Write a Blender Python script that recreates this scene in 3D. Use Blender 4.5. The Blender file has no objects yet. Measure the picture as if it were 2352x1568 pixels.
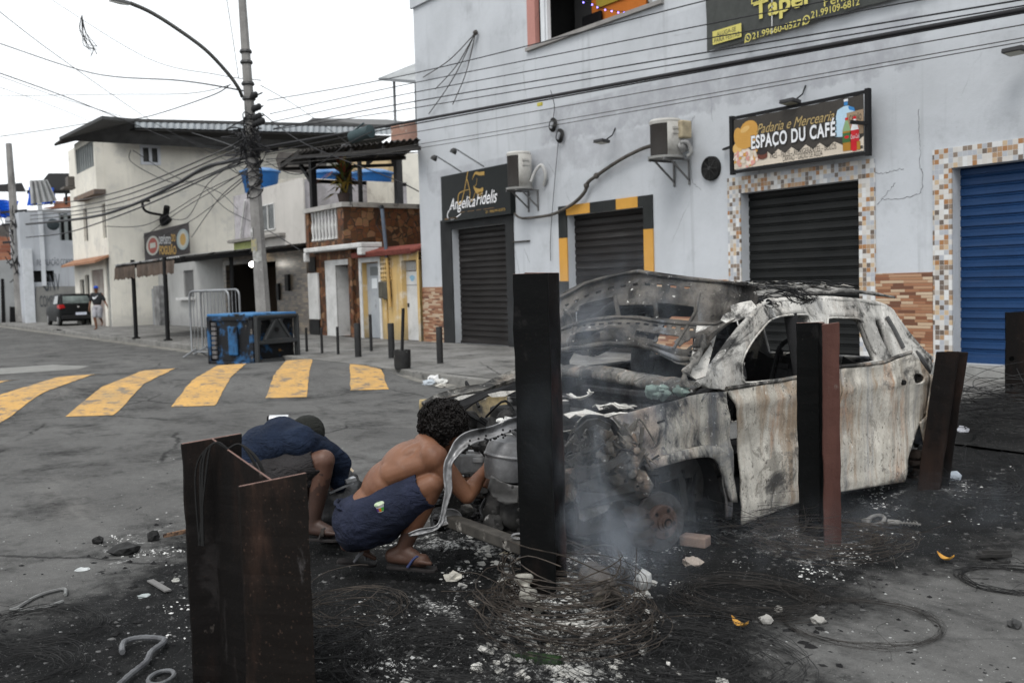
import bpy, bmesh, math, random
from math import sin, cos, pi, radians, exp, sqrt, atan2
from mathutils import Vector as V, Matrix, noise as mnoise
random.seed(7)
SC = bpy.context.scene
COL = SC.collection
# ------------------------------------------------------------ camera
# world: X runs along the shop fronts, Y away from the camera towards them, Z up (metres)
FPX, PIT, ROL, YAW, CAMH = 2298.05, .0585074, -.0289342, .602565, 1.55
PCX, PCY = 1176.0, 784.0                       # centre of the 2352 x 1568 plate used for measuring
CAM = V((0, 0, CAMH))
_a = V((-cos(YAW), sin(YAW), 0))
FW = V((_a.x*cos(PIT), _a.y*cos(PIT), -sin(PIT)))
_r = FW.cross(V((0, 0, 1))).normalized()
_u = _r.cross(FW)
RT = _r*cos(ROL)+_u*sin(ROL)
UP = _u*cos(ROL)-_r*sin(ROL)
cd = bpy.data.cameras.new('camera')
cam = bpy.data.objects.new('camera', cd)
COL.objects.link(cam)
cd.sensor_width = 36
cd.lens = FPX/2352*36
cd.clip_start = .05
cd.clip_end = 2000
cam.matrix_world = Matrix(((RT.x, UP.x, -FW.x, 0), (RT.y, UP.y, -FW.y, 0), (RT.z, UP.z, -FW.z, CAMH), (0, 0, 0, 1)))
cd.dof.use_dof = True
cd.dof.focus_distance = 5.6
cd.dof.aperture_fstop = 3.4
SC.camera = cam
# ------------------------------------------------------------ world, sun, exposure
SUN_EL, SUN_AZ = radians(56), radians(302)
w = bpy.data.worlds.new('World')
SC.world = w
w.use_nodes = True
wn = w.node_tree
wn.nodes.clear()
sky = wn.nodes.new('ShaderNodeTexSky')
sky.sky_type = 'NISHITA'
sky.sun_disc = False
sky.sun_elevation = SUN_EL
sky.sun_rotation = radians(90)-SUN_AZ
sky.air_density = 1.0
sky.dust_density = 3.0
hs = wn.nodes.new('ShaderNodeHueSaturation')
hs.inputs['Saturation'].default_value = .12
hs.inputs['Value'].default_value = 1.0
mx = wn.nodes.new('ShaderNodeMixRGB')
mx.inputs['Fac'].default_value = .6
mx.inputs['Color2'].default_value = (9.6, 10.0, 10.3, 1)       # the cloud layer
bg = wn.nodes.new('ShaderNodeBackground')
bg.inputs['Strength'].default_value = .1
wo = wn.nodes.new('ShaderNodeOutputWorld')
wn.links.new(sky.outputs[0], hs.inputs['Color'])
wn.links.new(hs.outputs[0], mx.inputs['Color1'])
wn.links.new(mx.outputs[0], bg.inputs[0])
wn.links.new(bg.outputs[0], wo.inputs[0])
sl = bpy.data.lights.new('sun', 'SUN')
sl.energy = 1.15
sl.angle = radians(25)
sl.color = (1, .97, .93)
so = bpy.data.objects.new('sun', sl)
COL.objects.link(so)
sd = V((cos(SUN_EL)*cos(SUN_AZ), cos(SUN_EL)*sin(SUN_AZ), sin(SUN_EL)))
so.rotation_euler = sd.to_track_quat('Z', 'Y').to_euler()
so.location = (0, -10, 30)
SC.view_settings.view_transform = 'Standard'
SC.view_settings.look = 'None'
SC.view_settings.gamma = 1
SC.view_settings.exposure = .82
SC.cycles.volume_step_rate = 3
SC.cycles.volume_max_steps = 128
SC.cycles.volume_bounces = 1
SC.cycles.max_bounces = 6
SC.cycles.transparent_max_bounces = 12
SC.cycles.use_denoising = True

# ------------------------------------------------------------ measuring helpers (plate pixel -> point on a real plane)
def ray(x, y): return RT*((x-PCX)/FPX)-UP*((y-PCY)/FPX)+FW
def G(x, y, z=0.):
    d = ray(x, y); return CAM+d*((z-CAMH)/d.z)
def F(x, y, Y=12.5):
    d = ray(x, y); return CAM+d*(Y/d.y)
def XP(x, y, X):
    d = ray(x, y); return CAM+d*(X/d.x)
def P(x, y, dep): return CAM+ray(x, y)*dep
def L3(a, b, t): return a+(b-a)*t
def sm(a, b, x):
    t = max(0., min(1., (x-a)/(b-a))); return t*t*(3-2*t)
def rnd(a, b): return random.uniform(a, b)

# ------------------------------------------------------------ mesh builder
class MB:
    def __init__(s): s.v = []; s.f = []; s.m = []
    def add(s, vs, fs, mi=0):
        b = len(s.v); s.v += [V(p) for p in vs]
        for f in fs: s.f.append([i+b for i in f]); s.m.append(mi)
        return s
    def box(s, x0, x1, y0, y1, z0, z1, mi=0):
        vs = [(x, y, z) for z in (z0, z1) for y in (y0, y1) for x in (x0, x1)]
        return s.add(vs, [(0, 2, 3, 1), (4, 5, 7, 6), (0, 1, 5, 4), (2, 6, 7, 3), (0, 4, 6, 2), (1, 3, 7, 5)], mi)
    def obox(s, c, ax, ay, az, mi=0):           # half axes as vectors
        c = V(c); vs = [c+ax*i+ay*j+az*k for k in (-1, 1) for j in (-1, 1) for i in (-1, 1)]
        return s.add(vs, [(0, 2, 3, 1), (4, 5, 7, 6), (0, 1, 5, 4), (2, 6, 7, 3), (0, 4, 6, 2), (1, 3, 7, 5)], mi)
    def bar(s, a, b, w, h, mi=0, up=V((0, 0, 1))):
        a, b = V(a), V(b); d = (b-a)
        x = d.cross(up)
        if x.length < 1e-6: x = V((1, 0, 0))
        x.normalize(); z = x.cross(d.normalized())
        return s.obox((a+b)/2, d/2, x*w/2, z*h/2, mi)
    def quad(s, a, b, c, d, mi=0): return s.add([a, b, c, d], [(0, 1, 2, 3)], mi)
    def poly(s, pts, mi=0): return s.add(pts, [tuple(range(len(pts)))], mi)
    def prism(s, pts, vec, mi=0):
        n = len(pts); pts = [V(p) for p in pts]; vec = V(vec)
        fs = [tuple(range(n)), tuple(range(2*n-1, n-1, -1))]+[(i, i+n, (i+1) % n+n, (i+1) % n) for i in range(n)]
        return s.add(pts+[p+vec for p in pts], fs, mi)
    def tube(s, pts, r, n=6, mi=0, closed=False, caps=True):
        pts = [V(p) for p in pts]; m = len(pts)
        if m < 2: return s
        rs = r if isinstance(r, (list, tuple)) else [r]*m
        b = len(s.v); prev = None
        for i in range(m):
            if closed: t = pts[(i+1) % m]-pts[i-1]
            else: t = pts[min(i+1, m-1)]-pts[max(i-1, 0)]
            if t.length < 1e-9: t = V((0, 0, 1))
            t.normalize()
            if prev is None:
                x = t.cross(V((0, 0, 1)))
                if x.length < 1e-3: x = t.cross(V((1, 0, 0)))
            else: x = prev-t*prev.dot(t)
            if x.length < 1e-6: x = t.orthogonal()
            x.normalize(); y = t.cross(x); prev = x
            for k in range(n):
                an = 2*pi*k/n; s.v.append(pts[i]+(x*cos(an)+y*sin(an))*rs[i])
        for i in range(m if closed else m-1):
            j = (i+1) % m
            for k in range(n):
                s.f.append([b+i*n+k, b+i*n+(k+1) % n, b+j*n+(k+1) % n, b+j*n+k]); s.m.append(mi)
        if caps and not closed:
            s.f.append([b+k for k in range(n)][::-1]); s.m.append(mi)
            s.f.append([b+(m-1)*n+k for k in range(n)]); s.m.append(mi)
        return s
    def cyl(s, a, b, r0, r1=None, n=16, mi=0): return s.tube([a, b], [r0, r0 if r1 is None else r1], n, mi)
    def lathe(s, prof, c, ax=V((0, 0, 1)), n=24, mi=0, ex=None):
        c = V(c); ax = V(ax).normalized(); x = ax.orthogonal().normalized() if ex is None else V(ex); y = ax.cross(x)
        b = len(s.v)
        for r, z in prof:
            for k in range(n):
                an = 2*pi*k/n; s.v.append(c+ax*z+(x*cos(an)+y*sin(an))*r)
        for i in range(len(prof)-1):
            for k in range(n):
                s.f.append([b+i*n+k, b+i*n+(k+1) % n, b+(i+1)*n+(k+1) % n, b+(i+1)*n+k]); s.m.append(mi)
        s.f.append([b+k for k in range(n)][::-1]); s.m.append(mi)
        s.f.append([b+(len(prof)-1)*n+k for k in range(n)]); s.m.append(mi)
        return s
    def ball(s, c, r, nu=12, nv=8, mi=0, ax=None, jit=0, seed=0):
        c = V(c); r = r if isinstance(r, (list, tuple)) else (r, r, r)
        X, Y, Z = ax if ax else (V((1, 0, 0)), V((0, 1, 0)), V((0, 0, 1)))
        b = len(s.v)
        for i in range(nv+1):
            th = pi*i/nv
            for k in range(nu):
                ph = 2*pi*k/nu; p = V((sin(th)*cos(ph), sin(th)*sin(ph), cos(th)))
                q = 1+jit*mnoise.noise(p*1.7+V((seed, seed*.7, 0))) if jit else 1
                s.v.append(c+(X*p.x*r[0]+Y*p.y*r[1]+Z*p.z*r[2])*q)
        for i in range(nv):
            for k in range(nu):
                s.f.append([b+i*nu+k, b+(i+1)*nu+k, b+(i+1)*nu+(k+1) % nu, b+i*nu+(k+1) % nu]); s.m.append(mi)
        return s
    def grid(s, fn, nu, nv, mi=0, skip=None):
        b = len(s.v)
        for j in range(nv+1):
            for i in range(nu+1): s.v.append(V(fn(i/nu, j/nv)))
        for j in range(nv):
            for i in range(nu):
                if skip and skip((i+.5)/nu, (j+.5)/nv): continue
                s.f.append([b+j*(nu+1)+i, b+j*(nu+1)+i+1, b+(j+1)*(nu+1)+i+1, b+(j+1)*(nu+1)+i]); s.m.append(mi)
        return s
    def join(s, o, mi=None):
        b = len(s.v); s.v += o.v
        s.f += [[i+b for i in f] for f in o.f]; s.m += (o.m if mi is None else [mi]*len(o.m)); return s
    def islands(s):
        p = list(range(len(s.v)))
        def find(i):
            while p[i] != i: p[i] = p[p[i]]; i = p[i]
            return i
        for f in s.f:
            r = find(f[0])
            for i in f[1:]: p[find(i)] = r
        g = {}
        for f, m in zip(s.f, s.m): g.setdefault(find(f[0]), []).append((f, m))
        out = []
        for fs in g.values():
            o = MB(); ix = {}
            for f, m in fs:
                for i in f:
                    if i not in ix: ix[i] = len(o.v); o.v.append(s.v[i])
                o.f.append([ix[i] for i in f]); o.m.append(m)
            out.append(o)
        return out
    def each(s, name, mats, parent, **k): return [o.build(name, mats, parent, **k) for o in s.islands()]
    def build(s, name, mats, parent=None, smooth=None, bevel=0, solid=0, recalc=True, sub=0):
        me = bpy.data.meshes.new(name)
        off = parent_loc(parent)
        me.from_pydata([p-off for p in s.v], [], s.f)
        mats = mats if isinstance(mats, (list, tuple)) else [mats]
        for m in mats: me.materials.append(m)
        if len(mats) > 1: me.polygons.foreach_set('material_index', s.m)
        bm = bmesh.new(); bm.from_mesh(me)
        loose = [q for q in bm.verts if not q.link_faces]
        if loose: bmesh.ops.delete(bm, geom=loose, context='VERTS')
        if recalc: bmesh.ops.recalc_face_normals(bm, faces=bm.faces)
        bm.to_mesh(me); bm.free()
        if smooth is not None:
            me.shade_smooth(); me.set_sharp_from_angle(angle=radians(smooth))
        o = bpy.data.objects.new(name, me)
        COL.objects.link(o)
        if parent: o.parent = parent
        if solid:
            md = o.modifiers.new('solid', 'SOLIDIFY'); md.thickness = solid; md.offset = 0
        if sub:
            md = o.modifiers.new('sub', 'SUBSURF'); md.levels = sub; md.render_levels = sub
        if bevel:
            md = o.modifiers.new('bevel', 'BEVEL'); md.width = bevel; md.segments = 2; md.limit_method = 'ANGLE'; md.angle_limit = radians(40)
        return o
def parent_loc(p):
    l = V((0, 0, 0))
    while p: l = l+p.location; p = p.parent
    return l
def tag(o, label=None, cat=None, group=None, kind=None):
    if label: o['label'] = label
    if cat: o['category'] = cat
    if group: o['group'] = group
    if kind: o['kind'] = kind
    return o
def thing(name, label, cat, loc=(0, 0, 0), group=None):
    o = bpy.data.objects.new(name, None); COL.objects.link(o); o.location = loc; o.empty_display_size = .2
    return tag(o, label, cat, group)
def copy_tree(o, parent=None):
    c = o.copy(); COL.objects.link(c); c.parent = parent
    for ch in list(o.children): copy_tree(ch, c)
    return c
def solo(mb, name, mats, label, cat, loc=None, group=None, **k):      # a thing that is one mesh, origin at its base
    if loc is None:
        n = len(mb.v); loc = V((sum(p.x for p in mb.v)/n, sum(p.y for p in mb.v)/n, min(p.z for p in mb.v)))
    loc = V(loc)
    for p in mb.v: p -= loc
    o = mb.build(name, mats, **k); o.location = loc
    return tag(o, label, cat, group)
def cr(pts, n=6):                               # Catmull-Rom through points
    pts = [V(p) for p in pts]; out = []
    for i in range(len(pts)-1):
        p0 = pts[max(i-1, 0)]; p1 = pts[i]; p2 = pts[i+1]; p3 = pts[min(i+2, len(pts)-1)]
        for k in range(n):
            t = k/n
            out.append(.5*((2*p1)+(p2-p0)*t+(2*p0-5*p1+4*p2-p3)*t*t+(3*p1-p0-3*p2+p3)*t*t*t))
    return out+[pts[-1]]
def inpoly(x, y, pl):
    c = False; j = len(pl)-1
    for i in range(len(pl)):
        xi, yi = pl[i]; xj, yj = pl[j]
        if (yi > y) != (yj > y) and x < (xj-xi)*(y-yi)/(yj-yi)+xi: c = not c
        j = i
    return c
def pdist(x, y, pl):
    d = 1e9
    for i in range(len(pl)):
        ax, ay = pl[i-1]; bx, by = pl[i]; dx, dy = bx-ax, by-ay
        t = max(0, min(1, ((x-ax)*dx+(y-ay)*dy)/(dx*dx+dy*dy+1e-12)))
        d = min(d, math.hypot(x-ax-dx*t, y-ay-dy*t))
    return d
def fill2d(outer, holes=(), cell=0):            # triangulated flat region with holes, cut on a grid -> (verts2d, faces)
    bm = bmesh.new(); es = []
    for loop in [outer]+list(holes):
        vs = [bm.verts.new((x, y, 0)) for x, y in loop]
        es += [bm.edges.new((vs[i-1], vs[i])) for i in range(len(vs))]
    bmesh.ops.triangle_fill(bm, use_beauty=True, use_dissolve=False, edges=es)
    if cell:
        xs = [p[0] for p in outer]; ys = [p[1] for p in outer]
        for ax, lo, hi in ((0, min(xs), max(xs)), (1, min(ys), max(ys))):
            n = int((hi-lo)/cell)
            for k in range(1, n+1):
                co = [0, 0, 0]; no = [0, 0, 0]; co[ax] = lo+(hi-lo)*k/(n+1); no[ax] = 1
                bmesh.ops.bisect_plane(bm, geom=bm.verts[:]+bm.edges[:]+bm.faces[:], plane_co=co, plane_no=no, dist=1e-5)
    bm.verts.index_update()
    out = [(q.co.x, q.co.y) for q in bm.verts], [[q.index for q in f.verts] for f in bm.faces]
    bm.free(); return out
def text_mesh(body, shear=0, bold=0., space=1.):
    cu = bpy.data.curves.new('t', 'FONT'); cu.body = body; cu.size = 1; cu.shear = shear; cu.offset = bold; cu.space_character = space
    o = bpy.data.objects.new('t', cu); COL.objects.link(o)
    me = bpy.data.meshes.new_from_object(o.evaluated_get(bpy.context.evaluated_depsgraph_get()))
    vs = [p.co.copy() for p in me.vertices]; fs = [list(p.vertices) for p in me.polygons]
    bpy.data.objects.remove(o); bpy.data.curves.remove(cu); bpy.data.meshes.remove(me)
    return vs, fs
def letter(mb, body, org, xd, ud, h, mi, width=None, shear=0, bold=0., space=1., align='L'):
    vs, fs = text_mesh(body, shear, bold, space)
    x0 = min(p.x for p in vs); x1 = max(p.x for p in vs)
    sy = h/.70; sx = width/(x1-x0) if width else sy
    if align == 'C': x0 = (x0+x1)/2
    mb.add([V(org)+V(xd)*((p.x-x0)*sx)+V(ud)*(p.y*sy) for p in vs], fs, mi)

# ------------------------------------------------------------ materials
class NT:
    def __init__(s, name):
        s.mat = bpy.data.materials.new(name); s.mat.use_nodes = True; s.t = s.mat.node_tree; s.t.nodes.clear()
        s.out = s.n('ShaderNodeOutputMaterial'); s.b = s.n('ShaderNodeBsdfPrincipled'); s.l(s.b.outputs[0], s.out.inputs[0])
        s.tc = s.n('ShaderNodeTexCoord').outputs['Object']
    def n(s, t, **k):
        q = s.t.nodes.new(t)
        for a, b in k.items(): setattr(q, a, b)
        return q
    def l(s, a, b): s.t.links.new(a, b)
    def put(s, sock, val):
        if hasattr(val, 'is_output'): s.l(val, sock)
        elif isinstance(val, (tuple, list)) and len(val) == 3 and sock.type == 'RGBA': sock.default_value = (*val, 1)
        else: sock.default_value = val
    def map(s, scale=(1, 1, 1), rot=(0, 0, 0), loc=(0, 0, 0), vec=None):
        q = s.n('ShaderNodeMapping'); s.l(vec or s.tc, q.inputs[0]); q.inputs['Scale'].default_value = scale; q.inputs['Rotation'].default_value = rot; q.inputs['Location'].default_value = loc
        return q.outputs[0]
    def noise(s, scale, detail=6, rough=.6, vec=None, dist=0, col=False):
        q = s.n('ShaderNodeTexNoise'); s.l(vec or s.tc, q.inputs['Vector']); q.inputs['Scale'].default_value = scale; q.inputs['Detail'].default_value = detail; q.inputs['Roughness'].default_value = rough; q.inputs['Distortion'].default_value = dist
        return q.outputs['Color' if col else 'Fac']
    def voro(s, scale, feat='F1', vec=None, out='Distance', rnd=1.):
        q = s.n('ShaderNodeTexVoronoi', feature=feat); s.l(vec or s.tc, q.inputs['Vector']); q.inputs['Scale'].default_value = scale; q.inputs['Randomness'].default_value = rnd
        return q.outputs[out]
    def math(s, op, a, b=0., c=0.):
        q = s.n('ShaderNodeMath', operation=op)
        for i, x in enumerate((a, b, c)): s.put(q.inputs[i], x)
        return q.outputs[0]
    def step(s, x, lo, hi):
        q = s.n('ShaderNodeMapRange', interpolation_type='SMOOTHSTEP'); s.put(q.inputs[0], x); q.inputs[1].default_value = lo; q.inputs[2].default_value = hi
        return q.outputs[0]
    def mix(s, fac, a, b, mode='MIX'):
        q = s.n('ShaderNodeMixRGB', blend_type=mode); s.put(q.inputs[0], fac); s.put(q.inputs[1], a); s.put(q.inputs[2], b)
        return q.outputs[0]
    def ramp(s, fac, stops, const=False):
        q = s.n('ShaderNodeValToRGB'); s.l(fac, q.inputs[0]); r = q.color_ramp
        if const: r.interpolation = 'CONSTANT'
        while len(r.elements) < len(stops): r.elements.new(.5)
        for e, (p, c) in zip(r.elements, stops): e.position = p; e.color = (*c, 1)
        return q.outputs[0]
    def xyz(s, vec=None):
        q = s.n('ShaderNodeSeparateXYZ'); s.l(vec or s.tc, q.inputs[0]); return q.outputs
    def comb(s, x, y, z):
        q = s.n('ShaderNodeCombineXYZ')
        for i, a in enumerate((x, y, z)): s.put(q.inputs[i], a)
        return q.outputs[0]
    def white(s, vec):
        q = s.n('ShaderNodeTexWhiteNoise'); s.l(vec, q.inputs['Vector']); return q.outputs['Value']
    def bump(s, h, strength=.3, dist=.01):
        q = s.n('ShaderNodeBump'); s.l(h, q.inputs['Height']); q.inputs['Strength'].default_value = strength; q.inputs['Distance'].default_value = dist; s.l(q.outputs[0], s.b.inputs['Normal'])
    def done(s, col=None, rough=None, metal=None, spec=None):
        if col is not None: s.put(s.b.inputs['Base Color'], col)
        if rough is not None: s.put(s.b.inputs['Roughness'], rough)
        if metal is not None: s.put(s.b.inputs['Metallic'], metal)
        if spec is not None: s.put(s.b.inputs['Specular IOR Level'], spec)
        return s.mat
_mc = {}
def surf(name, col, col2=None, scale=2., rough=.8, bump=.15, bscale=60, bdist=.004, metal=0., layers=(), var=.12, spec=.16):
    # layers: (colour, noise scale, lo, hi, (sx,sy,sz) stretch, strength)
    if name in _mc: return _mc[name]
    n = NT(name)
    c2 = col2 or tuple(x*(1-var*2) for x in col)
    c = n.mix(n.step(n.noise(scale, 8, .65), .3, .7), col, c2)
    for i, ly in enumerate(layers):
        lc, sc, lo, hi = ly[:4]
        st = ly[4] if len(ly) > 4 else (1, 1, 1); am = ly[5] if len(ly) > 5 else 1.
        m = n.step(n.noise(sc, 8, .62, n.map(st, loc=(i*3.7, i*1.3, i*2.1))), lo, hi)
        c = n.mix(n.math('MULTIPLY', m, am), c, lc)
    c = n.mix(.35, c, n.mix(n.noise(bscale, 3), (.0, .0, .0), (1, 1, 1)), 'SOFT_LIGHT')
    if bump: n.bump(n.noise(bscale, 5), bump, bdist)
    r = n.math('MULTIPLY_ADD', n.noise(scale*4, 4), .25, rough-.12)
    _mc[name] = n.done(c, r, metal, spec)
    return _mc[name]
def flat(name, col, rough=.7, metal=0., spec=.12): return surf(name, col, rough=rough, bump=.03, metal=metal, var=.05, spec=spec)
def emit(name, col, s):
    n = NT(name); n.done(col, .5); n.put(n.b.inputs['Emission Color'], col); n.b.inputs['Emission Strength'].default_value = s
    return n.mat

def wall_mat(name, col, dirt, grime=(.22, .22, .22), lo=.52, hi=.75, streak=.5, crack=True, bands=()):
    n = NT(name)
    c = n.mix(n.step(n.noise(.7, 8, .6), .35, .7), col, tuple(x*.86 for x in col))
    c = n.mix(n.math('MULTIPLY', n.step(n.noise(1.1, 10, .68), lo, hi), .75), c, dirt)
    c = n.mix(n.math('MULTIPLY', n.step(n.noise(2.2, 6, .6, n.map((2.2, 2.2, .12))), .55, .78), streak), c, grime)
    c = n.mix(n.math('MULTIPLY', n.step(n.noise(38, 2, .5), .66, .74), .5), c, grime)
    x = n.xyz(n.n('ShaderNodeNewGeometry').outputs['Position'])
    for (x0, x1, z0, z1, bc, am) in bands:            # old plaster repairs: a band of rougher, darker render with a ragged edge
        wob = n.math('MULTIPLY_ADD', n.noise(1.6, 8, .7), 1.1, -.55)
        zz = n.math('ADD', x[2], wob); xx = n.math('ADD', x[0], n.math('MULTIPLY', wob, .6))
        m = n.math('MULTIPLY', n.step(zz, z0, z0+.12), n.math('SUBTRACT', 1., n.step(x[2], z1, z1+.06)))
        m = n.math('MULTIPLY', m, n.math('MULTIPLY', n.step(xx, x0, x0+.2), n.math('SUBTRACT', 1., n.step(xx, x1, x1+.2))))
        m = n.math('MULTIPLY', m, n.math('MULTIPLY', n.step(n.noise(3, 8, .7), .25, .62), am))
        c = n.mix(m, c, bc)
    # damp and splashes near the pavement
    m = n.math('MULTIPLY', n.math('SUBTRACT', 1., n.step(n.math('ADD', x[2], n.math('MULTIPLY', n.noise(3, 6), -.7)), -.2, .55)), .6)
    c = n.mix(m, c, grime)
    if crack:
        v = n.voro(.55, 'DISTANCE_TO_EDGE', n.mix(.16, n.tc, n.noise(2.3, 5, .6, col=True)))
        m = n.math('MULTIPLY', n.math('SUBTRACT', 1., n.step(v, .0, .004)), n.step(n.noise(.8, 2), .56, .66))
        c = n.mix(n.math('MULTIPLY', m, .6), c, (.08, .08, .08))
    n.bump(n.math('ADD', n.noise(9, 8, .6), n.math('MULTIPLY', n.noise(90, 3), .35)), .35, .015)
    return n.done(c, .88, spec=.2)
def tile_mat(name, size, pal, axis='x', grout=(.45, .44, .42), gw=.06, row_off=False, rough=.35, tex=.25):
    # small wall tiles: a random colour per tile; axis tells which horizontal axis the wall runs along
    n = NT(name); x = n.xyz(); h = x[0] if axis == 'x' else x[1]
    sw, sh = size
    rz = n.math('DIVIDE', x[2], sh); row = n.math('FLOOR', rz)
    hx = n.math('DIVIDE', h, sw)
    if row_off: hx = n.math('ADD', n.math('MULTIPLY', hx, n.math('MULTIPLY_ADD', n.white(n.comb(row, 3.1, 1.7)), .8, .6)), n.math('MULTIPLY', n.white(n.comb(row, 7.7, .3)), 9.))
    colm = n.math('FLOOR', hx)
    r = n.white(n.comb(colm, row, .5))
    c = n.ramp(r, [(i/len(pal), p) for i, p in enumerate(pal)], True)
    c = n.mix(tex, c, n.mix(n.noise(14, 6, .7, n.map((.5, .5, 4))), (.25, .2, .15), (1, 1, 1)), 'MULTIPLY')
    fx = n.math('ABSOLUTE', n.math('SUBTRACT', n.math('FRACT', hx), .5)); fz = n.math('ABSOLUTE', n.math('SUBTRACT', n.math('FRACT', rz), .5))
    g = n.step(n.math('MAXIMUM', fz, fx) if not row_off else fz, .5-gw, .5-gw*.5)
    c = n.mix(n.math('MULTIPLY', g, .8), c, grout)
    n.bump(n.math('MULTIPLY', g, -1.), .4, .004)
    return n.done(c, rough, spec=.4)
def stone_mat(name):
    n = NT(name)
    vec = n.map((1.9, 1.9, 1.9)); vec = n.mix(.1, vec, n.noise(2, 3, col=True))
    q = n.n('ShaderNodeTexVoronoi'); n.l(vec, q.inputs['Vector']); q.inputs['Scale'].default_value = 3.1; q.inputs['Randomness'].default_value = .75
    cell = n.xyz(q.outputs['Color'])[0]
    c = n.ramp(cell, [(0, (.12, .05, .024)), (.3, (.17, .08, .04)), (.5, (.06, .031, .018)), (.68, (.20, .11, .06)), (.86, (.09, .042, .022))], True)
    c = n.mix(.4, c, n.noise(7, 8, .7, col=True), 'SOFT_LIGHT')
    e = n.voro(3.1, 'DISTANCE_TO_EDGE', vec, rnd=.75)
    g = n.math('SUBTRACT', 1., n.step(e, .02, .05))
    c = n.mix(g, c, (.035, .028, .022))
    n.bump(n.math('SUBTRACT', n.noise(20, 5), n.math('MULTIPLY', g, 2.)), .4, .01)
    return n.done(c, .6, spec=.15)
def burnt_paint(name, base, light, soot, soot_lo, soot_hi, rust=.5, seed=0.):
    # fire-scaled sheet metal: pale oxide bloom, soot, rust bleeding down, dark blisters
    n = NT(name); o = n.map((1, 1, 1), loc=(seed, seed*2, seed*.7))
    st = n.map((3.2, 3.2, .35), loc=(seed, 0, 0))
    st2 = n.map((2.6, 2.6, .55), loc=(seed*3, 1, 0))
    c = n.mix(n.step(n.noise(1.5, 10, .7, o, .8), .38, .60), base, light)
    c = n.mix(n.math('MULTIPLY', n.step(n.noise(1.1, 9, .66, st2, 1.), .47, .62), .8), c, tuple(q*.52 for q in base))
    c = n.mix(n.math('MULTIPLY', n.step(n.noise(1.6, 9, .62, st2, .6), .53, .68), rust), c, (.36, .225, .145))
    c = n.mix(n.math('MULTIPLY', n.step(n.noise(2.1, 9, .6, n.map((3., 3., .3), loc=(7, seed, 1)), .5), .52, .66), rust*.9), c, (.24, .17, .11))
    c = n.mix(n.math('MULTIPLY', n.step(n.noise(2.0, 9, .65, st, .8), .55, .72), .6), c, (.19, .205, .225))
    c = n.mix(n.math('MULTIPLY', n.step(n.noise(5.5, 9, .7, o, 1.2), .57, .62), .8), c, tuple(q*.62 for q in base))
    c = n.mix(n.math('MULTIPLY', n.step(n.noise(2.0, 10, .7, o, 1.), soot_lo, soot_hi), .95), c, soot)
    g = n.noise(24, 10, .8, n.map((1.3, 1.3, .8), loc=(seed, 2, 0)))
    c = n.mix(.5, c, n.mix(g, (.05, .05, .05), (.95, .95, .95)), 'OVERLAY')
    m = n.step(n.noise(40, 6, .68, n.map((1.3, 1.3, .7))), .58, .63)
    m = n.math('MULTIPLY', m, n.step(n.noise(2.6, 6, .65, o), .40, .58))
    c = n.mix(n.math('MULTIPLY', m, .85), c, (.055, .048, .043))
    c = n.mix(n.math('MULTIPLY', n.step(n.noise(120, 3, .6), .62, .68), .6), c, (.06, .055, .05))
    c = n.mix(n.math('MULTIPLY', n.step(n.noise(30, 5, .7, n.map((1, 1, 1), loc=(4, 2, 1))), .63, .7), .7), c, (.66, .65, .62))
    n.bump(n.math('ADD', n.noise(6, 8, .6, o), n.math('MULTIPLY', n.noise(70, 4), .4)), .55, .012)
    return n.done(c, .85, spec=.1)
def shell_mat(name):
    n = NT(name)
    c = n.mix(n.step(n.noise(1.8, 8, .6), .35, .65), (.020, .020, .021), (.009, .009, .0095))
    c = n.mix(n.math('MULTIPLY', n.step(n.noise(4, 9, .7), .56, .72), .6), c, (.075, .073, .07))
    c = n.mix(n.math('MULTIPLY', n.step(n.noise(9, 8, .7), .64, .72), .8), c, (.30, .29, .28))
    n.bump(n.noise(16, 8, .65), .5, .012)
    return n.done(c, .8, spec=.1)
# ============================================================ GROUND
SOOT = [[(300,1420),(470,1250),(760,1200),(900,1215),(1000,1235),(1200,1190),(1500,1100),(1700,1150),(2060,1060),(2150,1000),(2210,960),(2352,930),(2420,1100),(2352,1215),(2130,1265),(1950,1330),(1800,1400),(1730,1440),(1690,1640),(350,1640)]]
SOOT.append([(-60,1470),(160,1440),(380,1400),(450,1640),(-60,1640)])
ASHZ = [([(1120,1330),(1200,1250),(1330,1250),(1400,1300),(1480,1400),(1520,1600),(1000,1640),(1080,1450)],1.),
        ([(1600,1180),(1800,1160),(1950,1200),(2030,1260),(1960,1330),(1800,1330),(1620,1260)],.8),
        ([(830,1200),(1000,1180),(1220,1230),(1210,1330),(1060,1330),(930,1300),(840,1260)],.75),
        ([(860,1390),(1130,1330),(1120,1500),(1000,1640),(760,1640),(800,1470)],.7),
        ([(1900,1120),(2100,1110),(2352,1060),(2352,1110),(2150,1180),(1930,1170)],.6),
        ([(230,1240),(420,1180),(430,1330),(250,1300)],.75),
        ([(300,1400),(430,1330),(440,1480),(330,1490)],.6),
        ([(1320,1240),(1600,1230),(1580,1350),(1380,1350)],.55),
        ([(1950,1200),(2352,1120),(2352,1200),(2000,1300)],.35)]
def topoly(pl): return [(lambda q: (q.x, q.y))(G(x, y)) for x, y in pl]
SOOT = [topoly(p) for p in SOOT]; ASHZ = [(topoly(p), s) for p, s in ASHZ]
def soot_at(x, y):
    if x < -12 or x > 1 or y > 12: return 0
    v = 0
    for p in SOOT:
        d = pdist(x, y, p); v = max(v, sm(-.7, .5, d if inpoly(x, y, p) else -d))
    return v
def ash_at(x, y):
    if x < -12 or x > 1 or y > 12: return 0
    v = 0
    for p, s in ASHZ:
        d = pdist(x, y, p); v = max(v, s*sm(-.25, .25, d if inpoly(x, y, p) else -d))
    return v
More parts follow.
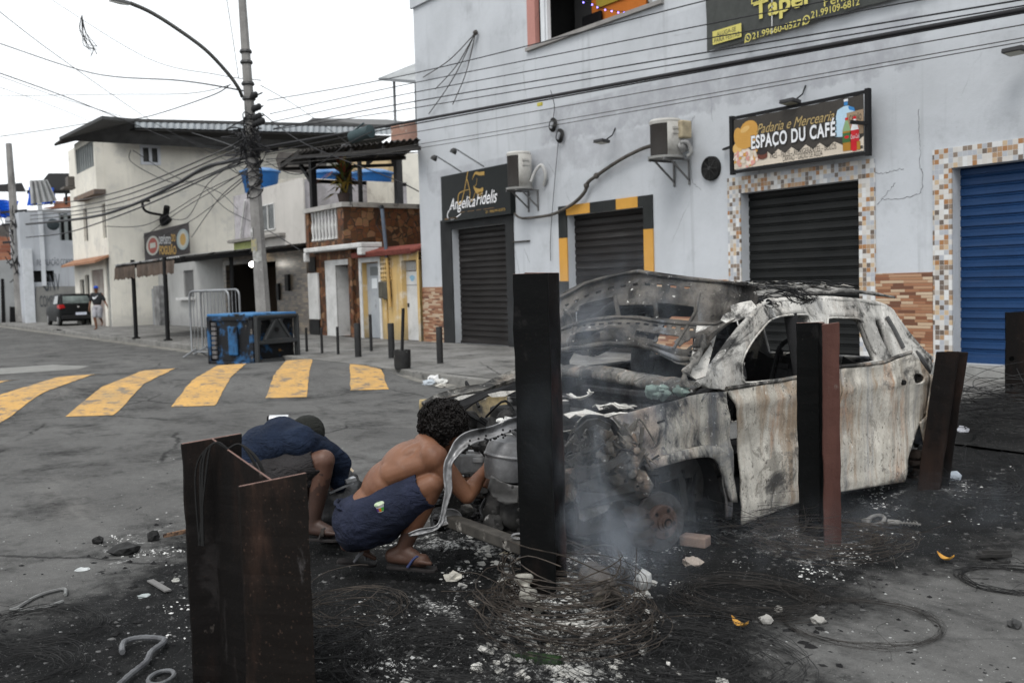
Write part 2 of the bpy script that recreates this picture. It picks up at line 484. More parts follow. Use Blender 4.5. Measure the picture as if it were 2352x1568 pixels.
def hump(x, y):
    return .2*sm(-13.2, -15.6, x)*sm(-20.2, -17.8, x)*sm(8.1, 7.7, y)
MOUNDS = [(-3.78, 2.75, .42, .10), (-3.62, 4.4, .5, .05), (-4.1, 6.2, .4, .05), (-3.6, 1.1, .4, .06), (-4.35, 2.15, .5, .05), (-5.0, 3.05, .5, .05), (-4.6, 3.6, .5, .05)]
def road_h(x, y):
    h = hump(x, y)
    if -10.5 < x < 0 and -3 < y < 9:
        s = soot_at(x, y)
        n = mnoise.fractal(V((x*2.2, y*2.2, 0)), 1, 2, 4)
        h += .004*n+.012*s*mnoise.fractal(V((x*7, y*7, 3)), 1, 2, 4)
        for mx_, my, r, a in MOUNDS:
            d = math.hypot(x-mx_, y-my)
            if d < r*1.6: h += a*exp(-(d/r)**2*2)*(1+.5*mnoise.noise(V((x*9, y*9, 1))))
    return h
def lin(a, b, st):
    n = max(1, int(round((b-a)/st))); return [a+(b-a)*i/n for i in range(n)]
def ground_mat(name, side=False):
    n = NT(name)
    at = n.n('ShaderNodeAttribute'); at.attribute_name = 'soot'; so_ = at.outputs['Fac']
    at = n.n('ShaderNodeAttribute'); at.attribute_name = 'ash'; as_ = at.outputs['Fac']
    if side:
        c = n.mix(n.step(n.noise(.9, 8, .6), .35, .65), (.20, .197, .19), (.135, .132, .125))
        j = n.n('ShaderNodeTexBrick'); n.l(n.map((.62, .62, .62), loc=(0, .3, 0)), j.inputs['Vector']); j.inputs['Scale'].default_value = 1; j.inputs['Mortar Size'].default_value = .006; j.inputs['Brick Width'].default_value = 1.2; j.inputs['Row Height'].default_value = .9
        c = n.mix(n.math('MULTIPLY', j.outputs['Fac'], .5), c, (.07, .07, .068))
    else:
        c = n.mix(n.step(n.noise(.45, 8, .6), .36, .66), (.112, .111, .108), (.084, .083, .081))
        c = n.mix(n.math('MULTIPLY', n.step(n.noise(.8, 7, .65, n.map((.35, 1.5, 1))), .55, .72), .55), c, (.155, .15, .143))
        c = n.mix(n.math('MULTIPLY', n.step(n.noise(1.4, 8, .7, n.map((.5, 2.2, 1), loc=(3, 1, 0))), .56, .70), .5), c, (.032, .032, .032))
    c = n.mix(.55, c, n.mix(n.noise(130, 3, .7), (.1, .1, .1), (.9, .9, .9)), 'OVERLAY')
    c = n.mix(.5, c, n.mix(n.noise(14, 9, .75), (.12, .12, .12), (.88, .88, .88)), 'OVERLAY')
    c = n.mix(n.math('MULTIPLY', n.step(n.noise(85, 2, .5, n.map((1, 1, 1), loc=(7, 3, 0))), .70, .74), .8), c, (.42, .43, .41))
    c = n.mix(n.math('MULTIPLY', n.step(n.noise(60, 2, .5), .69, .73), .7), c, (.03, .03, .03))
    v = n.voro(.42, 'DISTANCE_TO_EDGE', n.mix(.22, n.tc, n.noise(1.7, 6, .65, col=True)))
    m = n.math('MULTIPLY', n.math('SUBTRACT', 1., n.step(v, .001, .009)), n.step(n.noise(.33, 3), .46, .56))
    c = n.mix(n.math('MULTIPLY', m, .85), c, (.025, .025, .025))
    # soot
    wob = n.math('ADD', n.math('MULTIPLY_ADD', n.noise(1.3, 10, .72), 2.4, -1.2), n.math('MULTIPLY_ADD', n.noise(9, 8, .7), .9, -.45))
    sm_ = n.step(n.math('ADD', so_, wob), -.15, .7)
    sc = n.mix(n.step(n.noise(3, 9, .7), .36, .66), (.0026, .0029, .0033), (.0072, .0076, .008))
    sc = n.mix(n.math('MULTIPLY', n.step(n.noise(11, 7, .7), .57, .68), .75), sc, (.024, .024, .024))
    c = n.mix(n.math('MULTIPLY', sm_, .94), c, sc)
    # pale ash, thin and patchy
    an = n.math('ADD', n.noise(5, 10, .72), n.math('MULTIPLY_ADD', as_, .24, -.19))
    am = n.step(an, .49, .60)
    am = n.math('MULTIPLY', am, n.step(n.noise(44, 5, .7), .42, .6))
    am = n.math('MULTIPLY', am, n.step(as_, .02, .5))
    c = n.mix(n.math('MULTIPLY', am, .9), c, n.mix(n.noise(30, 4), (.22, .22, .22), (.62, .62, .6)))
    fl = n.math('MULTIPLY', n.step(n.noise(95, 3, .6, n.map((1, 1, 1), loc=(1, 9, 0))), .65, .70), n.step(n.math('MAXIMUM', as_, n.math('MULTIPLY', sm_, .5)), .1, .5))
    c = n.mix(n.math('MULTIPLY', fl, .45), c, (.4, .4, .39))
    n.bump(n.math('ADD', n.noise(28, 8, .7), n.math('MULTIPLY', n.noise(120, 4, .7), .6)), .6, .012)
    r = n.math('SUBTRACT', .88, n.math('MULTIPLY', sm_, .12))
    return n.done(c, r, spec=.04)
M_road = ground_mat('asphalt'); M_side = ground_mat('pavement_concrete', True)
def sheet(name, xs, ys, hf, mat, kind='structure'):
    me = bpy.data.meshes.new(name); nx = len(xs)
    vs = [(x, y, hf(x, y)) for y in ys for x in xs]
    fs = [(j*nx+i, j*nx+i+1, (j+1)*nx+i+1, (j+1)*nx+i) for j in range(len(ys)-1) for i in range(nx-1)]
    me.from_pydata(vs, [], fs); me.materials.append(mat)
    for nm, fn in (('soot', soot_at), ('ash', ash_at)):
        a = me.attributes.new(nm, 'FLOAT', 'POINT'); a.data.foreach_set('value', [fn(p[0], p[1]) for p in vs])
    me.shade_smooth()
    o = bpy.data.objects.new(name, me); COL.objects.link(o); o['kind'] = kind; return o
RXS = [-600, -300, -150, -100]+lin(-80, -20, 4)+lin(-20, -12.8, .2)+lin(-12.8, -9.4, .3)+lin(-9.4, -1, .05)+lin(-1, 8, 1)+[8, 30, 100, 400]
RYS = [-400, -100, -30]+lin(-20, -2, 2)+lin(-2, -.8, .3)+lin(-.8, 7.98, .05)+[7.98, 8.3, 30, 100, 600]
sheet('road', RXS, RYS, road_h, M_road)
KY = 8.0
SZ = .14
SXS = [-300, -120]+lin(-100, -12, 2.)+lin(-12, -2, .12)+[-2, 10, 60]
SYS = lin(KY+.16, 12.0, .12)+[12.0, 12.6]
sheet('sidewalk', SXS, SYS, lambda x, y: SZ-(SZ-.02)*sm(-7.6, -6.8, x)*sm(9.4, 8.1, y)+(.012*soot_at(x, y)*mnoise.noise(V((x*6, y*6, 0))) if x > -12 else 0), M_side)
M_kerb = surf('kerb_stone', (.20, .195, .185), (.12, .118, .11), scale=1.5, bump=.4, bscale=30, layers=(((.05, .05, .05), 2.5, .55, .7),))
km = MB()
x = -150.
while x < 5:
    L = rnd(.9, 1.15); dz = rnd(-.012, .012); dy = rnd(-.012, .012)
    if -46 < x < -44.6: dz = -.05
    if x > -7.2: break
    km.box(x, x+L-.008, KY+dy, KY+.16, -.05, SZ+.004+dz)
    x += L
km.build('kerb', M_kerb, bevel=.018)['kind'] = 'structure'
gm = MB(); gm.grid(lambda u, v: (-150+142.6*u, KY-.34+.33*v, .004+.003*v+hump(-150+142.6*u, KY-.34+.33*v)), 300, 2)
gm.build('gutter_strip', surf('gutter', (.2, .19, .17), (.13, .125, .11), scale=1.2, layers=(((.07, .07, .065), 3, .5, .65),)))['kind'] = 'structure'
M_yel = surf('road_paint_yellow', (.50, .295, .09), (.37, .23, .09), scale=1.6, bump=.4, bscale=40, layers=(((.11, .107, .104), 5, .50, .64, (1, 1, 1), .85), ((.11, .107, .10), 18, .58, .66), ((.28, .22, .13), 1.3, .5, .75, (1, 1, 1), .6)))
for k, (ys, xe) in enumerate(((6.42, -16.1), (5.1, -18.6), (3.78, -19.0), (2.46, -19.2), (1.1, -19.2), (-.2, -19.2))):
    mb = MB()
    def fn(u, v, ys=ys, xe=xe):
        x0 = -13.62-.35*0; x = x0+(xe-x0)*u; y = ys+.02*mnoise.noise(V((x*3, v*7, ys)))+.53*v-(x-x0)*.475
        y = min(y, 7.62)
        return (x+.22*v*(1-u), y, hump(x+.22*v*(1-u), y)+.007)
    mb.grid(fn, 40, 6); o = mb.build('road_stripe', M_yel, smooth=60); o['kind'] = 'structure'
# a pale worn patch of concrete across the road at far left
mb = MB(); a = [G(-30, 848), G(122, 838), G(205, 841), G(180, 848), G(-30, 862)]
mb.poly([p+V((0, 0, .006)) for p in a]); mb.build('road_patch', surf('patch', (.2, .2, .19), (.15, .15, .14)))['kind'] = 'structure'

# ============================================================ SHOP BUILDING
def wallo(mb, O, dx, L, z0, z1, ops, back, mi=0, rmi=None):
    # flat wall from O along unit dx, with rectangular openings (s0,s1,z0,z1) and reveals going back
    O = V(O); dx = V(dx); back = V(back)
    ss = sorted({0, L}|{q for o in ops for q in o[:2]}); zs = sorted({z0, z1}|{q for o in ops for q in o[2:4]})
    pt = lambda s, z: V((O.x+dx.x*s, O.y+dx.y*s, z))
    for i in range(len(ss)-1):
        for j in range(len(zs)-1):
            cs, cz = (ss[i]+ss[i+1])/2, (zs[j]+zs[j+1])/2
            if any(o[0] < cs < o[1] and o[2] < cz < o[3] for o in ops): continue
            mb.quad(pt(ss[i], zs[j]), pt(ss[i+1], zs[j]), pt(ss[i+1], zs[j+1]), pt(ss[i], zs[j+1]), mi)
    r = mi if rmi is None else rmi
    for s0, s1, a, b in [o[:4] for o in ops]:
        c = [pt(s0, a), pt(s1, a), pt(s1, b), pt(s0, b)]
        for i in range(4): mb.quad(c[i], c[(i+1) % 4], c[(i+1) % 4]+back, c[i]+back, r)
def shutter(mb, x0, x1, Y, z0, z1, pitch=.14, mi=0, dx=None):
    z = z0; pr = []
    while z < z1-.01:
        p = min(pitch, z1-z)
        pr += [(0, z), (.003, z+p*.30), (.0, z+p*.60), (.018, z+p*.68), (.006, z+p*.76), (.022, z+p*.86), (.018, z+p*.97)]
        z += p
    pr.append((0, z1))
    b = len(mb.v)
    for d, zz in pr:
        mb.v += [V((x0, Y+d, zz)), V((x1, Y+d, zz))]
    for i in range(len(pr)-1): mb.f.append([b+2*i, b+2*i+1, b+2*i+3, b+2*i+2]); mb.m.append(mi)
YF = 12.5
def fx(px, py): return F(px, py, YF).x
def fz(px, py): return F(px, py, YF).z
WX0, WX1 = -22.08, -1.0
AF = (fx(1042, 640), fx(1166, 640), SZ, fz(1100, 520))
YB = (fx(1305, 560), fx(1481, 560), SZ, fz(1400, 484))
M1 = (fx(1704, 560), fx(1975, 560), SZ, fz(1840, 428))
BL = (fx(2189, 560), -4.7, .30, fz(2190, 386))
BALC = (fx(1213, 110), -13.45, 6.45, 8.35)
M_shopw = wall_mat('shop_plaster', (.475, .497, .525), (.31, .322, .34), (.25, .26, .27), bands=(
    (-17.0, -8.3, 4.28, 5.05, (.30, .31, .335), .8), (-21.7, -12.6, 3.72, 4.28, (.33, .34, .365), .7), (-13.6, -7.4, 5.45, 6.1, (.36, .375, .40), .5)))
M_dark = flat('black_paint', (.013, .014, .0145), .55)
shop = thing('shop_building', 'long pale grey two storey shop building with rolling shutters and stained plaster', 'building', (-12, 12.5, 0))
mb = MB()
ops = [(o[0]-WX0, o[1]-WX0, o[2], o[3]) for o in (AF, YB, M1, BL, BALC)]
wallo(mb, (WX0, YF, 0), (1, 0, 0), WX1-WX0, 0, 8.75, ops, (0, .28, 0))
mb.box(WX0, WX0+.02, YF+.02, 22, 0, 8.75); mb.box(WX1-.02, WX1, YF+.02, 22, 0, 8.75)
mb.box(WX0, WX1, 21.9, 22, 0, 8.75); mb.box(WX0+.03, BALC[0]-.6, YF+.3, 21.8, 8.5, 8.7); mb.box(BALC[1]+.1, WX1-.03, YF+.3, 21.8, 8.5, 8.7)
mb.box(BALC[0]-.6, BALC[1]+.1, YF+.3, 21.8, 8.36, 8.6)
mb.box(WX0-.06, WX0+2.4, YF-.06, YF-.003, 8.4, 8.78)
mb.build('wall', M_shopw, shop)
# balcony room
mb = MB(); x0, x1 = BALC[0], BALC[1]
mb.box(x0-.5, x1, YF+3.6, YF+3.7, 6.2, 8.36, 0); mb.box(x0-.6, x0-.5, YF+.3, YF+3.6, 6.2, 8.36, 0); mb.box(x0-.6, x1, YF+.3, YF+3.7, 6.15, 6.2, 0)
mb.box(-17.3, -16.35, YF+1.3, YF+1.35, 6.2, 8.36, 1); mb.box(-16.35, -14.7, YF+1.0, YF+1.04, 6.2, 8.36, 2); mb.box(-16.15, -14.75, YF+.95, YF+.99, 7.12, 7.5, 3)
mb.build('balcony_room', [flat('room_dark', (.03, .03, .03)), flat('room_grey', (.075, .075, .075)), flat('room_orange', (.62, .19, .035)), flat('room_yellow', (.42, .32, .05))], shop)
mb = MB(); mb.box(x0, x0+.28, YF-.012, YF+.1, 6.45, 8.35); mb.build('door_jamb', flat('terracotta_paint', (.42, .21, .18)), shop)
mb = MB(); mb.box(x0+.42, x0+.55, YF+.03, YF+.16, 6.45, 8.36); mb.box(x0+.57, x0+.62, YF+.05, YF+.14, 6.45, 8.36)
mb.build('window_frame', flat('white_metal', (.62, .64, .66), .4), shop)
mb = MB(); mb.box(x0-.02, x1+.3, YF-.07, YF+.3, 6.37, 6.445); mb.build('sill', surf('sill_conc', (.26, .25, .24)), shop)
mb = MB()                                            # terracotta brick plinth panels
for a, b, z in ((WX0+.004, AF[0]-.42, 1.5), (YB[1]+.27, M1[0]-.29, 1.5), (M1[1]+.27, BL[0]-.29, 1.53)): mb.box(a, b, YF-.02, YF-.003, SZ, z)
M_brickt = tile_mat('wood_strip_tiles', (.23, .042), [(.30, .14, .075), (.21, .085, .042), (.47, .35, .24), (.33, .175, .095), (.135, .055, .03), (.50, .39, .28), (.26, .11, .055), (.38, .225, .135)], row_off=True, gw=.10, grout=(.12, .07, .04))
mb.each('plinth', M_brickt, shop)
mb = MB(); mb.grid(lambda u, v: (L3(AF[1]+.30, YB[0]-.27, u), YF-.012, SZ+(1.42+.05*mnoise.noise(V((u*9, 0, 0)))+.03*mnoise.noise(V((u*30, 5, 0))))*v), 60, 3)
mb.build('painted_dado', surf('dado_black', (.03, .031, .034), (.05, .05, .054), layers=(((.2, .2, .2), 5, .66, .72),)), shop)
# shutters
def shut_part(op, pitch, mat, nm='shutter'):
    mb = MB(); shutter(mb, op[0]-.02, op[1]+.02, YF+.17, op[2]+.06, op[3]+.02, pitch); mb.box(op[0], op[1], YF+.14, YF+.2, op[2], op[2]+.06)
    return mb.build(nm, mat, shop)
M_shutk = surf('shutter_black', (.0085, .0092, .0095), (.015, .016, .016), scale=1.2, rough=.5, bump=.05, layers=(((.05, .05, .05), 3, .6, .75, (.15, 1, 4), .5),))
M_shutk2 = surf('shutter_black_brown', (.012, .0105, .010), (.021, .019, .0185), scale=1.2, rough=.5, bump=.05, layers=(((.09, .085, .083), 3, .58, .75, (.15, 1, 4), .5),))
M_shutb = surf('shutter_blue', (.0145, .046, .125), (.0115, .036, .098), scale=1., rough=.45, bump=.05, layers=(((.06, .08, .13), 2, .55, .75, (.2, 1, 3), .5), ((.5, .52, .55), 9, .76, .8)))
shut_part(AF, .135, M_shutk2); shut_part(YB, .145, M_shutk2); shut_part(M1, .146, M_shutk); shut_part(BL, .136, M_shutb)
# frames round the shutters
def frame_rect(mb, op, wl, wr, wt, Y0, Y1, mi=0):
    mb.box(op[0]-wl, op[0]-.002, Y0, Y1, op[2], op[3]+wt, mi); mb.box(op[1]+.002, op[1]+wr, Y0, Y1, op[2], op[3]+wt, mi)
    mb.box(op[0]-.001, op[1]+.001, Y0, Y1, op[3]+.002, op[3]+wt, mi)
mb = MB(); frame_rect(mb, AF, .5, .3, .24, YF-.03, YF-.004)
mb.build('door_frame', surf('frame_black', (.020, .021, .022), (.03, .031, .032), layers=(((.3, .28, .26), 3, .72, .76),)), shop)
mb = MB(); wl, wr = YB[0]-fx(1277, 560), fx(1499, 560)-YB[1]; wt = fz(1276, 473)-fz(1303, 487)
mb = MB(); Y0, Y1 = YF-.03, YF-.004
ztop = YB[3]+.2; zl = [(SZ, 0), (fz(1283, 648), 0), (fz(1283, 545), 1), (ztop, 0)]
for q in (0, 1):
    xa, xb = (YB[0]-.27, YB[0]-.002) if q == 0 else (YB[1]+.002, YB[1]+.25)
    zs = [SZ, 1.55, fz(1281, 548) if q == 0 else fz(1490, 526), ztop]
    for i in range(3): mb.box(xa, xb, Y0, Y1, zs[i]+.001, zs[i+1]-.001, 1 if i == 1 else 0)
xs = [YB[0]-.001, fx(1301, 478), fx(1357, 475), fx(1417, 460), fx(1467, 455), YB[1]+.001]
for i in range(5): mb.box(xs[i]+.001, xs[i+1]-.001, Y0, Y1, YB[3]+.002, ztop, 1 if i in (1, 3) else 0)
mb.build('door_frame', [surf('frame_black2', (.018, .02, .02), (.027, .029, .029)), surf('frame_yellow', (.55, .29, .06), (.48, .25, .05), bump=.3)], shop)
M_mos = tile_mat('mosaic_tiles', (.0675, .0675), [(.62, .63, .63), (.45, .43, .40), (.36, .23, .13), (.13, .10, .08), (.40, .42, .45), (.50, .38, .25), (.33, .16, .06), (.55, .53, .50), (.22, .17, .13), (.58, .57, .55), (.38, .40, .44)], grout=(.5, .5, .49), gw=.05)
for op in (M1, BL):
    mb = MB(); frame_rect(mb, op, .28, .27, .27, YF-.025, YF-.003); mb.build('mosaic_frame', M_mos, shop)
mb = MB(); mb.box(BL[0]-.3, BL[1]+.3, YF-.28, YF-.03, SZ-.02, .30); mb.build('doorstep', surf('step_conc', (.25, .25, .24), (.17, .17, .165)), shop, bevel=.01)
# water stains and old nails are in the plaster; a few real scars:
mb = MB(); mb.tube([F(1178, 556, 12.47), F(1216, 553, 12.47)], .018, 6); mb.build('iron_stub', flat('rusty_bar', (.05, .045, .04)), shop)

mb = MB(); random.seed(77)                          # cracks opened in the render
for pl in ([(2110, 250), (2112, 306), (2114, 337), (2113, 384), (2118, 396), (2114, 441), (2069, 455), (2024, 458)], [(2009, 396), (2028, 398), (2050, 392), (2075, 387)], [(1595, 267), (1588, 283), (1587, 308), (1590, 328), (1587, 360), (1589, 412), (1598, 425), (1610, 436)], [(2014, 470), (2040, 440), (2055, 420)], [(1240, 20), (1225, 60), (1232, 90)], [(1030, 130), (1040, 165), (1036, 190)], [(1183, 575), (1190, 610), (1196, 640)], [(1204, 572), (1212, 590), (1216, 602)]):
    q = cr([F(x, y, YF-.001) for x, y in pl], 7); q = [p+V((rnd(-.012, .012), 0, rnd(-.012, .012))) for p in q]; mb.tube(q, [rnd(.0015, .0045) for _ in q], 4)
mb.each('crack', flat('crack_dark', (.10, .10, .10)), shop)
# ---------------- things on the shop front
def sign_face(mb, c0, xd, zd): pass
Ys = 12.36
# salon sign
t = thing('shop_sign', 'black salon sign board with a gold monogram and white script above the leftmost shutter', 'sign', F(1090, 510, Ys))
xl, xr = F(1014, 460, Ys).x, F(1172, 450, Ys).x; zb, zt = F(1018, 511, Ys).z, F(1014, 406, Ys).z
mb = MB(); mb.box(xl, xr, Ys, YF-.005, zb, zt, 0)
ud = V((0, 0, 1)); xd = V((1, 0, 0)); W = xr-xl; H = zt-zb
def sp(u, v, d=.006): return V((xl+W*u, Ys-d, zb+H*v))
def stroke(mb, pts, wd, mi, d=.006, cl=False):       # flat pen stroke with varying width
    q = cr([(*p[:2], 0) for p in pts], 7); ws = cr([((p[2] if len(p) > 2 else wd), 0, 0) for p in pts], 7)
    L = []; R_ = []
    for i, p in enumerate(q):
        tt = q[min(i+1, len(q)-1)]-q[max(i-1, 0)]; tt.normalize(); nn = V((-tt.y, tt.x, 0))*ws[i].x*.5
        L.append(p+nn); R_.append(p-nn)
    b = len(mb.v)
    for a, c in zip(L, R_): mb.v += [V((xl+a.x, Ys-d, zb+a.y)), V((xl+c.x, Ys-d, zb+c.y))]
    for i in range(len(L)-1): mb.f.append([b+2*i, b+2*i+1, b+2*i+3, b+2*i+2]); mb.m.append(mi)
k = W
mono = [(.46*k, .60*k), (.455*k, .60*k)]
stroke(mb, [(.40*k, .335*k, .028), (.445*k, .215*k, .026), (.44*k, .16*k, .03), (.475*k, .14*k, .03), (.525*k, .205*k, .01)], .03, 1)
stroke(mb, [(.425*k, .375*k, .035), (.37*k, .245*k, .028), (.315*k, .145*k, .03), (.265*k, .135*k, .035), (.275*k, .205*k, .03), (.335*k, .225*k, .02), (.445*k, .232*k, .012)], .03, 1, .0065)
stroke(mb, [(.485*k, .305*k, .012), (.53*k, .348*k, .05), (.59*k, .338*k, .075), (.66*k, .335*k, .085)], .05, 1)
stroke(mb, [(.555*k, .31*k, .01), (.54*k, .262*k, .016), (.50*k, .247*k, .012)], .02, 1)
stroke(mb, [(.50*k, .25*k, .02), (.54*k, .215*k, .10), (.60*k, .20*k, .13), (.635*k, .225*k, .06)], .1, 1)
for e in range(9):
    u = .53+.011*e; stroke(mb, [(u*k, .2*k, .012), ((u+.018)*k, (.148+.004*abs(e-5))*k, .004)], .01, 1, .007)
letter(mb, 'Angelica', sp(.12, .25), xd, ud, .26, 2, width=.40*W, shear=.42, bold=.008)
letter(mb, 'Fidelis', sp(.53, .27), xd, ud, .29, 2, width=.30*W, shear=.42, bold=.008)
stroke(mb, [(.30*k, .05*k, .02), (.19*k, .02*k+.0, .03), (.10*k, .03*k, .03), (.10*k, .075*k, .03), (.16*k, .105*k, .02)], .025, 2)
for q, (a, b_) in enumerate(((.28, .36), (.40, .50), (.53, .60), (.63, .78))): mb.quad(sp(a, .155), sp(b_, .158), sp(b_, .175), sp(a, .172), 3)
letter(mb, '21 98699-8373', sp(.66, .075), xd, ud, .058, 1, width=.27*W)
mb.quad(sp(.045, .045), sp(.24, .045), sp(.24, .08), sp(.045, .08), 3)
mb.build('sign_board', [flat('sign_black', (.012, .014, .014), .35), flat('sign_gold', (.42, .27, .08), .4, .2), flat('sign_white', (.78, .78, .8), .5), flat('sign_dim_gold', (.14, .09, .05), .5)], t)
for q, (bx, by, ex, ey) in enumerate(((1060, 395, 1000, 357), (1112, 383, 1045, 341))):
    a = F(bx, by, 12.4); c = F(ex, ey, 11.75)
    lt = thing('sign_lamp', ['thin steel arm lamp over the salon sign, the one further from the corner air conditioner', 'thin steel arm lamp over the salon sign, the one nearer the air conditioner'][q], 'lamp', a, 'arm lamps over the salon sign')
    mb = MB(); mb.cyl(a, c, .018, n=8); mb.build('arm', flat('galv', (.3, .31, .32), .45, .6), lt)
    mb = MB(); mb.lathe([(.03, 0), (.075, .05), (.08, .12)], c, V((-.35, -.3, -.8)), 14); mb.build('lamp_head', flat('lamp_dark', (.06, .06, .06), .4, .5), lt)

# bakery sign
Yb = 12.28
bl_, br_, tl, tr = F(1684, 396, Yb), F(1991, 349, Yb), F(1681, 273, Yb), F(1994, 212, Yb)
xl, xr, zb, zt = tl.x, tr.x, bl_.z, tl.z; W = xr-xl; H = zt-zb; Ys = Yb
t = thing('shop_sign', 'dark bakery and grocery banner in a black frame with bread, bottles and white lettering', 'sign', ((xl+xr)/2, Yb, zb))
mb = MB()
for a in ((xl-.03, xl+.035, zb-.04, zt+.04), (xr-.035, xr+.03, zb-.04, zt+.04)): mb.box(a[0], a[1], Yb-.035, Yb+.035, a[2], a[3])
mb.box(xl+.035, xr-.035, Yb-.03, Yb+.03, zt-.022, zt+.022); mb.box(xl+.035, xr-.035, Yb-.03, Yb+.03, zb-.022, zb+.022)
mb.bar((xl-.35, 12.45, zb+.42), (xl, Yb, zb+.42), .05, .03); mb.bar((xr-.15, Yb-.2, zt-.42), (xr, Yb, zt-.45), .05, .05)
mb.bar((xl+.3, Yb, zt), (xl+.3, YF, zt), .03, .03); mb.bar((xr-.3, Yb, zt), (xr-.3, YF, zt), .03, .03)
mb.build('frame', flat('frame_iron', (.013, .013, .014), .5), t)
mb = MB()
def sp(u, v, d=.004): return V((xl+.06+(W-.12)*u, Yb-.022-d, zb+.03+(H-.06)*v))
w2 = W-.12; h2 = H-.06
def wav(u): return .012*abs(sin(u*pi*7))
mb.grid(lambda u, v: sp(u, v+(wav(u)*(2*v-1)*-.9), .0), 42, 6, 0)
zz = [(0, 0), (1, 0), (1, .27), (.955, .19), (.88, .13), (.795, .25), (.745, .155), (.69, .27), (.64, .17), (.585, .28), (.53, .17), (.475, .275), (.425, .18), (.37, .28), (.32, .18), (.27, .29), (.2, .22), (.12, .40), (0, .42)]
v2, f2 = fill2d(zz); mb.add([sp(a, max(.012, b), .003) for a, b in v2], f2, 1)
def blob(cx_, cy_, rx, ry, mi, d, rot=0, seed=0, n=18, rag=.0):
    pts = []
    for q in range(n):
        an = 2*pi*q/n; rr = 1+rag*mnoise.noise(V((cos(an)*2+seed, sin(an)*2, seed)))
        x = rx*cos(an)*rr; y = ry*sin(an)*rr
        pts.append(sp(cx_+(x*cos(rot)-y*sin(rot))/w2, cy_+(x*sin(rot)+y*cos(rot))/h2, d))
    mb.poly(pts, mi)
for (a, b, rx, ry, ro, mi) in ((.03, .42, .1, .09, 0, 3), (.13, .74, .19, .15, .2, 2), (.045, .62, .1, .17, .25, 2), (.135, .53, .2, .09, .45, 2), (.10, .77, .10, .045, .3, 3), (.045, .68, .045, .08, .25, 3), (.14, .56, .12, .035, .45, 3)): blob(a, b, rx, ry, mi, .005+.0006*len(mb.f) % .004, ro)
mb.quad(sp(0, .38, .0055), sp(.16, .40, .0055), sp(.155, .46, .0055), sp(0, .45, .0055), 4)
random.seed(3)
for q in range(46): blob(rnd(.01, .20), rnd(.05, .36), rnd(.02, .055), rnd(.015, .04), random.choice((5, 5, 6, 1, 2)), .008+q*.0001, rnd(0, 3), q, 9, .6)
blob(.245, .27, .10, .045, 7, .014); blob(.245, .19, .10, .05, 8, .0135); mb.quad(sp(.205, .19, .0136), sp(.285, .19, .0136), sp(.285, .27, .0136), sp(.205, .27, .0136), 8)
# bottle, sack, soft drinks
def px2(u, v, d): return sp(u, v, d)
mb.quad(sp(.865, .93, .005), sp(.895, .93, .005), sp(.895, 1.0-.03, .005), sp(.865, 1.0-.03, .005), 9); mb.quad(sp(.867, .86, .005), sp(.893, .86, .005), sp(.893, .925, .005), sp(.867, .925, .005), 10)
mb.poly([sp(a, b, .005) for a, b in ((.80, .33), (.86, .31), (.92, .33), (.945, .70), (.93, .80), (.895, .85), (.865, .85), (.82, .80), (.81, .70))], 11)
mb.poly([sp(a, b, .0056) for a, b in ((.90, .78), (.945, .72), (.935, .80), (.895, .845))], 10)
mb.poly([sp(a, b, .006) for a, b in ((.885, .30), (1., .32), (1., .74), (.885, .72))], 12)
letter(mb, 'CARVÃO', sp(.905, .56, .007), xd, ud, .085, 13, width=.20, bold=.01)
for (a, c1, c2, c3) in ((.885, 14, 15, 16), (.94, 17, 9, 18)):
    mb.poly([sp(a+p, q, .008) for p, q in ((-.028, .05), (.028, .05), (.03, .42), (.008, .60), (-.008, .60), (-.03, .42))], c1)
    mb.poly([sp(a+p, q, .009) for p, q in ((-.029, .40), (.029, .40), (.008, .59), (-.008, .59))], c2)
    mb.quad(sp(a-.012, .60, .009), sp(a+.012, .60, .009), sp(a+.01, .64, .009), sp(a-.01, .64, .009), 17)
    mb.quad(sp(a-.0295, .20, .0095), sp(a+.0295, .20, .0095), sp(a+.0298, .37, .0095), sp(a-.0298, .37, .0095), c3)
blob(.885, .295, .04, .022, 17, .0105)
letter(mb, 'Coca-Cola', sp(.911, .25, .0105), xd, ud, .06, 9, width=.15, shear=.3)
mb.quad(sp(.925, .03, .011), sp(.952, .03, .011), sp(.952, .19, .011), sp(.925, .19, .011), 17); mb.quad(sp(.955, .04, .011), sp(.978, .04, .011), sp(.978, .19, .011), sp(.955, .19, .011), 14)
mb.quad(sp(.972, .055, .009), sp(.995, .055, .009), sp(.995, .105, .009), sp(.972, .105, .009), 0)
letter(mb, 'Padaria e Mercearia', sp(.20, .635, .012), xd, ud, .15, 19, width=.60*w2, shear=.45, bold=.0)
letter(mb, 'ESPAÇO DU CAFÉ', sp(.149, .355, .0125), xd, ud, .205, 13, width=.665*w2, bold=.05, space=1.12)
letter(mb, 'ESPAÇO DU CAFÉ', sp(.152, .365, .014), xd, ud, .195, 9, width=.655*w2, bold=.03, space=1.12)
letter(mb, 'PÃES – FRIOS – REFRIGERANTES – BOLOS', sp(.305, .115, .006), xd, ud, .085, 13, width=.505*w2, bold=.0)
letter(mb, 'CARVÃO – GALÃO DE ÁGUA', sp(.405, .03, .006), xd, ud, .08, 13, width=.305*w2, bold=.0)
pal = [(.055, .05, .045), (.60, .53, .44), (.55, .30, .075), (.66, .42, .15), (.36, .24, .12), (.60, .30, .26), (.72, .62, .55), (.035, .03, .03), (.14, .05, .035), (.75, .76, .78), (.05, .22, .50), (.45, .62, .75), (.33, .24, .16), (.03, .028, .026), (.38, .19, .03), (.25, .38, .2), (.06, .14, .05), (.55, .02, .03), (.6, .03, .04), (.47, .35, .16)]
mb.build('sign_board', [flat('print_%d' % i, c, .5) for i, c in enumerate(pal)], t)
